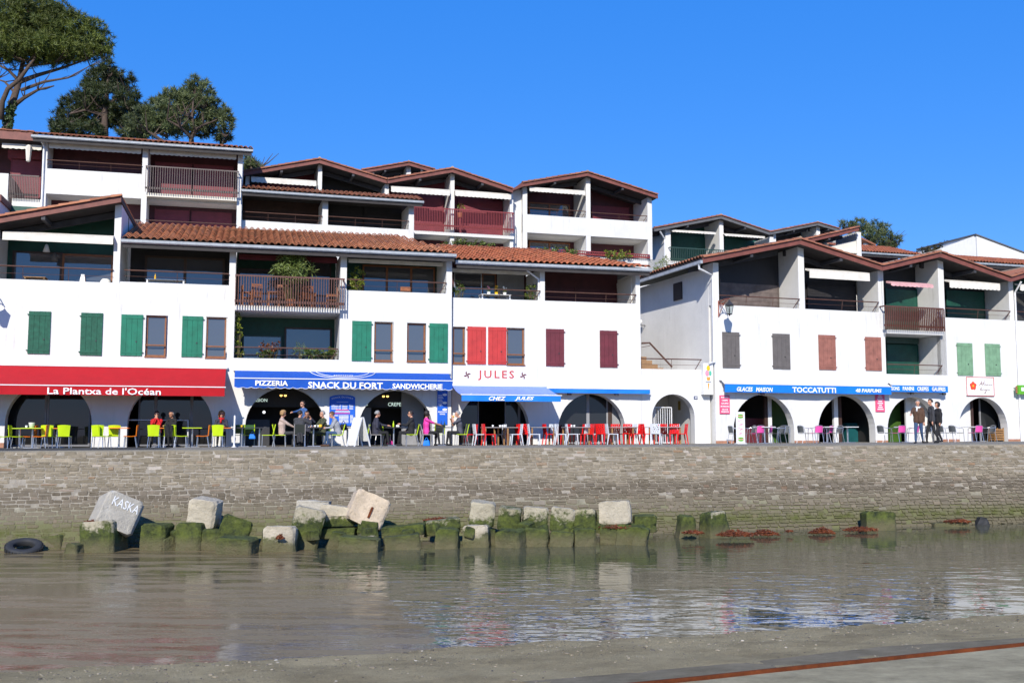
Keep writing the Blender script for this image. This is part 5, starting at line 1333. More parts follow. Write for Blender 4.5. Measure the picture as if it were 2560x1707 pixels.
h, L, A, Rr, l, r, top = gable_flat(F3, 'small distant gable peeping between two larger flat gables', (904, 432), (1022, 412), (1088, 431), [(930, 936, 435), (1016, 1027, 430), (1078, 1084, 440)], zb, ('dark_wall', 'dark_wall'))
hb(F3, l, r, L[1], h); MB().box(l, r, 0, .25, base_z(F3, l, r), zb).build('wall', 'white_wall', h)
# R4
F4 = Frame(-.01, 62, 16.5); X = lambda px, py, d=0: F4.p(px, py, d)[0]; Z = lambda px, py, d=0: F4.p(px, py, d)[1]
zf = Z(1160, 585, -.2)
h, L, A, Rr, l, r, top = gable_flat(F4, 'gabled flat with red slatted balcony and two scalloped cream blinds', (969, 457), (1131, 429), (1282, 480), [(962, 972, 480), (1126, 1136, 500), (1275, 1283, 520)], base_z(F4, X(965, 500), X(1285, 500)), ('maroon_slat', 'maroon_slat'), blinds=((978, 1125, 473, .3, -.3), (1138, 1278, 483, .3, -.3)), bd=1.6)
hb(F4, l, r, L[1], h, 1.9)
slab_box(h, l, r, -.2, 1.6, zf-.15, zf+.05); railing(h, X(1000, 520, -.35), X(1285, 530, -.35), Z(1160, 576, -.35), Z(1160, 524, -.35), -.35, 'red_rail', 70)
slab_box(h, l, r, .0, 1.6, Z(1160, 640), Z(1160, 640)+.15)
slats(h, X(985, 540, 1.5), X(1105, 540, 1.5), zf+.1, Z(1050, 490, 1.5), 1.5, 'maroon_slat'); slats(h, X(1145, 540, 1.5), X(1255, 540, 1.5), zf+.1, Z(1200, 500, 1.5), 1.5, 'maroon_slat')
for q in ((1000, 1100), (1142, 1262)): slats(h, X(q[0], 600, 1.5), X(q[1], 600, 1.5), Z(1160, 638), Z(1160, 596, 1.5), 1.5, 'maroon_wall')
# R5
F5 = Frame(.075, 64, 16.5); X = lambda px, py, d=0: F5.p(px, py, d)[0]; Z = lambda px, py, d=0: F5.p(px, py, d)[1]
zb = base_z(F5, X(1310, 500), X(1630, 500))
h, L, A, Rr, l, r, top = gable_flat(F5, 'broad gabled flat with plain white band between two storeys and open sky beyond', (1306, 465), (1469, 438), (1645, 495), [(1307, 1318, 500), (1465, 1476, 500), (1619, 1630, 540)], zb, ('maroon_wall', 'maroon_wall'), blinds=((1324, 1463, 475, .22, -.3),), rails=((1319, 1464, 524, .42), (1477, 1617, 536, .42)))
MB().prism([(X(1281, 480, -.5), Z(1281, 477, -.5)), (L[0], L[1]-.05), (L[0], L[1]+.2), (X(1281, 480, -.5), Z(1281, 472, -.5))], -.5, 7).build('roof_return', 'fascia', h)
zt, zu = (Z(1318, 535)+Z(1619, 556))/2, (Z(1318, 580)+Z(1619, 600))/2
mb = MB(); wall_grid(mb, l, r, zu, zt, -.004, .25, []); mb.box(l, r, .25, 2.3, zu, zu+.15); mb.box(X(1284, 520), l-.005, .3, 8, zb, L[1]-.05); zlo = Z(1470, 640); mb.box(l, r, 0, 2.3, zb, zlo); mb.build('wall', 'white_wall', h)
hb(F5, l, r-.3, L[1], h, d1=7)
window(h, X(1322, 520, 2.2), X(1425, 525, 2.2), zt-.5, Z(1370, 508, 2.2), 2.2, 'wood_frame', mull=1, fw=.09); slats(h, X(1480, 530, 2.2), X(1572, 540, 2.2), zt-.5, Z(1530, 515, 2.2), 2.2, 'maroon_slat')
window(h, X(1322, 610, 2.2), X(1425, 620, 2.2), zlo, Z(1370, 605, 2.2), 2.2, 'wood_frame', mull=1, fw=.09)
railing(h, X(1316, 625, -.1), X(1624, 630, -.1), zlo, Z(1470, 628, -.1), -.1, 'red_rail', 60, ret=False)
# R6
F6 = Frame(.2, 74, 17.5); X = lambda px, py, d=0: F6.p(px, py, d)[0]; Z = lambda px, py, d=0: F6.p(px, py, d)[1]
zb = base_z(F6, X(1664, 600), X(1930, 600))
h, L, A, Rr, l, r, top = gable_flat(F6, 'gabled flat with green loggia walls behind the stair court', (1636, 577), (1803, 545), (1925, 586), [(1664, 1677, 610), (1799, 1809, 600), (1924, 1934, 605)], zb, ('green_wall', 'green_wall'), fascia='fascia_grey', blinds=((1680, 1790, 580, .1, -.3), (1812, 1912, 590, .1, -.3)))
hb(F6, l, r, L[1], h); MB().box(l-.001, l+.25, .25, 8, zb, L[1]).build('wall', 'white_wall', h)
zf = Z(1740, 655); slab_box(h, l, r, -.2, 2.3, zf-.3, zf-.05); railing(h, X(1675, 620, -.3), X(1925, 625, -.3), zf-.1, Z(1740, 621, -.3), -.3, 'green_rail', 56)
slats(h, X(1680, 610, 2.2), X(1775, 610, 2.2), zf, Z(1730, 590, 2.2), 2.2, 'green_wall'); slats(h, X(1812, 610, 2.2), X(1895, 615, 2.2), zf, Z(1850, 598, 2.2), 2.2, 'green_wall')
mb = MB(); mb.tube([(X(1650, 575, -.4), -.4, L[1]), (X(1662, 590, -.1), -.1, L[1]-.5), (X(1662, 590, -.1), -.1, zb)], .06, 8); mb.build('downpipe', 'white_metal', h)
# R7
F7 = Frame(.29, 86, 17.5); zb = F7.Z(2040, 620)
h, L, A, Rr, l, r, top = gable_flat(F7, 'far dark gable between the green flat and the half gable', (1926, 585), (2045, 562), (2100, 578), [(1934, 1940, 600), (2041, 2050, 580), (2092, 2098, 590)], zb, ('dark_wall', 'dark_wall'), fascia='fascia_grey')
hb(F7, l, r, L[1]-.5, h); MB().box(l, r, 0, .25, base_z(F7, l, r), zb).build('wall', 'white_wall', h)
# R8 half gable with white wall
F8 = Frame(.33, 66, 17.5); X = lambda px, py, d=0: F8.p(px, py, d)[0]; Z = lambda px, py, d=0: F8.p(px, py, d)[1]
h = frame_thing(F8, 'flats_block', 'half gable with bright white panel wall above the grey shuttered house', 'apartment block', GRP)
L, A = F8.p(2000, 609, -.6), F8.p(2148, 575, -.6)
gable(h, L[0], L[1], A[0], A[1], 0, 0, d0=-.6, d1=7, halves='L')
p0, p1 = X(2142, 600), X(2153, 600); zb = base_z(F8, L[0], p1)
pillar(h, (p0+p1)/2, p1-p0, 0, 2.3, zb, A[1]); MB().prism([(L[0], zb), (p0, zb), (p0, A[1]-.55), (L[0], L[1]-.55)], .12, .35).build('wall', 'cream_wall', h)
mb = MB(); mb.box(X(2075, 628, .1), X(2140, 632, .1), .0, .118, Z(2110, 632, .1), Z(2110, 629, .1)); mb.build('ledge', 'cream_wall', h); hb(F8, L[0], p1, L[1]-.3, h, 1.2, 7)
# R9 lean-to and the little roof behind it
F9 = Frame(.37, 76, 17.5); X = lambda px, py, d=0: F9.p(px, py, d)[0]; Z = lambda px, py, d=0: F9.p(px, py, d)[1]
h = frame_thing(F9, 'flats_block', 'low tiled lean-to with dark maroon loggia beside the half gable', 'apartment block', GRP)
x0, x1 = X(2140, 635), X(2297, 640); ze = Z(2225, 635, -.5); zb = base_z(F9, x0, x1)
eave_roof(h, x0, x1+.1, ze, 4, .32, mat='tile_new'); backwall(h, x0, x1-.3, zb, ze+.62, 2.0, 'maroon_wall'); MB().box(x0, x1-.2, 0, .25, zb, Z(2225, 672)).build('wall', 'white_wall', h); hb(F9, x0, x1-.3, ze, h, 2.2, 5)
MB().box(X(2160, 648, .2), X(2178, 648, .2), .2, .5, Z(2168, 648, .2), Z(2168, 646, .2)).build('blind_end', 'canvas_cream', h)
F9b = Frame(.35, 84, 17.5); h = frame_thing(F9b, 'roof_hut', 'tiny roof turret with white post beside the half gable', 'roof turret')
a, b = F9b.p(2150, 600), F9b.p(2184, 616)
mb = MB(); mb.prism([(a[0], a[1]), (b[0], b[1]), (b[0], b[1]+.15), (a[0], a[1]+.15)], -.3, 3); mb.build('roof', 'tile', h); q = F9b.p(2167, 606); zb = base_z(F9b, a[0], b[0]); MB().box(q[0]-.15, q[0]+.15, 0, .3, zb, q[1]-.05).build('post', 'white_wall', h); MB().box(a[0], q[0]-.15, .4, 2.8, zb, a[1]-.5).build('wall', 'white_wall', h)
# R10 white gable house at the far right
F10 = Frame(.45, 92, 17.5); X = lambda px, py, d=0: F10.p(px, py, d)[0]; Z = lambda px, py, d=0: F10.p(px, py, d)[1]
h = frame_thing(F10, 'villa', 'plain white gable wall rising behind the last tiled roofs', 'house')
A = F10.p(2441, 588); Rr = F10.p(2600, 648); zb = base_z(F10, A[0], Rr[0])
MB().prism([(A[0], zb), (Rr[0], zb), (Rr[0], Rr[1]), (A[0], A[1])], 0, 8).build('wall', 'white_wall', h)
q = Frame(0, 1, 0); c = F10.w(A[0], 0); 
mb = MB(); mb.hexa([(A[0]-.02, .1, zb), (A[0]-.015, .1, zb), (A[0]-.015, 8, zb), (A[0]-3.2, 5, zb)], [(A[0]-.02, .1, A[1]), (A[0]-.015, .1, A[1]), (A[0]-.015, 8, A[1]-1.2), (A[0]-3.2, 5, A[1]-1.6)]); mb.build('side_wall', 'white_wall', h)
MB().prism([(A[0]-.15, A[1]), (Rr[0], Rr[1]), (Rr[0], Rr[1]+.12), (A[0]-.15, A[1]+.12)], -.1, 8).build('roof', 'fascia_grey', h)
# R11
F11 = Frame(.47, 68, 17.5); X = lambda px, py, d=0: F11.p(px, py, d)[0]; Z = lambda px, py, d=0: F11.p(px, py, d)[1]
h = frame_thing(F11, 'flats_block', 'long tiled lean-to roof with white pier behind the pale green shuttered house', 'apartment block', GRP)
x0, x1 = X(2385, 656), X(2700, 675); ze = Z(2490, 660, -.5); zb = base_z(F11, x0, x1)
eave_roof(h, x0, x1, ze, 3, .3, mat='tile_new'); backwall(h, x0, x1, zb, ze+.62, 2.2, 'dark_wall')
p0, p1 = X(2524, 690), X(2536, 690); pillar(h, (p0+p1)/2, p1-p0, 0, 2.2, zb, ze); MB().box(x0, x1, 0, .25, zb, Z(2490, 715)).build('wall', 'white_wall', h); hb(F11, x0, x1, ze, h, 2.4, 5)
# ================================================================== AWNINGS, SIGNS, LAMPS
def aw(F, label, pl, pr, pyt, pyb, pyv, p, fab, val, pyl=None, **k):
    c = (max(pl, 0)+pr)/2
    xa, xb = F.p(pl, pyb, -p)[0], F.p(pr, pyb, -p)[0]
    zt = F.Z(c, pyt, -.06); zb = F.Z(c, pyb, -p); vh = zb-F.Z(c, pyv, -p)
    t = awning(F, label, xa, xb, zt, p, zb, vh, fab, val, **k)
    def L(s, a, b, y0, y1, mat='lettering', **kk):
        dd = -p-.036
        z0, z1 = F.Z((a+b)/2, y1, dd), F.Z((a+b)/2, y0, dd)
        return lettering(t, s, F.p(a, y1, dd)[0], F.p(b, y1, dd)[0], z0, z1, dd, mat, **kk)
    return t, L, (xa, xb, zt, zb)
t, L, q = aw(FA, "long plain red awning lettered La Plantxa de l'Océan", -160, 562, 915, 965.5, 988, 1.65, 'canvas_red', 'canvas_red', sag=.05)
L("La Plantxa de l'Océan", 118, 402, 969, 986, bold=.012)
t, L, q = aw(FA, 'blue scalloped awning lettered SNACK DU FORT with pizzeria and sandwicherie', 586, 1131, 928, 949, 973, .95, 'canvas_blue', 'canvas_blue', scallop=True)
L('PIZZERIA', 638, 720, 951, 964, bold=.03); L('SNACK DU FORT', 770, 957, 955, 971, bold=.028); L('SANDWICHERIE', 981, 1106, 959, 972, bold=.03)
xa, xb, zt_, zb_ = q; mb = MB()                       # lower half of the oval badge printed on the canopy
def canp(px, v): x = FA.p(px, 935, -.5)[0]; return (x, -.95+(.95-.06)*v-.012, zb_+(zt_-zb_)*v+.012)
for r1, v0 in ((83, .12), (68, .3)):
    pts = [canp(858+r1*math.cos(a), .98-(.98-v0)*math.sin(a)) for a in [math.pi*i/18 for i in range(19)]]; mb.tube(pts, .014, 4)
for i in range(9): a = canp(836+i*5.5, .45+.0*i); mb.box(a[0]-.03, a[0]+.03, a[1]-.06, a[1]+.02, a[2]-.01, a[2]+.012)
mb.build('badge', 'lettering', t)
t, L, q = aw(FB, 'pale blue awning lettered CHEZ JULES', 1154, 1402, 964, 988, 1003, 2.2, 'canvas_pale', 'canvas_bright', sag=.06)  # canopy in a paler blue than its valance
L('CHEZ', 1222, 1265, 990.5, 1001, shear=.3, bold=.028); L('JULES', 1287, 1335, 991, 1002, shear=.3, bold=.028)
t, L, q = aw(FB, 'rolled-in bright blue awning without lettering next to CHEZ JULES', 1369, 1625, 968, 972, 983, .38, 'white_metal', 'canvas_bright')
t, L, q = aw(FC, 'bright blue awning lettered GLACES MAISON TOCCATUTTI 48 PARFUMS', 1812, 2228, 953, 963, 983, .42, 'white_metal', 'canvas_bright')
L('GLACES', 1842, 1882, 967, 978, shear=.2, bold=.028); L('MAISON', 1890, 1932, 968, 979, shear=.2, bold=.028); L('TOCCATUTTI', 1981, 2090, 968, 981.5, bold=.028); L('48 PARFUMS', 2139, 2204, 971.5, 981, shear=.2, bold=.028)
t, L, q = aw(FC, 'short bright blue awning lettered PANINI CREPES GAUFRES', 2229, 2369, 954.5, 963.5, 980, .42, 'white_metal', 'canvas_bright')
L('SONS', 2228.5, 2249, 966, 975.5, bold=.028); L('PANINI', 2257, 2285, 966, 976, bold=.028); L('CREPES', 2293, 2322, 967, 977, bold=.028); L('GAUFRES', 2330, 2364, 967.5, 977.5, bold=.028)
def flood(F, px, py, d=-.3, label=''):
    t = thing('floodlight', label, 'lamp', F.w(F.p(px, py, d)[0], d, F.Z(px, py, d)), F.psi, 'floodlights under the awnings')
    mb = MB(); mb.hexa([(-.09,-.03,-.07),(.09,-.03,-.07),(.09,.05,-.05),(-.09,.05,-.05)], [(-.09,-.06,.02),(.09,-.06,.02),(.09,.04,.05),(-.09,.04,.05)]); mb.build('housing', 'black_iron', t)
    MB().hexa([(-.075,-.037,-.06),(.075,-.037,-.06),(.075,-.03,-.06),(-.075,-.03,-.06)], [(-.075,-.066,.012),(.075,-.066,.012),(.075,-.055,.012),(-.075,-.055,.012)]).build('lens', 'pane', t)
    MB().box(-.015, .015, .04, -d-.01, -.01, .02).build('bracket', 'black_iron', t)
flood(FC, 2280, 983, -.3, 'small black floodlight beneath the CREPES lettering'); flood(FC, 2360, 984, -.3, 'small black floodlight beneath the GAUFRES lettering end')
flood(FB, 1423, 984, -.25, 'small black floodlight over the left side of the grey glazed arch'); flood(FB, 1541, 985, -.25, 'small black floodlight over the right side of the grey glazed arch'); flood(FC, 1906, 983, -.3, 'small dark floodlight beneath the MAISON lettering')
# -------- wall signs
def sign(F, name, label, px0, px1, py0, py1, d, mat, th=.04, arch=0, cat='sign'):
    x0, z0 = F.p(px0, py1, d); x1, z1 = F.p(px1, py0, d); cx = (x0+x1)/2
    t = thing(name, label, cat, F.w(cx, d, z0), F.psi); w, h = (x1-x0)/2, z1-z0
    pts = [(-w, 0), (w, 0), (w, h-arch)]
    if arch: pts += [(w*math.cos(a), h-arch+arch*math.sin(a)) for a in [math.pi*i/10 for i in range(1, 10)]]
    pts += [(-w, h-arch)]
    MB().prism(pts, 0, th).build('panel', mat, t)
    return t, w, h
t, w, h = sign(FA, 'menu_board', 'blue arched menu board headed SNACK DU FORT between two arches', 823, 888, 987, 1064, -.06, 'menu_blue', .05, .12)
fx = lambda u, v: ((u-.5)*w*1.7*(1+.0*v), h-.2+.05*v*1.4+.075*(1-(2*u-1)**2), -.004+0*u)
lettering(t, 'SNACK DU FORT', 0, 0, 0, 0, 0, fx=fx)
def lines(t, rows, mat='lettering', d=-.003):
    mb = MB(); 
    for x0, x1, z, hh in rows: mb.box(x0, x1, d-.003, d, z, z+hh)
    mb.build('printed_lines', mat, t)
rw = []
for i in range(4):
    z = h-.42-i*.055
    for a, b in ((-.85, -.35), (-.3, -.1), (-.02, .4), (.55, .85)): rw.append((a*w, b*w, z, .022))
rw.append((-.55*w, .6*w, h-.7, .035))
for i in range(6):
    z = h-.86-i*.055; rw += [(-.25*w, .5*w, z, .028), (.62*w, .85*w, z, .028)]
rw.append((-.6*w, -.3*w, h-.86, .03)); rw.append((-.02*w, 0.0, .05, .3)); rw.append((-.45*w, .45*w, h-.3, .012))
lines(t, rw); lines(t, [(-.5*w, .5*w, h-.63, .03), (-.6*w, .6*w, h-.77, .03)], 'sign_pink')
t, w, h = sign(FA, 'banner', 'tall blue banner lettered SANDWICHS PANINI by the corner of the snack bar', 1093, 1119, 977, 1061, -.05, 'menu_blue', .03)
lines(t, [(-.85*w, (-.1+.15*(i % 3))*w, h-.2-i*.06, .022) for i in range(8)])
for z in (h-.16, h-.5, h-.78):
    mb = MB(); mb.lathe([(.0, 0), (.1, .004), (.0, .008)], 12); o = mb.build('roundel', 'lettering', t); o.location = (.45*w, -.004, z); o.rotation_euler = (math.pi/2, 0, 0); o.scale = (1, .5, 1)
lettering(t, 'SANDWICHS', -.85*w, .85*w, .5, .56, -.004, bold=.03); lettering(t, 'PANINI', -.5*w, .5*w, .41, .47, -.004, bold=.03)
t, w, h = sign(FC, 'menu_board', 'pink menu board by the first ice cream arch listing crêpe gaufre glace maison', 1800, 1824, 988, 1034, -.05, 'sign_pink', .03)
for i, s in enumerate(('PANINI', 'CREPE', 'GAUFRE', 'BOISSON', 'GLACE', 'MAISON')):
    z = h-.13-i*.135+(.03 if i == 5 else 0); lettering(t, s, -.36*w*len(s)/3, .36*w*len(s)/3, z, z+.07, -.004, bold=.03)
t, w, h = sign(FC, 'menu_board', 'pink menu board with shorter lines between the second and third ice cream arches', 2190, 2211, 984, 1029, -.05, 'sign_pink', .03)
lines(t, [(-(.35+.4*((i*7) % 5)/5)*w, (.35+.4*((i*7) % 5)/5)*w, h-.1-i*.095, .045) for i in range(8)])
t, w, h = sign(FC, 'shop_sign', 'white shop sign with red frame and orange flower and handwritten name', 2417, 2484, 943, 989, -.06, 'sign_white', .04)
mb = MB(); e = .03
for b in ((-w, w, 0, e), (-w, w, h-e, h), (-w, -w+e, e, h-e), (w-e, w, e, h-e)): mb.box(b[0], b[1], -.012, -.001, b[2], b[3])
mb.build('frame', 'red_letter', t)
mb = MB()
for k in range(5):
    a = 2*math.pi*k/5+.3; n = len(mb.v); c = (-.52*w+.12*math.cos(a), h*.52+.12*math.sin(a))
    mb.v.extend([(c[0]+.1*math.cos(b)*(1+.15*math.sin(3*b)), -.006-.001*k, c[1]+.1*math.sin(b)) for b in [-2*math.pi*i/12 for i in range(12)]]); mb.f.append(tuple(range(n, n+12))); mb.mi.append(0)
mb.build('flower', 'flower_red', t); MB().ell((-.52*w, -.012, h*.52), (.05, .006, .05)).build('flower_centre', 'yellow', t)
mb = MB()
def scrib(pts): mb.tube([(x*w, -.01, z*h) for x, z in pts], .011, 4)
scrib([(-.12,.55),(0,.62),(.12,.8),(.08,.62),(.14,.55),(.2,.62),(.3,.82),(.26,.58),(.32,.56),(.38,.64),(.42,.56),(.46,.6),(.52,.64),(.5,.56),(.58,.56),(.66,.6),(.7,.56),(.88,.6)]); scrib([(-.02,.65),(.3,.67)])
scrib([(-.06,.25),(.02,.42),(.1,.44),(.06,.36),(.0,.34),(.12,.3),(.2,.36),(.26,.3),(.32,.36),(.38,.3),(.42,.36),(.36,.16),(.26,.12),(.44,.3),(.52,.36),(.58,.3),(.7,.33)])
mb.build('script_lettering', 'wine', t)
# ice cream box sign by the stair court
x0, z0 = FB.p(1760, 986, -.35); x1, z1 = FB.p(1782, 908, -.35)
t = thing('ice_cream_sign', 'white box sign showing a three scoop ice cream cone', 'sign', FB.w((x0+x1)/2, -.35, z0), FB.psi); w, h = (x1-x0)/2, z1-z0
MB().box(-w, w, 0, .3, 0, h).build('case', 'sign_white', t, bevel=.01); mb = MB(); mb.tube([(w*.5, .3, h*.8), (w*.5, .55, h*.8)], .02, 6); mb.tube([(w*.5, .3, .15), (w*.5, .55, .15)], .02, 6); mb.build('bracket', 'white_metal', t)
MB().ell((0, -.004, h*.84), (.09, .006, .13), 12).build('scoop', 'yellow', t); MB().ell((-.06, -.006, h*.68), (.1, .006, .14), 12).build('scoop', 'ice_pink', t); MB().ell((.09, -.005, h*.68), (.07, .006, .12), 12).build('scoop', 'ice_green', t)
MB().prism([(-.1, h*.56), (.1, h*.56), (.06, h*.44), (-.06, h*.44)][::-1], -.006, -.002).build('cone_top', 'cone', t); MB().prism([(-.05, h*.36), (.0, h*.1), (.05, h*.36)], -.006, -.002).build('cone_tip', 'cone', t)
lines(t, [(-.14, .14, h*.385, .03)], 'plate_blue')
t, w, h = sign(FB, 'number_plate', 'small dark blue house number plate 43 beside the gate arch', 1735, 1744, 990, 998, -.02, 'plate_blue', .015)
lettering(t, '43', -w*.7, w*.7, h*.2, h*.8, -.003, bold=.02)
t, w, h = sign(FC, 'shop_sign', 'green and white projecting sign cut by the frame beyond the downpipe', 2547, 2580, 963, 985, -.35, 'sign_green', .12)
MB().box(-w*.6, w, -.004, -.001, h*.35, h*.75).build('white_band', 'sign_white', t); mb = MB()
for i in range(4): mb.ell((-w-.08, .05, h*.2+i*.09), (.05, .05, .045))
mb.build('light_string', 'terracotta', t); mb = MB(); mb.tube([(-w+.05, .12, h*.7), (-w+.05, .36, h*.7)], .02, 6); mb.build('bracket', 'black_iron', t)
# -------- street lanterns on scrolled brackets
def lantern(F, label, px, py, reach, mat='rust_iron'):
    a, z = F.p(px, py, 0); t = thing('wall_lantern', label, 'street lamp', F.w(a, 0, z), F.psi, 'wall lanterns on the houses')
    mb = MB(); mb.tube([(0, -.01, .3), (0, -.01, -.45)], .025, 6); mb.tube([(0, 0, .22), (0, -reach*.6, .3), (0, -reach, .28)], .022, 6)
    pts = [(0, -.04-reach*.75*(i/14), -.4+.62*math.sin(math.pi/2*i/14)) for i in range(15)]; mb.tube(pts, .018, 6)
    for c, rr in ((-.2, .11), (-.42, .08)):
        pts = [(0, c+rr*math.cos(x)*(1-x/14), .08+rr*math.sin(x)*(1-x/14)) for x in [.45*i for i in range(18)]]; mb.tube(pts, .013, 5)
    mb.build('bracket', mat, t)
    y = -reach; mb = MB(); mb.lathe([(.0, .24), (.03, .2), (.06, .14), (.2, .0), (.22, -.03), (.19, -.05)], 6, (0, y, 0)); mb.build('roof', 'black_iron', t)
    mb = MB()
    for k in range(6):
        a = 2*math.pi*k/6; mb.tube([(.2*math.cos(a), y+.2*math.sin(a), -.04), (.12*math.cos(a), y+.12*math.sin(a), -.42)], .012, 5)
    mb.lathe([(.12, -.44), (.13, -.42), (.13, -.40)], 6, (0, y, 0)); mb.lathe([(.0, -.52), (.03, -.48), (.05, -.44)], 6, (0, y, 0)); mb.build('cage', 'black_iron', t)
    mb = MB(); mb.lathe([(.11, -.41), (.185, -.05)], 6, (0, y, 0)); mb.build('lantern_glass', 'clear_glass', t)
    MB().lathe([(.02, -.4), (.03, -.3), (.03, -.22), (.0, -.2)], 8, (0, y, 0)).build('bulb', 'ceramic', t)
lantern(FC, 'black six sided lantern on rust red scroll bracket above the grey shutters', 1796, 768, .95)
lantern(FA, 'dark lantern cut off at the edge beside the first worn green shutter', -14, 745, .9, 'black_iron')
a, z = side_hit(1613, 805)
t = thing('globe_wall_lamp', 'small white globe lamp on the wall above the stairs', 'lamp', FC.w(c0-.3, a, z)); MB().ell((0, 0, 0), (.13, .13, .13), 14, 10).build('globe', 'ceramic', t, smooth=True); mb = MB(); mb.tube([(0, 0, -.12), (.05, 0, -.18), (.3, .1, -.18)], .025, 6); mb.build('arm', 'black_iron', t)
# letters scratched on the tipped pale cube, iron peg on the tan one
bb = [o for o in bpy.data.objects if o.get('label', '').startswith('big pale concrete cube')][0]
wbb = max(v.co.x for v in bb.data.vertices); hbb = max(v.co.z for v in bb.data.vertices)
lettering(bb, 'KASKA', -wbb*.65, wbb*.75, hbb*.6, hbb*.85, -.02, 'sign_white', name='scratched_letters')
tb = [o for o in bpy.data.objects if o.get('label', '').startswith('large tan concrete')][0]; hb_ = max(v.co.z for v in tb.data.vertices)
MB().box(-.0, .06, -.05, 0, hb_*.25, hb_*.6).build('iron_peg', 'rust', tb)
# ================================================================== CAFE FURNITURE
def spot(F, px, k, py=1116):
    a = F.p(px, py, -k)[0]; P = F.w(a, -k); P.z = terr(P.x); return P
def plastic_chair(name='bistro_chair', col='lime'):
    t = thing(name, 'x', 'chair')
    mb = MB(); n = 8
    for i in range(n):                 # dished seat
        y0, y1 = -.2+.42*i/n, -.2+.42*(i+1)/n; f = lambda y: .445-.018*math.sin(math.pi*(y+.2)/.42)+(-.02 if y > .18 else 0)
        mb.hexa([(-.2,y0,f(y0)-.025),(.2,y0,f(y0)-.025),(.2,y1,f(y1)-.025),(-.2,y1,f(y1)-.025)], [(-.21,y0,f(y0)),(.21,y0,f(y0)),(.21,y1,f(y1)),(-.21,y1,f(y1))])
    mb.build('seat', col, t, smooth=False)
    mb = MB(); R_ = 8; C_ = 8
    def bp(u, v, o):
        z = .42+.42*v; w = .185+.035*v; y = -.2-.07*v-.03*math.sin(math.pi*v)*0+.045*(2*u-1)**2*v; return ((2*u-1)*w, y-o, z-(.02*(2*u-1)**2 if v > .95 else 0))
    for i in range(C_):
        for j in range(R_):
            for o, s in ((0, 1), (.02, -1)):
                q = [bp(i/C_, j/R_, o), bp((i+1)/C_, j/R_, o), bp((i+1)/C_, (j+1)/R_, o), bp(i/C_, (j+1)/R_, o)]; mb.quad(*(q if s < 0 else q[::-1]))
    for j in range(R_):
        for u in (0, 1): mb.quad(bp(u, j/R_, 0), bp(u, j/R_, .02), bp(u, (j+1)/R_, .02), bp(u, (j+1)/R_, 0))
    for i in range(C_): mb.quad(bp(i/C_, 1, 0), bp((i+1)/C_, 1, 0), bp((i+1)/C_, 1, .02), bp(i/C_, 1, .02))
    mb.build('backrest', col, t, smooth=True)
    for sx in (-1, 1):
        for y, dy in ((.17, .03), (-.17, -.07)):
            mb = MB(); mb.tube([(sx*.17, y, .43), (sx*.2, y+dy, 0)], .014, 7); mb.build('leg', 'alu', t)
    return t
def mesh_chair(back='black_mesh', col='lime'):
    t = thing('garden_chair', 'x', 'chair')
    MB().box(-.21, .21, -.2, .21, .43, .455).build('seat', col, t, bevel=.01)
    mb = MB(); mb.hexa([(-.19,-.215,.5),(.19,-.215,.5),(.19,-.2,.5),(-.19,-.2,.5)], [(-.19,-.29,.84),(.19,-.29,.84),(.19,-.275,.84),(-.19,-.275,.84)]); mb.build('backrest', back, t)
    for sx in (-1, 1):
        mb = MB(); mb.tube([(sx*.2, -.2, .44), (sx*.2, -.215, .52), (sx*.2, -.29, .85)], .016, 6); mb.build('back_post', col, t)
        mb = MB(); mb.tube([(sx*.2, .19, .44), (sx*.2, .2, 0)], .014, 6); mb.build('leg', 'alu', t)
        mb = MB(); mb.tube([(sx*.2, -.19, .44), (sx*.2, -.28, 0)], .014, 6); mb.build('leg', 'alu', t)
    return t
def lace_chair(col):
    t = thing('lace_back_chair', 'x', 'chair')
    MB().box(-.22, .22, -.2, .23, .42, .455).build('seat', col, t, bevel=.012)
    mb = MB(); r = random.Random(3); hs_ = []
    for i in range(4):
        for j in range(4): hs_.append((-.16+.085*i+.02*(j % 2), -.16+.085*i+.02*(j % 2)+.03+.02*r.random(), .5+.085*j+.02*(i % 2), .5+.085*j+.02*(i % 2)+.03+.025*r.random()))
    wall_grid(mb, -.21, .21, .44, .86, 0, .025, hs_)
    mb.v = [(x, -.21-.12*(z-.44)+y-.03*(1-(x/.21)**2), z) for x, y, z in mb.v]; mb.build('backrest', col, t)
    for sx in (-1, 1):
        for y, dy in ((.19, .03), (-.19, -.07)):
            mb = MB(); mb.hexa([(sx*.19-.014, y+dy-.014, 0), (sx*.19+.014, y+dy-.014, 0), (sx*.19+.014, y+dy+.014, 0), (sx*.19-.014, y+dy+.014, 0)], [(sx*.19-.026, y-.026, .43), (sx*.19+.026, y-.026, .43), (sx*.19+.026, y+.026, .43), (sx*.19-.026, y+.026, .43)]); mb.build('leg', col, t)
    return t
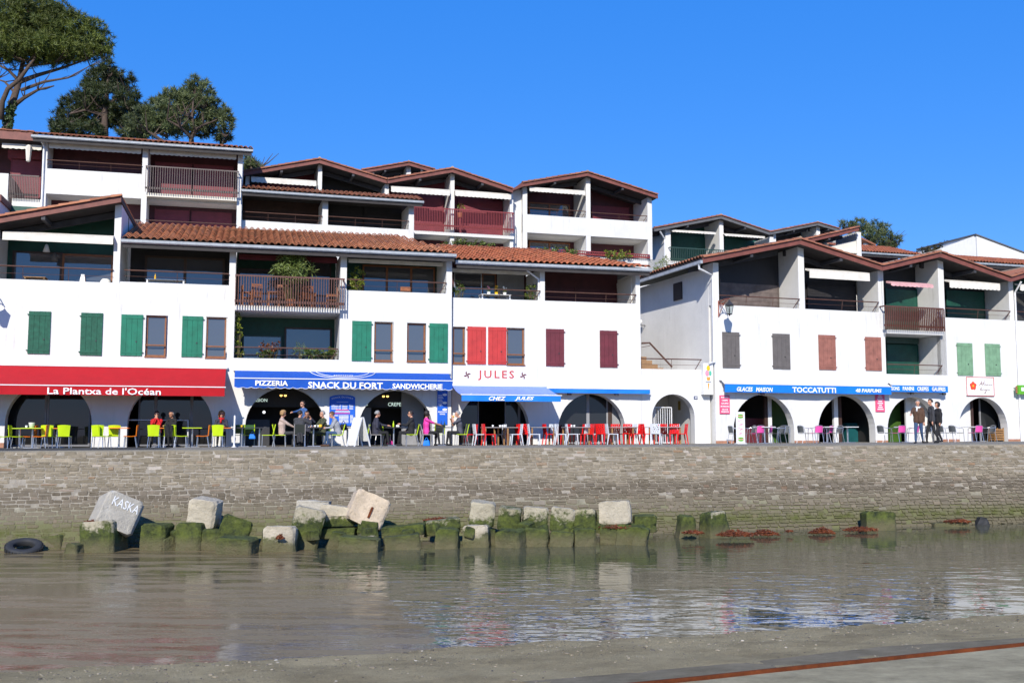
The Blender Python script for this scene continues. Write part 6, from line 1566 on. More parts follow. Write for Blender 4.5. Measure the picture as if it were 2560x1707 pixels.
def tube_chair(col):
    t = thing('aluminium_armchair', 'x', 'chair')
    for sx in (-1, 1):
        mb = MB(); mb.tube([(sx*.24, .24, 0), (sx*.25, .2, .4), (sx*.26, .17, .63), (sx*.265, .08, .66), (sx*.26, -.15, .67), (sx*.22, -.26, .7)], .013, 7); mb.build('arm_frame', 'alu', t)
        mb = MB(); mb.tube([(sx*.2, -.32, 0), (sx*.2, -.22, .45), (sx*.2, -.27, .72), (sx*.14, -.29, .77), (0, -.295, .785)], .013, 7); mb.build('leg', 'alu', t)
    mb = MB(); mb.tube([(-.24, .18, .43), (.24, .18, .43)], .012, 6); mb.tube([(-.2, -.2, .43), (.2, -.2, .43)], .012, 6); mb.build('stretcher', 'alu', t)
    MB().box(-.21, .21, -.2, .2, .43, .45).build('seat', col, t)
    mb = MB(); n = 8
    for i in range(n):
        a, b = -.2+.4*i/n, -.2+.4*(i+1)/n; y = lambda x: -.25-.05*(1-(x/.2)**2)
        mb.hexa([(a,y(a)+.02,.47),(b,y(b)+.02,.47),(b,y(b)+.035,.47),(a,y(a)+.035,.47)], [(a,y(a)-.02,.76),(b,y(b)-.02,.76),(b,y(b)-.005,.76),(a,y(a)-.005,.76)])
    mb.build('backrest', col, t); return t
def table(name, top, leg, w=.7, h=.735, style='pole', dd=None):
    t = thing(name, 'x', 'table'); dd = dd or w
    MB().box(-w/2, w/2, -dd/2, dd/2, h-.03, h).build('table_top', top, t, bevel=.008)
    if style == 'pole':
        mb = MB(); mb.tube([(0, 0, .03), (0, 0, h-.03)], .035, 10); mb.build('column', leg, t)
        mb = MB(); mb.tube([(-.26, -.2, .015), (.26, -.2, .015)], .015, 6); mb.tube([(-.26, .2, .015), (.26, .2, .015)], .015, 6); mb.tube([(0, -.2, .02), (0, .2, .02)], .02, 6); mb.build('foot', leg, t)
    else:
        for sx in (-1, 1):
            for sy in (-1, 1): MB().box(sx*(w/2-.06)-.03, sx*(w/2-.06)+.03, sy*(dd/2-.06)-.03, sy*(dd/2-.06)+.03, 0, h-.03).build('leg', leg, t)
    return t
PROTO = dict(lime=plastic_chair('plastic_chair', 'lime'), orange=plastic_chair('plastic_chair', 'orange'), mesh=mesh_chair(), meshg=mesh_chair('dark_green_mesh'), grey=mesh_chair('black_mesh', 'table_grey'),
             red=lace_chair('red_plastic'), white=lace_chair('white_plastic'), pink=tube_chair('pink_weave'), alu=tube_chair('grey_weave'),
             tl=table('cafe_table', 'lime', 'alu'), to=table('cafe_table', 'orange', 'alu'), td=table('bistro_table', 'table_dark', 'alu', .72), tj=table('dining_table', 'table_grey', 'oak', 1.05, style='legs', dd=.75), tw=table('pedestal_table', 'table_white', 'alu', .7, .73))
FACE = dict(R=-90, L=90, A=0, T=180, AR=-40, AL=40, TR=-140, TL=140)
_used = set()
def put(key, F, px, k, face, label, group, dr=None):
    if key in _used: o = copy_tree(PROTO[key])
    else: o = PROTO[key]; _used.add(key)
    o.location = spot(F, px, k); o.rotation_euler = (0, 0, F.psi+R(FACE[face]+(rng.uniform(-9, 9) if dr is None else dr)))
    o['label'] = label; o['group'] = group; return o
GP = 'chairs under the red awning'
for px, k, f, c, lb in ((8, 2.3, 'R', 'lime', 'lime chair seen side-on at the frame edge, facing the cup-laden table'), (40, 1.4, 'R', 'lime', 'lime chair side-on behind the edge chair, at the lower green table'),
    (100, 2.2, 'L', 'orange', 'orange chair side-on at the cup-laden lime table'), (72, 1.1, 'L', 'orange', 'orange chair half hidden behind the column of the cup-laden table'),
    (121, 1.6, 'A', 'lime', 'lime chair back-on partly covered by the orange chair'), (161, 2.0, 'A', 'lime', 'lone lime chair back-on before the dark green bar counter'),
    (246, 2.0, 'A', 'lime', 'lime chair back-on at the left of the orange table between the arches'), (263, 2.2, 'R', 'lime', 'lime chair side-on drawn up to the orange table between the arches'),
    (284, 1.5, 'A', 'lime', 'lime chair back-on right behind the orange table between the arches'), (325, 2.0, 'L', 'orange', 'orange chair side-on facing the orange table between the arches'),
    (385, 2.0, 'A', 'lime', 'lime chair back-on in front of the person in red'), (422, 2.0, 'A', 'lime', 'lime chair with a dark jacket hung on its back'),
    (453, 2.2, 'R', 'lime', 'lime chair side-on at the bare lime table'), (506, 2.1, 'L', 'orange', 'orange chair side-on at the bare lime table'), (546, 2.0, 'A', 'lime', 'lime chair back-on in front of the curly haired woman')):
    put(c, FA, px, k, f, lb, GP)
GT = 'tables under the red awning'
for px, k, c, lb in ((80, 1.8, 'tl', 'lime table with a white cup and bucket on it'), (48, .9, 'tl', 'lower green table half hidden behind the cup-laden one'), (141, .9, 'to', 'orange table before the dark green bar counter'),
    (297, 1.7, 'to', 'orange table between the two arches of the red awning cafe'), (398, 1.2, 'to', 'orange table where the person in red sits'), (480, 1.8, 'tl', 'bare lime table with nobody at it'), (553, 1.2, 'to', 'orange table where the curly haired woman sits')):
    put(c, FA, px, k, 'A', lb, GT, 0)
GS = 'chairs of the snack bar'
for px, k, f, c, lb in ((598, 1.5, 'A', 'meshg', 'green chair back-on next to the white windbreak post'), (622, 1.2, 'A', 'meshg', 'green chair back-on between the two empty dark tables'), (668, 2.1, 'L', 'mesh', 'lime chair with dark back turned to the empty dark table'),
    (700, 2.0, 'R', 'mesh', 'lime chair under the woman in the beige coat'), (748, 2.3, 'A', 'grey', 'grey chair under the man in the charcoal jacket'), (762, 1.0, 'T', 'mesh', 'chair behind the busy table under the man raising his hand'), (806, 1.2, 'TL', 'meshg', 'green chair under the grey haired man in olive'),
    (843, 2.1, 'L', 'mesh', 'lime chair under the boy in the grey hoodie'), (905, 1.3, 'L', 'meshg', 'green chair behind the white A-board'), (940, 2.0, 'R', 'grey', 'stool like grey chair under the man in navy'), (958, 1.2, 'AR', 'mesh', 'lime chair at the back of the table of the two men'), (1028, 2.1, 'L', 'mesh', 'lime chair under the man in black with sunglasses'),
    (1068, 2.1, 'R', 'grey', 'chair with a black coat under the woman in pink'), (1096, 1.1, 'A', 'mesh', 'lime chair behind the table of the woman in pink'), (1152, 2.2, 'L', 'mesh', 'lime chair under the man drinking from a yellow cup')):
    put(c, FA, px, k, f, lb, GS)
GD = 'dark tables of the snack bar'
for px, k, lb in ((604, 1.9, 'dark table beside the white windbreak post with a yellow pot'), (648, 2.0, 'dark table with blue papers under it and no guests'), (783, 2.1, 'dark table crowded with cups between beige coat and hoodie'), (868, 1.6, 'table half hidden by the white A-board'), (984, 2.0, 'dark table of the two men in sunglasses'), (1108, 2.1, 'dark table of the woman in pink')):
    put('td', FA, px, k, 'A', lb, GD, 0)
GJ = 'red and white chairs before the JULES house'
jl = {}
for px, k, f, c in ((1176, 1.2, 'L', 'red'), (1199, 2.3, 'R', 'white'), (1222, 2.4, 'R', 'red'), (1248, 1.0, 'L', 'white'), (1280, 1.3, 'L', 'red'), (1290, 2.2, 'L', 'white'), (1312, 1.6, 'AR', 'red'), (1335, 2.3, 'R', 'white'), (1374, 1.5, 'R', 'red'), (1380, 1.0, 'A', 'white'), (1401, 2.3, 'R', 'white'), (1409, 1.2, 'L', 'red'),
    (1450, 1.0, 'L', 'red'), (1457, 1.6, 'AL', 'white'), (1468, 2.2, 'L', 'red'), (1490, 1.0, 'R', 'white'), (1507, 2.1, 'AR', 'red'), (1529, 2.4, 'R', 'white'), (1534, 1.1, 'A', 'red'), (1563, 1.6, 'A', 'red'), (1575, 1.0, 'A', 'white'), (1590, 2.2, 'L', 'red'), (1619, 2.0, 'R', 'red'), (1641, 2.4, 'AR', 'white'), (1651, 1.2, 'A', 'red'), (1683, 1.2, 'A', 'white'), (1682, 1.7, 'A', 'red'), (1703, 2.2, 'L', 'red'), (1430, 1.9, 'R', 'white')):
    where = 'by the CHEZ JULES arch' if px < 1320 else 'on the shaded pier' if px < 1395 else 'by the grey glazed arch' if px < 1600 else 'by the barred gate arch'
    side = {'R': 'facing the gate', 'L': 'facing the snack bar', 'A': 'back-on', 'AR': 'turned half away', 'AL': 'half turned'}[f]
    o = put(c, FB, px, k, f, '%s lace chair %s %s, %s' % (c, side, where, 'in the front rank' if k >= 2 else 'close to the wall' if k < 1.25 else 'in the middle rank'), 'x')
    o['group'] = 'lace chairs before the JULES house'
for px, k, lb in ((1237, 1.8, 'grey table with oak legs set with cups by the CHEZ JULES arch'), (1268, 1.3, 'second grey table pushed up to the one with cups'), (1352, 1.6, 'short grey table with oak legs on the blue shaded pier'), (1440, 1.7, 'grey table with oak legs before the grey glazed arch'), (1550, 1.8, 'grey table with oak legs at the plain white pier'), (1592, 1.5, 'grey table end pushed up to the plain pier table'), (1668, 1.7, 'grey table with oak legs before the barred gate')):
    put('tj', FB, px, k, 'A', lb, 'oak legged tables before the JULES house', 0)
GC = 'tubular armchairs of the ice cream parlour'
for px, k, f, c, lb in ((1840, 1.0, 'R', 'alu', 'grey tubular armchair hidden behind the macaron board'), (1872, 1.6, 'L', 'alu', 'grey tubular armchair just past the macaron board'), (1893, 1.9, 'A', 'pink', 'pink armchair back-on beside the macaron board table'), (1914, 1.5, 'AL', 'pink', 'pink armchair half turned at the macaron board table'), (1945, 1.7, 'L', 'alu', 'grey armchair side-on at the edge of the first ice cream arch'), (1962, 1.3, 'TL', 'alu', 'grey armchair tipped by the arch edge beside the white pier'),
    (2014, 1.6, 'R', 'alu', 'grey armchair on the white pier facing the pink pair'), (2040, 1.9, 'A', 'pink', 'pink armchair back-on before the second ice cream arch'), (2066, 1.5, 'AL', 'pink', 'second pink armchair at the second ice cream arch'), (2090, 1.8, 'L', 'alu', 'grey armchair side-on by the bare white table'),
    (2213, 1.5, 'R', 'alu', 'grey armchair facing the pink chair left of the walkers'), (2247, 1.8, 'A', 'pink', 'pink armchair back-on left of the walking men'), (2282, 1.3, 'AL', 'pink', 'pink armchair behind the man in jeans'), (2312, 1.2, 'L', 'alu', 'grey armchair behind the walking men'), (2365, 1.3, 'R', 'alu', 'grey armchair right behind the walking men'), (2392, 1.7, 'R', 'alu', 'grey armchair before the pier of the flower sign'), (2440, 1.7, 'A', 'pink', 'pink armchair under the flower sign arch'), (2472, 1.6, 'L', 'alu', 'grey armchair side-on under the flower sign arch')):
    put(c, FC, px, k, f, lb, GC)
for px, k, lb in ((1912, 1.9, 'white table beside the macaron board'), (2068, 1.7, 'white table between the pink pair and the grey chair'), (2120, 1.5, 'bare white table before the second ice cream arch'), (2264, 1.5, 'white table left of the walking men'), (2431, 1.5, 'white table under the flower sign arch')):
    put('tw', FC, px, k, 'A', lb, 'white tables of the ice cream parlour', 0)
# things on and around the tables
def item(mb_fn, name, label, cat, F, px, k, z=.737, mat='ceramic', group=None, smooth=True):
    mb = MB(); mb_fn(mb); o = mb.build(name, mat, None, smooth=smooth); P = spot(F, px, k); P.z += z; o.location = P; o.rotation_euler = (0, 0, F.psi); tag(o, label, cat, group); return o
cup = lambda mb: mb.lathe([(.02, 0), (.035, .01), (.042, .085), (.036, .085), (.03, .02)], 12)
item(lambda mb: mb.lathe([(.08, 0), (.11, .18), (.115, .19), (.105, .185), (.075, .02)], 14), 'ice_bucket', 'white bucket on the cup-laden lime table', 'bucket', FA, 77, 1.7)
item(cup, 'cup', 'white cup beside the bucket on the lime table', 'cup', FA, 64, 1.8)
for i, (px, k) in enumerate(((771, 2.2), (779, 2.0), (787, 2.2), (795, 2.05))): item(cup, 'cup', 'white cup on the crowded dark table', 'cup', FA, px, k, group='cups on the crowded table')
item(lambda mb: mb.lathe([(.06, 0), (.07, .02), (.065, .1), (.03, .11)], 12), 'pot', 'yellow pot on the crowded dark table', 'pot', FA, 800, 2.2, mat='yellow')
item(lambda mb: mb.lathe([(.04, 0), (.05, .08), (.03, .09)], 12), 'pot', 'yellow pot on the table by the windbreak post', 'pot', FA, 603, 1.9, mat='yellow')
bottle = lambda mb: mb.lathe([(.03, 0), (.033, .02), (.033, .13), (.012, .19), (.012, .24), (.0, .24)], 10)
item(bottle, 'bottle', 'yellow green bottle on the table of the two men', 'bottle', FA, 983, 2.1, mat='lime'); item(bottle, 'bottle', 'clear bottle on the table of the woman in pink', 'bottle', FA, 1103, 2.1, mat='clear_glass'); item(bottle, 'bottle', 'green bottle on the table of the woman in pink', 'bottle', FA, 1111, 2.2, mat='dark_green_counter')
for px in (992, 996): item(cup, 'cup', 'white cup on the table of the two men', 'cup', FA, px, 2.0, group='cups on the table of the two men')
for px, k in ((1250, 1.7), (1256, 1.8), (1262, 1.7), (1232, 1.9)): item(cup, 'cup', 'white cup on the grey table by the CHEZ JULES arch', 'cup', FB, px, k, group='cups at JULES')
for px in (1429, 1436): item(cup, 'cup', 'white cup on the grey table before the glazed arch', 'cup', FB, px, 1.7, group='cups at the glazed arch')
# hung jackets
def cloth(label, F, px, k, mat, face=0, w=.36, z0=.2, z1=.86, name='jacket'):
    mb = MB(); n = 8; m = 8
    for i in range(n):
        for j in range(m):
            q = []
            for ii, jj in ((i, j), (i+1, j), (i+1, j+1), (i, j+1)):
                u, v = ii/n*2-1, jj/m; q.append((u*w/2*(1-.25*(1-v)), -.335+.1*(1-v)*.2-.03*math.sin(u*7+v*4)-.02*(1-u*u), z0+(z1-z0)*v-.05*abs(u)))
            mb.quad(*q); mb.quad(*[(x, y-.025, z) for x, y, z in q[::-1]])
    o = mb.build(name, mat, None, smooth=True); o.location = spot(F, px, k); o.rotation_euler = (0, 0, F.psi+R(face)); tag(o, label, 'jacket'); return o
cloth('dark jacket hanging from a lime chair back', FA, 422, 2.0, 'cl_black', 0, .34, .42); cloth('black coat draped over the chair of the woman in pink', FA, 1068, 2.1, 'cl_black', -90, .4, .18)
cloth('dark jacket hanging low behind the man in charcoal', FA, 748, 2.3, 'cl_charcoal', 0, .26, .2, .55)
def bag(label, F, px, k, z, mat, s=1.0):
    mb = MB(); mb.hexa([(-.16*s,-.08*s,0),(.16*s,-.08*s,0),(.16*s,.08*s,0),(-.16*s,.08*s,0)], [(-.12*s,-.05*s,.24*s),(.12*s,-.05*s,.26*s),(.12*s,.05*s,.25*s),(-.12*s,.05*s,.23*s)])
    t = thing('bag', label, 'bag', spot(F, px, k)+Vector((0, 0, z)), F.psi); mb.build('pouch', mat, t, bevel=.04*s); mb = MB(); mb.tube([(-.08*s+.16*s*i/8, 0, .22*s+.14*s*math.sin(math.pi*i/8)) for i in range(9)], .012*s, 5); mb.build('strap', mat, t)
bag('black bag hanging on the chair behind the boy in the hoodie', FA, 858, 1.9, .62, 'cl_black'); bag('purple and blue bag on the floor beside the man in navy', FA, 975, 1.7, 0, 'cl_pink', .8); bag('bright blue bag on the floor beside the woman in pink', FA, 1066, 2.4, 0, 'canvas_bright', .9)
bag('blue shopping bag under the empty dark table', FA, 630, 1.9, .3, 'canvas_bright', .8)
# windbreak post, A-board, macaron board, crates
P = spot(FA, 585, 2.4); t = thing('windbreak_post', 'white windbreak post between red and blue awning cafes', 'post', P, FA.psi); mb = MB(); mb.lathe([(.1,0),(.1,.015),(.05,.03),(.032,.08),(.032,1.17),(.0,1.19)], 12); mb.build('pole', 'white_metal', t); MB().box(-.006, .006, .03, 1.9, .12, 1.1).build('glass_panel', 'clear_glass', t)
MB().box(-.02, .02, 1.86, 1.9, 0, 1.17).build('end_post', 'white_metal', t)
P = spot(FA, 896, 2.5); t = thing('a_board', 'white A-frame pavement board in front of the snack bar', 'sign board', P, FA.psi+R(-62))
for s in (-1, 1):
    mb = MB()
    for x in (-.28, .24): mb.hexa([(x, s*.36-.02, 0), (x+.04, s*.36-.02, 0), (x+.04, s*.36+.02, 0), (x, s*.36+.02, 0)], [(x, s*.03-.02, 1.12), (x+.04, s*.03-.02, 1.12), (x+.04, s*.03+.02, 1.12), (x, s*.03+.02, 1.12)])
    mb.build('frame', 'white_metal', t); MB().hexa([(-.24, s*.3-.008, .2), (.24, s*.3-.008, .2), (.24, s*.3+.008, .2), (-.24, s*.3+.008, .2)], [(-.24, s*.035-.008, 1.1), (.24, s*.035-.008, 1.1), (.24, s*.035+.008, 1.1), (-.24, s*.035+.008, 1.1)]).build('panel', 'table_white', t)
mb = MB(); mb.tube([(-.26, -.2, .55), (-.26, .2, .55)], .012, 5); mb.build('stay', 'white_metal', t)
P = spot(FC, 1852, 2.3); t = thing('macaron_board', 'tall pale board printed with green and pink macarons', 'sign board', P, FC.psi); w, h = .21, 1.36
MB().box(-w, w, -.02, .02, .03, h).build('panel', 'sign_white', t); MB().box(-w-.02, w+.02, -.12, .12, 0, .03).build('foot', 'white_metal', t)
for z in (.15, 1.13):
    MB().ell((0, -.022, z+.09), (.14, .006, .045), 14).build('macaron_top', 'sign_green', t); MB().box(-.14, .14, -.026, -.021, z+.03, z+.07).build('filling', 'ice_pink', t); MB().ell((0, -.022, z), (.14, .006, .045), 14).build('macaron_base', 'sign_green', t)
mb = MB()
for i in range(7): z = .38+i*.095; mb.hexa([(-.12+.03*(i % 3), -.024, z), (.06+.03*(i % 3), -.024, z+.05*(-1)**i), (.06+.03*(i % 3), -.021, z+.05*(-1)**i), (-.12+.03*(i % 3), -.021, z)], [(-.12+.03*(i % 3), -.024, z+.03), (.06+.03*(i % 3), -.024, z+.05*(-1)**i+.03), (.06+.03*(i % 3), -.021, z+.05*(-1)**i+.03), (-.12+.03*(i % 3), -.021, z+.03)])
mb.build('printed_lines', 'ice_pink', t)
P = spot(FC, 2492, -.4); t = thing('wooden_crate', 'stack of pale slatted crates inside the flower sign arch', 'crate', P, FC.psi)
for i in range(5): MB().box(-.3, .3, -.2, .2, .06+i*.12, .06+i*.12+.09).build('slat', 'oak', t)
for sx in (-1, 1):
    for sy in (-1, 1): MB().box(sx*.28-.02, sx*.28+.02, sy*.19-.005, sy*.19+.03, 0, .68).build('corner_post', 'oak', t)

# ================================================================== PEOPLE
def ik(S, T, l1, l2, pole):
    S, T = Vector(S), Vector(T); d = T-S; D = min(d.length, (l1+l2)*.998); d = d.normalized(); T = S+d*D
    a = (l1*l1-l2*l2+D*D)/(2*D); h = math.sqrt(max(1e-6, l1*l1-a*a)); p = Vector(pole); p = (p-d*p.dot(d)).normalized()
    return S+d*a+p*h, T
def person(label, loc, rz, pose='sit', top='cl_black', legs='cl_denim', hair='hair_dark', skin='skin', style='short', hl=None, hr=None, lean=0., turn=0., nod=0., shoes='cl_black', glasses=False, scarf=None, coat=False, sleeves=None, scale=1., step=0.):
    t = thing('person', label, 'person', loc, rz, 'people on the terrace'); t.scale = (scale,)*3
    prim = []                         # (p0,r0,p1,r1,mat)
    def C(a, ra, b, rb, m): prim.append((Vector(a), ra, Vector(b), rb, m))
    if pose == 'sit':
        hip = Vector((0, -.06, .52)); kn = [Vector((s*.12, .38, .53)) for s in (-1, 1)]; an = [Vector((s*.12+.02*s, .36+.08*(s > 0), .08)) for s in (-1, 1)]
    else:
        hip = Vector((0, 0, .93)); kn = [Vector((s*.1, .05+s*step*.5, .5)) for s in (-1, 1)]; an = [Vector((s*.11, -.02+s*step, .08+(.05 if s*step < 0 else 0))) for s in (-1, 1)]
    u = Vector((0, math.sin(lean), math.cos(lean))); f = Vector((0, math.cos(lean), -math.sin(lean)))
    ch = hip+u*.34; sh = hip+u*.5; nk = hip+u*.58; hd = nk+u*.15+f*.035
    bulk = .03 if coat else 0
    for s in (-1, 1): C(hip+Vector((s*.075, 0, 0)), .115+bulk*.5, hip+u*.2+Vector((s*.06, 0, 0)), .105+bulk, top)
    for s in (-1, 1): C(hip+u*.2+Vector((s*.06, 0, 0)), .105+bulk, ch+Vector((s*.085, 0, 0)), .115+bulk, top)
    C(ch, .12+bulk, sh, .1, top)
    for s in (-1, 1): C(sh+Vector((s*.04, 0, .02)), .08, sh+Vector((s*.165, 0, 0)), .062+bulk*.6, top)
    C(nk-u*.05, .058, nk+u*.04, .052, skin)
    for i, s in enumerate((-1, 1)):
        C(hip+Vector((s*.09, .01, -.02)), .09, kn[i], .062, legs); C(kn[i], .06, an[i]+Vector((0, -.0, .04)), .042, legs)
        C(an[i]+Vector((0, -.03, -.035)), .043, an[i]+Vector((s*.015, .15, -.048)), .034, shoes)
    for i, s in enumerate((-1, 1)):
        S = sh+Vector((s*.18, 0, -.01)); T = (hl if s < 0 else hr)
        if T is None: T = (kn[i]+Vector((0, -.08, .09))) if pose == 'sit' else hip+Vector((s*.24, .06, -.1))
        E, T = ik(S, T, .285, .255, (s*.6, -.5, -.7)); sl = sleeves or top
        C(S, .056+bulk*.5, E, .045+bulk*.5, top if sleeves is None or sleeves.startswith('cl') else top); C(E, .043+bulk*.4, T, .031, sl if sl.startswith('cl') or sl.startswith('skin') else top)
        d = (T-E).normalized(); side = d.cross(Vector((0, 0, 1))); side = side.normalized() if side.length > .1 else Vector((1, 0, 0)); up_ = side.cross(d)
        C(T, .03, T+d*.075, .034, skin)
        for k in range(4):
            b = T+d*.085+side*(k-1.5)*.019; L_ = (.036, .043, .04, .03)[k]
            C(b, .011, b+d*L_-up_*.006, .0105, skin); C(b+d*L_-up_*.006, .0105, b+d*L_*1.6-up_*.03, .0095, skin)
        b = T+d*.03-side*s*.032; C(b, .013, b+d*.045-side*s*.022-up_*.01, .011, skin)
    # head
    hf = Matrix.Rotation(turn, 3, 'Z') @ Matrix.Rotation(-nod, 3, 'X'); H_ = lambda x, y, z: hd+hf @ Vector((x, y, z))
    C(H_(0, .005, .035), .088, H_(0, -.025, .05), .088, skin); C(H_(0, .02, -.04), .066, H_(0, .045, -.075), .042, skin); C(H_(0, .088, .0), .012, H_(0, .108, -.025), .015, skin)
    for s in (-1, 1): C(H_(s*.088, -.01, .01), .016, H_(s*.09, -.015, -.015), .012, skin)
    C(H_(0, .084, -.052), .016, H_(0, .082, -.058), .017, skin)
    mb = MB()
    for a, ra, b, rb, m in prim:
        d = (b-a); 
        if d.length < 1e-4: d = Vector((0, 0, .001)); b = a+d
        e = d.normalized(); pts = []; rs_ = []
        for q in (1, .8, .45): pts.append(a-e*ra*q); rs_.append(ra*math.sqrt(max(.02, 1-q*q)))
        pts.append(a); rs_.append(ra); pts.append(b); rs_.append(rb)
        for q in (.45, .8, 1): pts.append(b+e*rb*q); rs_.append(rb*math.sqrt(max(.02, 1-q*q)))
        mb.tube(pts, rs_, 10)
    me = mb.mesh('body_src'); o = bpy.data.objects.new('body', me); COL.objects.link(o)
    md = o.modifiers.new('r', 'REMESH'); md.mode = 'VOXEL'; md.voxel_size = .0125; sm = o.modifiers.new('s', 'SMOOTH'); sm.factor = .5; sm.iterations = 2
    dg = bpy.context.evaluated_depsgraph_get(); nm_ = bpy.data.meshes.new_from_object(o.evaluated_get(dg)); o.modifiers.clear(); o.data = nm_; nm_.name = 'body'
    nf = len(nm_.polygons); ce = np.empty(nf*3); nm_.polygons.foreach_get('center', ce); ce = ce.reshape(-1, 3); best = np.full(nf, 9.); idx = np.zeros(nf, int)
    mats = sorted({p[4] for p in prim})
    for a, ra, b, rb, m in prim:
        A = np.array(a); D = np.array(b)-A; L2 = max(1e-9, D @ D); q = np.clip(((ce-A) @ D)/L2, 0, 1); dist = np.linalg.norm(ce-A-q[:, None]*D, axis=1)-(ra+(rb-ra)*q)
        w = dist < best; best[w] = dist[w]; idx[w] = mats.index(m)
    for m in mats: nm_.materials.append(M(m))
    nm_.polygons.foreach_set('material_index', idx); nm_.polygons.foreach_set('use_smooth', [True]*nf); o.parent = t
    # hair
    if hair:
        mb = MB(); n, m_ = 20, 12; r0 = random.Random(len(label)); full = style in ('long', 'curly', 'bob')
        keep = []
        vals = {}
        for i in range(m_+1):
            ph = math.pi*i/m_*(.72 if full else .62)
            for k in range(n):
                th = 2*math.pi*k/n; q = .105+(.03 if style == 'curly' else .012 if full else .0)+r0.uniform(-.006, .008)*(2.5 if style == 'curly' else 1)
                x, y, z = q*math.sin(ph)*math.cos(th)*.92, q*math.sin(ph)*math.sin(th)*1.08-.012, .04+q*math.cos(ph)
                if full and z < .0: x *= 1.08; z -= .06*(1 if style == 'bob' else 1.6)*(abs(min(0, z))/.08)
                mb.v.append(tuple(H_(x, y, z))); vals[i*n+k] = (y, z)
        for i in range(m_):
            for k in range(n):
                fs = (i*n+k, i*n+(k+1) % n, (i+1)*n+(k+1) % n, (i+1)*n+k)
                if any(vals[q][0] > .045 and vals[q][1] < .085 for q in fs): continue
                mb.f.append(fs[::-1])
        mb.mi = [0]*len(mb.f); ho = mb.build('hair', hair, t, smooth=True); sf = ho.modifiers.new('s', 'SOLIDIFY'); sf.thickness = .018; sf.offset = -1
    mb = MB()
    if glasses:
        for s in (-1, 1): mb.ell(H_(s*.036, .09, .022), (.03, .014, .02)); mb.tube([H_(s*.07, .075, .028), H_(s*.092, -.01, .025)], .004, 4)
        mb.build('sunglasses', 'black_iron', t)
    else:
        for s in (-1, 1): mb.ell(H_(s*.033, .083, .02), (.012, .008, .008), 8, 5)
        mb.build('eyes', 'hair_dark', t)
    if scarf:
        mb = MB(); mb.tube([nk+Vector((.085*math.cos(a), .075*math.sin(a)+.01, -.01+.015*math.sin(2*a))) for a in [2*math.pi*i/14 for i in range(15)]], .038, 7); mb.tube([nk+Vector((.02, .1, -.03)), nk+Vector((.03, .13, -.18))], .035, 7); mb.build('scarf', scarf, t, smooth=True)
    return t
PA = lambda px, k: spot(FA, px, k)
pa = FA.psi
person('person in a red jacket with dark hair resting chin on hands', PA(390, .55), pa+R(178), top='cl_red', legs='cl_black', hl=(-.04, .22, 1.1), hr=(.04, .22, 1.1), lean=.12, glasses=True)
person('grey haired man in black seated beside the person in red', PA(427, .7), pa+R(150), top='cl_black', legs='cl_black', hair='hair_grey', skin='skin_tan', lean=.08, hl=(-.1, .35, .8), hr=(.1, .35, .8))
person('curly haired woman in sunglasses and red scarf', PA(552, .55), pa+R(182), top='cl_navy', legs='cl_black', hair='hair_blond', style='curly', glasses=True, scarf='cl_red', hl=(-.12, .34, .78), hr=(.12, .34, .78), lean=.06)
person('woman in a beige coat reading at the crowded table', PA(708, 2.0), pa+R(-92), top='cl_beige', legs='cl_charcoal', hair='hair_blond', style='bob', coat=True, hl=(-.06, .4, .74), hr=(.08, .4, .74), nod=.25, glasses=True)
person('man in a charcoal jacket sitting with his back turned', PA(748, 2.3), pa+R(-28), top='cl_charcoal', legs='cl_black', hair='hair_dark', coat=True, lean=.1, hl=(-.1, .38, .85), hr=(.3, .33, 1.02), turn=-.4)
person('waiter in dark apron reaching out a blue sleeved arm', PA(756, .7), pa+R(128), 'stand', top='cl_blue', legs='cl_black', hair='hair_dark', hr=(.0, .62, 1.32), hl=(-.18, .3, 1.0), glasses=True)
person('man behind the crowded table raising both open hands', PA(766, 1.0), pa+R(176), top='cl_navy', legs='cl_black', skin='skin_tan', hl=(-.15, .3, 1.12), hr=(.12, .3, 1.1))
person('grey haired man in an olive jacket laughing at the crowded table', PA(803, 1.3), pa+R(118), top='cl_olive', legs='cl_olive', hair='hair_grey', hl=(-.1, .38, .78), hr=(.1, .36, .78))
person('boy in a grey hoodie and jeans bending over the table', PA(842, 2.1), pa+R(92), top='cl_grey', legs='cl_denim', hair='hair_brown', shoes='cl_brown', lean=.32, nod=.35, hl=(-.06, .45, .7), hr=(.06, .42, .72), coat=True)
person('man in a navy jacket and sunglasses facing the man in black', PA(942, 2.0), pa+R(-88), top='cl_navy', legs='cl_black', hair='hair_grey', glasses=True, hl=(-.06, .42, .8), hr=(.08, .12, .58), lean=.06, coat=True)
person('dark haired man in black with sunglasses turned to his companion', PA(1024, 2.1), pa+R(84), top='cl_black', legs='cl_black', hair='hair_dark', style='short', glasses=True, hl=(-.05, .36, .85), hr=(.12, .16, .58), coat=True)
person('woman in a pink top with dark bobbed hair', PA(1069, 2.1), pa+R(-86), top='cl_pink', legs='cl_black', hair='hair_dark', style='bob', skin='skin_tan', sleeves='skin_tan', hl=(-.05, .48, .84), hr=(.08, .46, .82), turn=.2)
person('grey haired man in a slate shirt drinking from a yellow cup', PA(1146, 2.2), pa+R(92), top='cl_slate', legs='cl_black', hair='hair_grey', sleeves='skin', hl=(-.05, .26, 1.1), hr=(.05, .28, .98), lean=.1)
item(cup, 'cup', 'yellow cup held by the man in the slate shirt', 'cup', FA, 1133, 2.2, z=1.1, mat='yellow')
pc = FC.psi
def PC(px, k): return spot(FC, px, k, 1107)
person('grey haired man in dark jacket and jeans gesturing as he walks', PC(2298, 5.6), pc+R(128), 'stand', top='cl_brown', legs='cl_denim', hair='hair_grey', coat=True, step=.16, hr=(.18, .5, 1.22), turn=.25, scarf='cl_white')
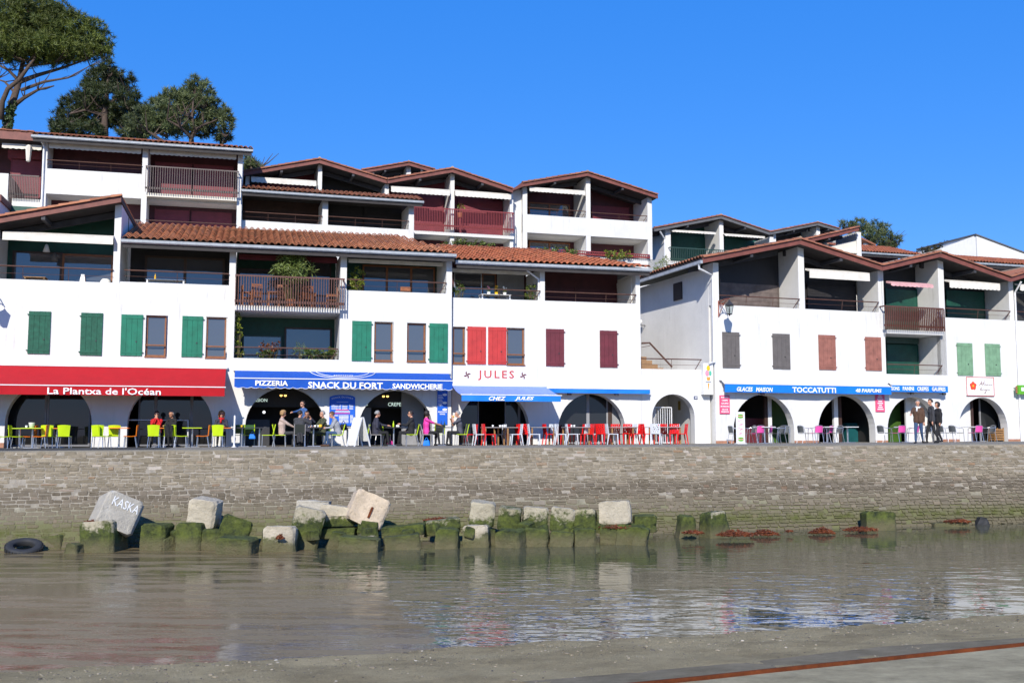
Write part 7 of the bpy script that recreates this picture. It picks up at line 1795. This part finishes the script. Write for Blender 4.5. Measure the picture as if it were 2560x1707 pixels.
person('tall man in a grey pullover walking with head turned', PC(2331, 5.3), pc+R(70), 'stand', top='cl_charcoal', legs='cl_black', hair='hair_dark', step=.2, turn=.3, scale=1.04)
person('person in black close behind the man in the grey pullover', PC(2348, 4.9), pc+R(75), 'stand', top='cl_black', legs='cl_black', hair='hair_dark', style='long', step=-.15, coat=True, scale=.98)
# ================================================================== TREES AND PLANTS
def leaves_mesh(name, C, k, L, W, mat, up=.3, seed=0, quad=False, droop=0):
    """k thin leaves radiating from every clump centre in C"""
    g = np.random.default_rng(seed); n = len(C)
    D = g.normal(size=(n, k, 3)); D[..., 2] += up; D /= np.linalg.norm(D, axis=2, keepdims=True)
    ln = L*g.uniform(.6, 1.15, size=(n, k, 1)); S = np.cross(D, g.normal(size=(n, k, 3))); S /= np.linalg.norm(S, axis=2, keepdims=True)+1e-9
    B = C[:, None, :]+D*ln*.12; T = C[:, None, :]+D*ln; T[..., 2] -= droop*ln[..., 0]; Mid = (B+T)/2
    if quad: P = np.stack([B, Mid+S*W, T, Mid-S*W], axis=2).reshape(-1, 3); m = 4
    else: P = np.stack([B+S*W*.6, T, B-S*W*.6], axis=2).reshape(-1, 3); m = 3
    nf = n*k; me = bpy.data.meshes.new(name); me.vertices.add(len(P)); me.vertices.foreach_set('co', P.ravel().astype(np.float32))
    me.loops.add(nf*m); me.loops.foreach_set('vertex_index', np.arange(nf*m, dtype=np.int32)); me.polygons.add(nf)
    me.polygons.foreach_set('loop_start', np.arange(0, nf*m, m, dtype=np.int32)); me.polygons.foreach_set('loop_total', np.full(nf, m, dtype=np.int32))
    me.update(calc_edges=True); me.materials.append(M(mat)); return me
def lobes_points(lobes, dens, seed, shell=.45, flat=1.):
    g = np.random.default_rng(seed); out = []
    for c, rx, ry, rz in lobes:
        n = max(6, int(dens*(rx*rz+rx*ry+ry*rz)/3*4)); q = g.normal(size=(n, 3)); q /= np.linalg.norm(q, axis=1, keepdims=True)
        r = (shell**3+(1-shell**3)*g.random(n))**(1/3); wob = 1+.16*np.sin(q[:, 0]*5+seed)+.14*np.sin(q[:, 2]*7+q[:, 1]*4)
        out.append(np.array(c)+q*(r*wob)[:, None]*np.array([rx, ry, rz]))
    return np.concatenate(out)
def pine(label, Y, lobes_px, trunks, limbs, mat, dens=5., k=24, L=.5, W=.045, seed=1, depth=.8, base=None, ivy=None):
    lob = []
    for px, py, rx, ry in lobes_px:
        P = at_y(px, py, Y+((px*7+py*3) % 11-5)*.25); s = Y/FPX; lob.append((P, rx*s, rx*s*depth, ry*s))
    b = at_y(*trunks[0][0][:2], Y); bz = hill(b.x, b.y)-.2
    t = thing('pine_tree', label, 'tree', (b.x, b.y, bz), 0, 'pines on the hill'); O = Vector((b.x, b.y, bz))
    mb = MB()
    for j, tr in enumerate(trunks):
        pts = [at_y(x, y, Y+dy)-O for x, y, r, dy in tr]; rs_ = [r*.62 for x, y, r, dy in tr]
        if j == 0: pts = [Vector((pts[0].x*.6, 0, 0))]+pts; rs_ = [rs_[0]*1.25]+rs_
        mb.tube(pts, rs_, 9)
    mb.build('trunk', 'bark', t, smooth=True)
    mb = MB(); r = random.Random(seed)
    for l in limbs:
        pts = [at_y(x, y, Y+dy)-O for x, y, rr, dy in l]; mb.tube(pts, [rr for x, y, rr, dy in l], 6)
        for q in range(6):
            i = r.randrange(1, len(pts)); p = pts[i]; d = Vector((r.uniform(-.4, 1), r.uniform(-1, 1), r.uniform(.0, .6)))
            mb.tube([p, p+d*.7+Vector((0, 0, .1)), p+d*1.5+Vector((0, 0, .4))], [.05, .035, .012], 4)
    for c, rx, ry, rz in lob:                          # twigs feeding each lobe
        for q in range(5):
            e = Vector((c[0]+r.uniform(-.7, .7)*rx, c[1]+r.uniform(-.7, .7)*ry, c[2]+r.uniform(-.2, .5)*rz))-O; s0 = Vector((c[0], c[1], c[2]-rz*.9))-O
            mb.tube([s0, (s0+e)/2+Vector((0, 0, -.2)), e], [.07, .05, .015], 4)
    mb.build('branches', 'bark', t)['kind'] = 'stuff'
    P = lobes_points([((c[0]-O.x, c[1]-O.y, c[2]-O.z), rx, ry, rz) for c, rx, ry, rz in lob], dens, seed)
    me = leaves_mesh('crown', P, k, L, W, mat, .55, seed); o = bpy.data.objects.new('crown', me); COL.objects.link(o); o.parent = t; o['kind'] = 'stuff'
    if ivy:
        C = []
        for x, y, rr in ivy:
            for q in range(30): C.append(at_y(x+r.uniform(-rr, rr), y+r.uniform(-9, 9), Y+r.uniform(-.6, .3))-O)
        o = bpy.data.objects.new('ivy', leaves_mesh('ivy', np.array([tuple(c) for c in C]), 10, .22, .07, 'ivy', .2, seed, True)); COL.objects.link(o); o.parent = t
    return t
pine('tall umbrella pine with ivied trunk and broad flat crown', 74, [(40, 60, 110, 70), (110, 75, 100, 72), (175, 85, 78, 68), (222, 105, 52, 52), (258, 122, 30, 30), (70, 120, 95, 40), (140, 125, 85, 35), (-30, 90, 90, 75), (90, 30, 80, 45), (20, 120, 60, 30)],
     [[(18, 340, .55, 0), (22, 300, .5, 0), (32, 255, .42, 0), (48, 205, .34, .4), (58, 150, .22, .6), (62, 90, .1, .6)], [(4, 300, .3, -.6), (6, 255, .29, -.8), (20, 222, .27, -1), (48, 200, .24, -1.1), (68, 172, .2, -1.1), (86, 148, .14, -1), (105, 110, .08, -.8)]],
     [[(34, 265, .18, 0), (60, 245, .14, -.5), (95, 225, .09, -1), (135, 215, .04, -1.4)], [(48, 205, .2, .2), (95, 188, .14, .4), (150, 172, .1, .2), (215, 150, .05, 0)], [(55, 225, .13, 0), (110, 205, .1, -.6), (170, 195, .06, -.9), (225, 165, .03, -1)], [(45, 200, .14, .3), (20, 175, .1, 0), (-10, 160, .06, 0)], [(40, 235, .12, .3), (12, 205, .08, .3), (-8, 198, .04, .3)], [(60, 165, .1, -.5), (120, 160, .07, -.3), (180, 150, .04, 0)]],
     'pine_needles', dens=21, k=34, L=.44, W=.042, seed=3, ivy=[(16, 330, 12), (20, 312, 12), (22, 295, 11), (26, 278, 9), (30, 262, 8)])
pine('dark pine with ragged conical crown behind the two storey flats', 67, [(275, 170, 26, 24), (255, 200, 50, 34), (300, 205, 36, 32), (225, 225, 34, 26), (205, 258, 55, 32), (265, 245, 60, 38), (322, 250, 30, 26), (338, 285, 34, 30), (345, 318, 36, 24), (170, 295, 44, 26), (240, 290, 70, 36), (310, 295, 42, 34), (150, 315, 26, 16), (200, 330, 70, 22)],
     [[(262, 350, .4, 0), (262, 290, .32, 0), (268, 230, .2, 0), (272, 175, .07, 0)]], [[(262, 290, .12, 0), (215, 275, .08, -.4), (175, 285, .04, -.6)], [(264, 260, .1, 0), (300, 245, .07, -.5), (325, 240, .03, -.6)], [(262, 310, .1, 0), (220, 315, .06, -.7), (170, 310, .03, -1)]], 'dark_needles', dens=26, k=34, L=.4, W=.042, seed=5, depth=.7)
pine('bushy grey green pine with pale bare limbs above the roof ridge', 64, [(488, 215, 22, 24), (470, 245, 44, 34), (510, 240, 28, 34), (430, 260, 46, 36), (395, 285, 50, 40), (480, 280, 62, 34), (535, 285, 34, 36), (355, 305, 42, 32), (420, 315, 60, 30), (565, 310, 24, 36), (340, 335, 50, 20), (560, 345, 24, 14), (500, 325, 50, 18)],
     [[(480, 375, .3, 0), (478, 345, .26, 0), (490, 325, .2, 0), (480, 295, .12, -.4), (484, 240, .05, 0)], [(552, 370, .16, .4), (552, 335, .12, .4), (545, 315, .07, .2), (525, 300, .04, 0)]], [[(478, 345, .1, -.8), (450, 318, .08, -1.6), (418, 300, .04, -2)], [(408, 355, .12, -1.5), (385, 338, .09, -1.8), (368, 328, .04, -2)], [(490, 325, .1, -.6), (510, 312, .07, -1.2), (530, 305, .03, -1.5)], [(480, 296, .08, -1.6), (470, 290, .06, -1.9), (455, 285, .03, -2)]], 'blue_needles', dens=28, k=34, L=.38, W=.042, seed=8, depth=.7)
pine('small pine showing just past the end of the two storey flats', 70, [(618, 402, 14, 14), (632, 412, 20, 16), (622, 425, 26, 12), (655, 424, 12, 8)], [[(630, 445, .2, 0), (630, 425, .15, 0), (625, 400, .05, 0)]], [[(630, 425, .06, 0), (650, 420, .03, 0)]], 'blue_needles', dens=30, k=22, L=.4, W=.05, seed=13)
pine('round topped pine behind the half gable roof', 108, [(2118, 562, 26, 12), (2150, 565, 30, 16), (2190, 575, 36, 22), (2165, 595, 50, 24), (2218, 596, 26, 16), (2240, 600, 18, 18), (2225, 618, 30, 16), (2190, 618, 40, 16)], [[(2190, 650, .4, 0), (2185, 620, .3, 0), (2170, 580, .1, 0)]], [[(2185, 620, .15, 0), (2215, 605, .08, 0), (2235, 598, .04, 0)], [(2182, 605, .12, 0), (2150, 585, .07, 0), (2125, 570, .03, 0)]], 'blue_needles', dens=9, k=22, L=.55, W=.06, seed=21)
# hedge on the crest beside the white gable
P = at_y(2352, 632, 97); t = thing('hedge', 'brown clipped hedge on the crest beside the plain white gable', 'hedge', (P.x, P.y, hill(P.x, P.y)-.1)); O = t.location.copy()
lb = [(at_y(px, py, 97)-O, 1.3, 1., .8) for px, py in ((2318, 642), (2340, 636), (2360, 630), (2376, 624), (2376, 640), (2350, 648))]
o = bpy.data.objects.new('foliage', leaves_mesh('foliage', lobes_points([(tuple(c), a, b, d) for c, a, b, d in lb], 14, 4), 16, .3, .08, 'brown_hedge', .2, 4)); COL.objects.link(o); o.parent = t
mb = MB()
for c, a, b, d in lb: mb.tube([(c.x, c.y, 0), (c.x, c.y, c.z)], .06, 5)
mb.build('stems', 'bark', t)
# ---- balcony plants
def plant(label, F, d, lobes_px, mat='shrub_leaves', k=12, L=.13, W=.03, dens=60, zfloor=None, pot='terracotta', quad=True, seed=1, up=.4, droop=0, stems=4, name='potted_shrub', group='plants on the balconies', depth=.8):
    s = None; lob = []
    for px, py, rx, ry in lobes_px:
        a, z = F.p(px, py, d); P = F.w(a, d, z); sc = P.y/FPX; lob.append((P, rx*sc, min(.35, rx*sc*depth), ry*sc))
    c = sum((l[0] for l in lob), Vector())/len(lob); zf = zfloor if zfloor is not None else min(l[0].z-l[3] for l in lob)-.15
    t = thing(name, label, 'plant', (c.x, c.y, zf), 0, group); O = Vector((c.x, c.y, zf))
    C = lobes_points([((l[0][0]-O.x, l[0][1]-O.y, l[0][2]-O.z), *l[1:]) for l in lob], dens, seed, .2)
    o = bpy.data.objects.new('foliage', leaves_mesh('foliage', C, k, L, W, mat, up, seed, quad, droop)); COL.objects.link(o); o.parent = t
    mb = MB(); r = random.Random(seed)
    for l in lob:
        for q in range(stems): e = l[0]-O+Vector((r.uniform(-.5, .5)*l[1], r.uniform(-.3, .3)*l[2], r.uniform(-.2, .7)*l[3])); mb.tube([(e.x*.3, 0, .1), (e.x*.7, e.y*.5, e.z*.6), tuple(e)], [.014, .011, .005], 4)
    mb.build('stems', 'stem', t)
    if pot:
        w = max(.14, min(.25, lob[0][1]*.7)); MB().lathe([(w*.7, 0), (w, .26), (w*1.06, .27), (w*1.06, .31), (w*.9, .31), (w*.85, .26)], 14).build('pot', pot, t, smooth=False)
    return t
plant('tall bamboo in a pot rising above the slatted balcony', FA, .0, [(730, 642, 18, 12), (718, 656, 32, 18), (752, 656, 28, 20), (735, 676, 46, 18), (700, 672, 20, 14), (740, 692, 30, 14)], 'bamboo_leaves', k=11, L=.34, W=.022, dens=46, zfloor=zsl+.2, droop=.35, up=.6, seed=2, name='bamboo')
plant('small glossy citrus bush beside the upper right bay window', FA, .5, [(893, 683, 16, 14), (890, 703, 20, 16), (888, 720, 18, 12)], 'yellow_leaves', zfloor=zp3-.75, seed=3)
plant('creeper covering the left pier of the lower loggia', FA, .35, [(595, 800, 9, 18), (598, 830, 10, 20), (594, 862, 9, 18), (600, 885, 12, 10)], 'yellow_leaves', zfloor=zlow-.5, seed=4)
plant('reddish flowering shrub before the left pane of the lower loggia', FA, .45, [(665, 865, 16, 18), (678, 880, 16, 14), (693, 868, 10, 12)], 'kelp', zfloor=zlow-.5, seed=5, dens=34); plant('green climber beneath the reddish shrub in the lower loggia', FA, .3, [(672, 886, 22, 9), (655, 888, 12, 7)], 'shrub_leaves', zfloor=zlow-.5, seed=6)
plant('leafy box of shrubs along the right side of the lower loggia', FA, .35, [(775, 880, 18, 14), (795, 884, 22, 14), (820, 880, 18, 16), (838, 876, 10, 14)], 'shrub_leaves', zfloor=zlow-.5, seed=7)
plant('pale grass tuft at the middle of the lower loggia', FA, .6, [(750, 875, 12, 16)], 'bamboo_leaves', zfloor=zlow-.5, seed=8, L=.3, W=.012, dens=20)
plant('twisted olive shrub at the left end of the red shuttered house terrace', FB, .4, [(1146, 712, 12, 9), (1157, 722, 11, 8), (1140, 728, 8, 8)], 'shrub_leaves', zfloor=zpB-.75, seed=9, dens=40, pot='ceramic'); plant('white flowered shrub against the pillar of the red shuttered house terrace', FB, .4, [(1325, 718, 18, 10), (1335, 735, 12, 12), (1320, 742, 10, 8)], 'shrub_leaves', zfloor=zpB-.75, seed=10, dens=45, pot='ceramic')
for i, (px, m, lb) in enumerate(((1222, 'flower_red', 'pot of pink hyacinths on the white terrace table'), (1241, 'yellow', 'pot of yellow daffodils on the white terrace table'), (1262, 'ceramic', 'pot of white narcissi on the white terrace table'))):
    a = FB.p(px, 735, .6)[0]; t = thing('flower_pot', lb, 'flower pot', FB.w(a, .6, FB.Z(1240, 738, .6)), FB.psi, 'flower pots on the terrace table'); MB().lathe([(.06, 0), (.08, .13), (.07, .13)], 10).build('pot', 'yellow' if i == 1 else 'ceramic', t)
    C = np.array([(rng.uniform(-.05, .05), rng.uniform(-.05, .05), .14) for _ in range(5)]); o = bpy.data.objects.new('leaves', leaves_mesh('leaves', C, 6, .3, .012, 'bamboo_leaves', 2.2, i)); COL.objects.link(o); o.parent = t
    mb = MB(); [mb.ell((rng.uniform(-.07, .07), rng.uniform(-.07, .07), rng.uniform(.28, .4)), (.03, .03, .035), 6, 4) for _ in range(6)]; mb.build('flowers', 'ice_pink' if i == 0 else m, t)
plant('row of glossy shrubs along the roof edge below the red balcony', F4, -.3, [(1112, 612, 16, 10), (1140, 608, 18, 12), (1165, 610, 20, 12), (1192, 612, 20, 11), (1220, 616, 18, 10)], 'shrub_leaves', dens=26, L=.16, W=.035, zfloor=F4.Z(1165, 628, -.3), pot=None, seed=11, group='shrubs on the roof terraces'); plant('narrow strip of shrubs before the left lower loggia of the broad gable', F5, -.35, [(1352, 625, 18, 7), (1385, 626, 20, 8), (1418, 629, 18, 8), (1438, 632, 10, 6)], 'shrub_leaves', dens=26, L=.16, W=.035, zfloor=F5.Z(1390, 640, -.35), pot=None, seed=12, group='shrubs on the roof terraces')
plant('clump of yellowish shrubs before the right lower loggia of the broad gable', F5, -.35, [(1518, 634, 16, 9), (1545, 636, 20, 11), (1570, 640, 14, 9), (1535, 642, 26, 6)], 'yellow_leaves', dens=26, L=.18, W=.035, zfloor=F5.Z(1545, 652, -.35), pot=None, seed=13, group='shrubs on the roof terraces'); plant('airy oleander between the two white side walls above the stair court', FC, 9.8, [(1652, 668, 16, 14), (1640, 680, 12, 8), (1662, 655, 12, 8)], 'bamboo_leaves', dens=16, L=.3, W=.018, pot=None, seed=14, zfloor=5.2)
plant('small potted shrub on the red balcony', F4, .3, [(1150, 517, 9, 7)], 'yellow_leaves', dens=40, L=.16, zfloor=F4.Z(1150, 545, .3), seed=15)
# ---- balcony furniture
def teak_chair(): 
    t = thing('teak_chair', 'x', 'chair'); MB().box(-.22, .22, -.2, .22, .42, .45).build('seat', 'teak', t)
    for x in (-.2, .2): 
        MB().box(x-.02, x+.02, -.23, -.19, 0, .95).build('back_post', 'teak', t); MB().box(x-.02, x+.02, .18, .22, 0, .64).build('leg', 'teak', t); MB().box(x-.03, x+.03, -.2, .24, .64, .67).build('armrest', 'teak', t)
    MB().box(-.18, .18, -.225, -.195, .88, .94).build('top_rail', 'teak', t); me = MB().box(-.015, .015, -.22, -.2, .46, .88).mesh('back_slat'); me.materials.append(M('teak'))
    for i in range(6): share('back_slat', me, t, (-.15+.06*i, 0, 0))
    return t
tc = teak_chair()
for i, (px, d, rz, lb) in enumerate(((618, .9, -80, 'teak armchair at the left end of the slatted balcony'), (640, .45, 10, 'teak armchair back-on left of the bamboo'), (708, .4, -10, 'teak armchair back-on before the bamboo pot'), (765, .5, 15, 'teak armchair right of the bamboo'), (830, .8, 85, 'teak armchair at the right end of the slatted balcony'))):
    o = tc if i == 0 else copy_tree(tc); a = FA.p(px, 730, d)[0]; o.location = FA.w(a, d, zsl+.2); o.rotation_euler = (0, 0, FA.psi+R(rz)); o['label'] = lb; o['group'] = 'teak chairs on the slatted balcony'
t = table('teak_table', 'teak', 'teak', 2.0, style='legs', dd=.8); a = FA.p(730, 730, 1.2)[0]; t.location = FA.w(a, 1.2, zsl+.2); t.rotation_euler = (0, 0, FA.psi); t['label'] = 'long teak table on the slatted balcony behind the bamboo'
t = table('terrace_table', 'table_white', 'white_metal', 1.5, .95, style='legs', dd=.6); a = FA.p(415, 700, .6)[0]; t.location = FA.w(a, .6, zp1-.75); t.rotation_euler = (0, 0, FA.psi); t['label'] = 'white terrace table with a bottle behind the parapet beside the first gable'
mb = MB(); bottle(mb); o = mb.build('bottle', 'yellow'); o.location = FA.w(FA.p(388, 692, .6)[0], .6, zp1-.75+.951); tag(o, 'yellow bottle on the white terrace table', 'bottle')
t = table('terrace_table', 'table_white', 'white_metal', 1.35, .74, style='legs', dd=.6); a = FB.p(1237, 740, .6)[0]; t.location = FB.w(a, .6, FB.Z(1240, 738, .6)-.742); t.rotation_euler = (0, 0, FB.psi); t['label'] = 'white terrace table with flower pots on the red shuttered house'
t = table('terrace_table', 'oak', 'oak', .8, .95, style='legs', dd=.6); a = FA.p(90, 690, .8)[0]; t.location = FA.w(a, .8, zpA-.75); t.rotation_euler = (0, 0, FA.psi); t['label'] = 'small wooden table behind the parapet under the first gable'
t = thing('wicker_chair', 'wicker chair back showing over the right bay parapet', 'chair', FA.w(FA.p(1012, 720, .7)[0], .7, zp3-.75), FA.psi); MB().box(-.22, .22, -.2, .22, .4, .46).build('seat', 'oak', t); MB().box(-.22, .22, -.24, -.19, .46, 1.05).build('backrest', 'teak', t, bevel=.03)
for x in (-.19, .19):
    for y in (-.18, .18): MB().box(x-.02, x+.02, y-.02, y+.02, 0, .4).build('leg', 'oak', t)
for px, py, m, lb in ((116, 630, 'ceramic', 'white cone pendant lamp under the first gable'), (136, 652, 'grey_shutter', 'dark cone pendant lamp under the first gable')):
    d = 1.6; a, z = FA.p(px, py, d); t = thing('pendant_lamp', lb, 'lamp', FA.w(a, d, z), FA.psi, 'pendant lamps'); MB().lathe([(.14, 0), (.05, .3), (.02, .32), (.02, .3), (.045, .28), (.125, .01)], 14).build('lamp_shade', m, t, smooth=True); mb = MB(); mb.tube([(0, 0, .31), (0, 0, 1.4)], .006, 4); mb.build('cord', 'black_iron', t)
d = 1.2; a = FA.p(264, 690, d)[0]; t = thing('table_lamp', 'white dome lamp glinting behind the parapet under the first gable', 'lamp', FA.w(a, d, zpA-.75), FA.psi); MB().lathe([(.22, .82), (.2, .95), (.13, 1.05), (.0, 1.07), (.0, 1.04), (.19, .83)], 16).build('lamp_shade', 'ceramic', t, smooth=True); mb = MB(); mb.lathe([(.14, 0), (.14, .02), (.02, .04), (.02, .9)], 10); mb.build('stand', 'white_metal', t)
d = .7; a = FA.p(203, 690, d)[0]; t = thing('folded_deckchair', 'white folded canvas chair leaning behind the parapet under the first gable', 'chair', FA.w(a, d, zpA-.75), FA.psi); MB().hexa([(-.2,-.03,.0),(.25,-.03,.0),(.25,.03,.0),(-.2,.03,.0)], [(-.02,.1,1.15),(.1,.1,1.15),(.1,.15,1.15),(-.02,.15,1.15)]).build('canvas', 'ceramic', t); mb = MB(); mb.tube([(-.22,0,0),(0,.12,1.15)], .015, 5); mb.tube([(.27,0,0),(.1,.12,1.15)], .015, 5); mb.build('frame', 'oak', t)
for k in PROTO:
    if k not in _used:
        for c in list(PROTO[k].children): bpy.data.objects.remove(c)
        bpy.data.objects.remove(PROTO[k])
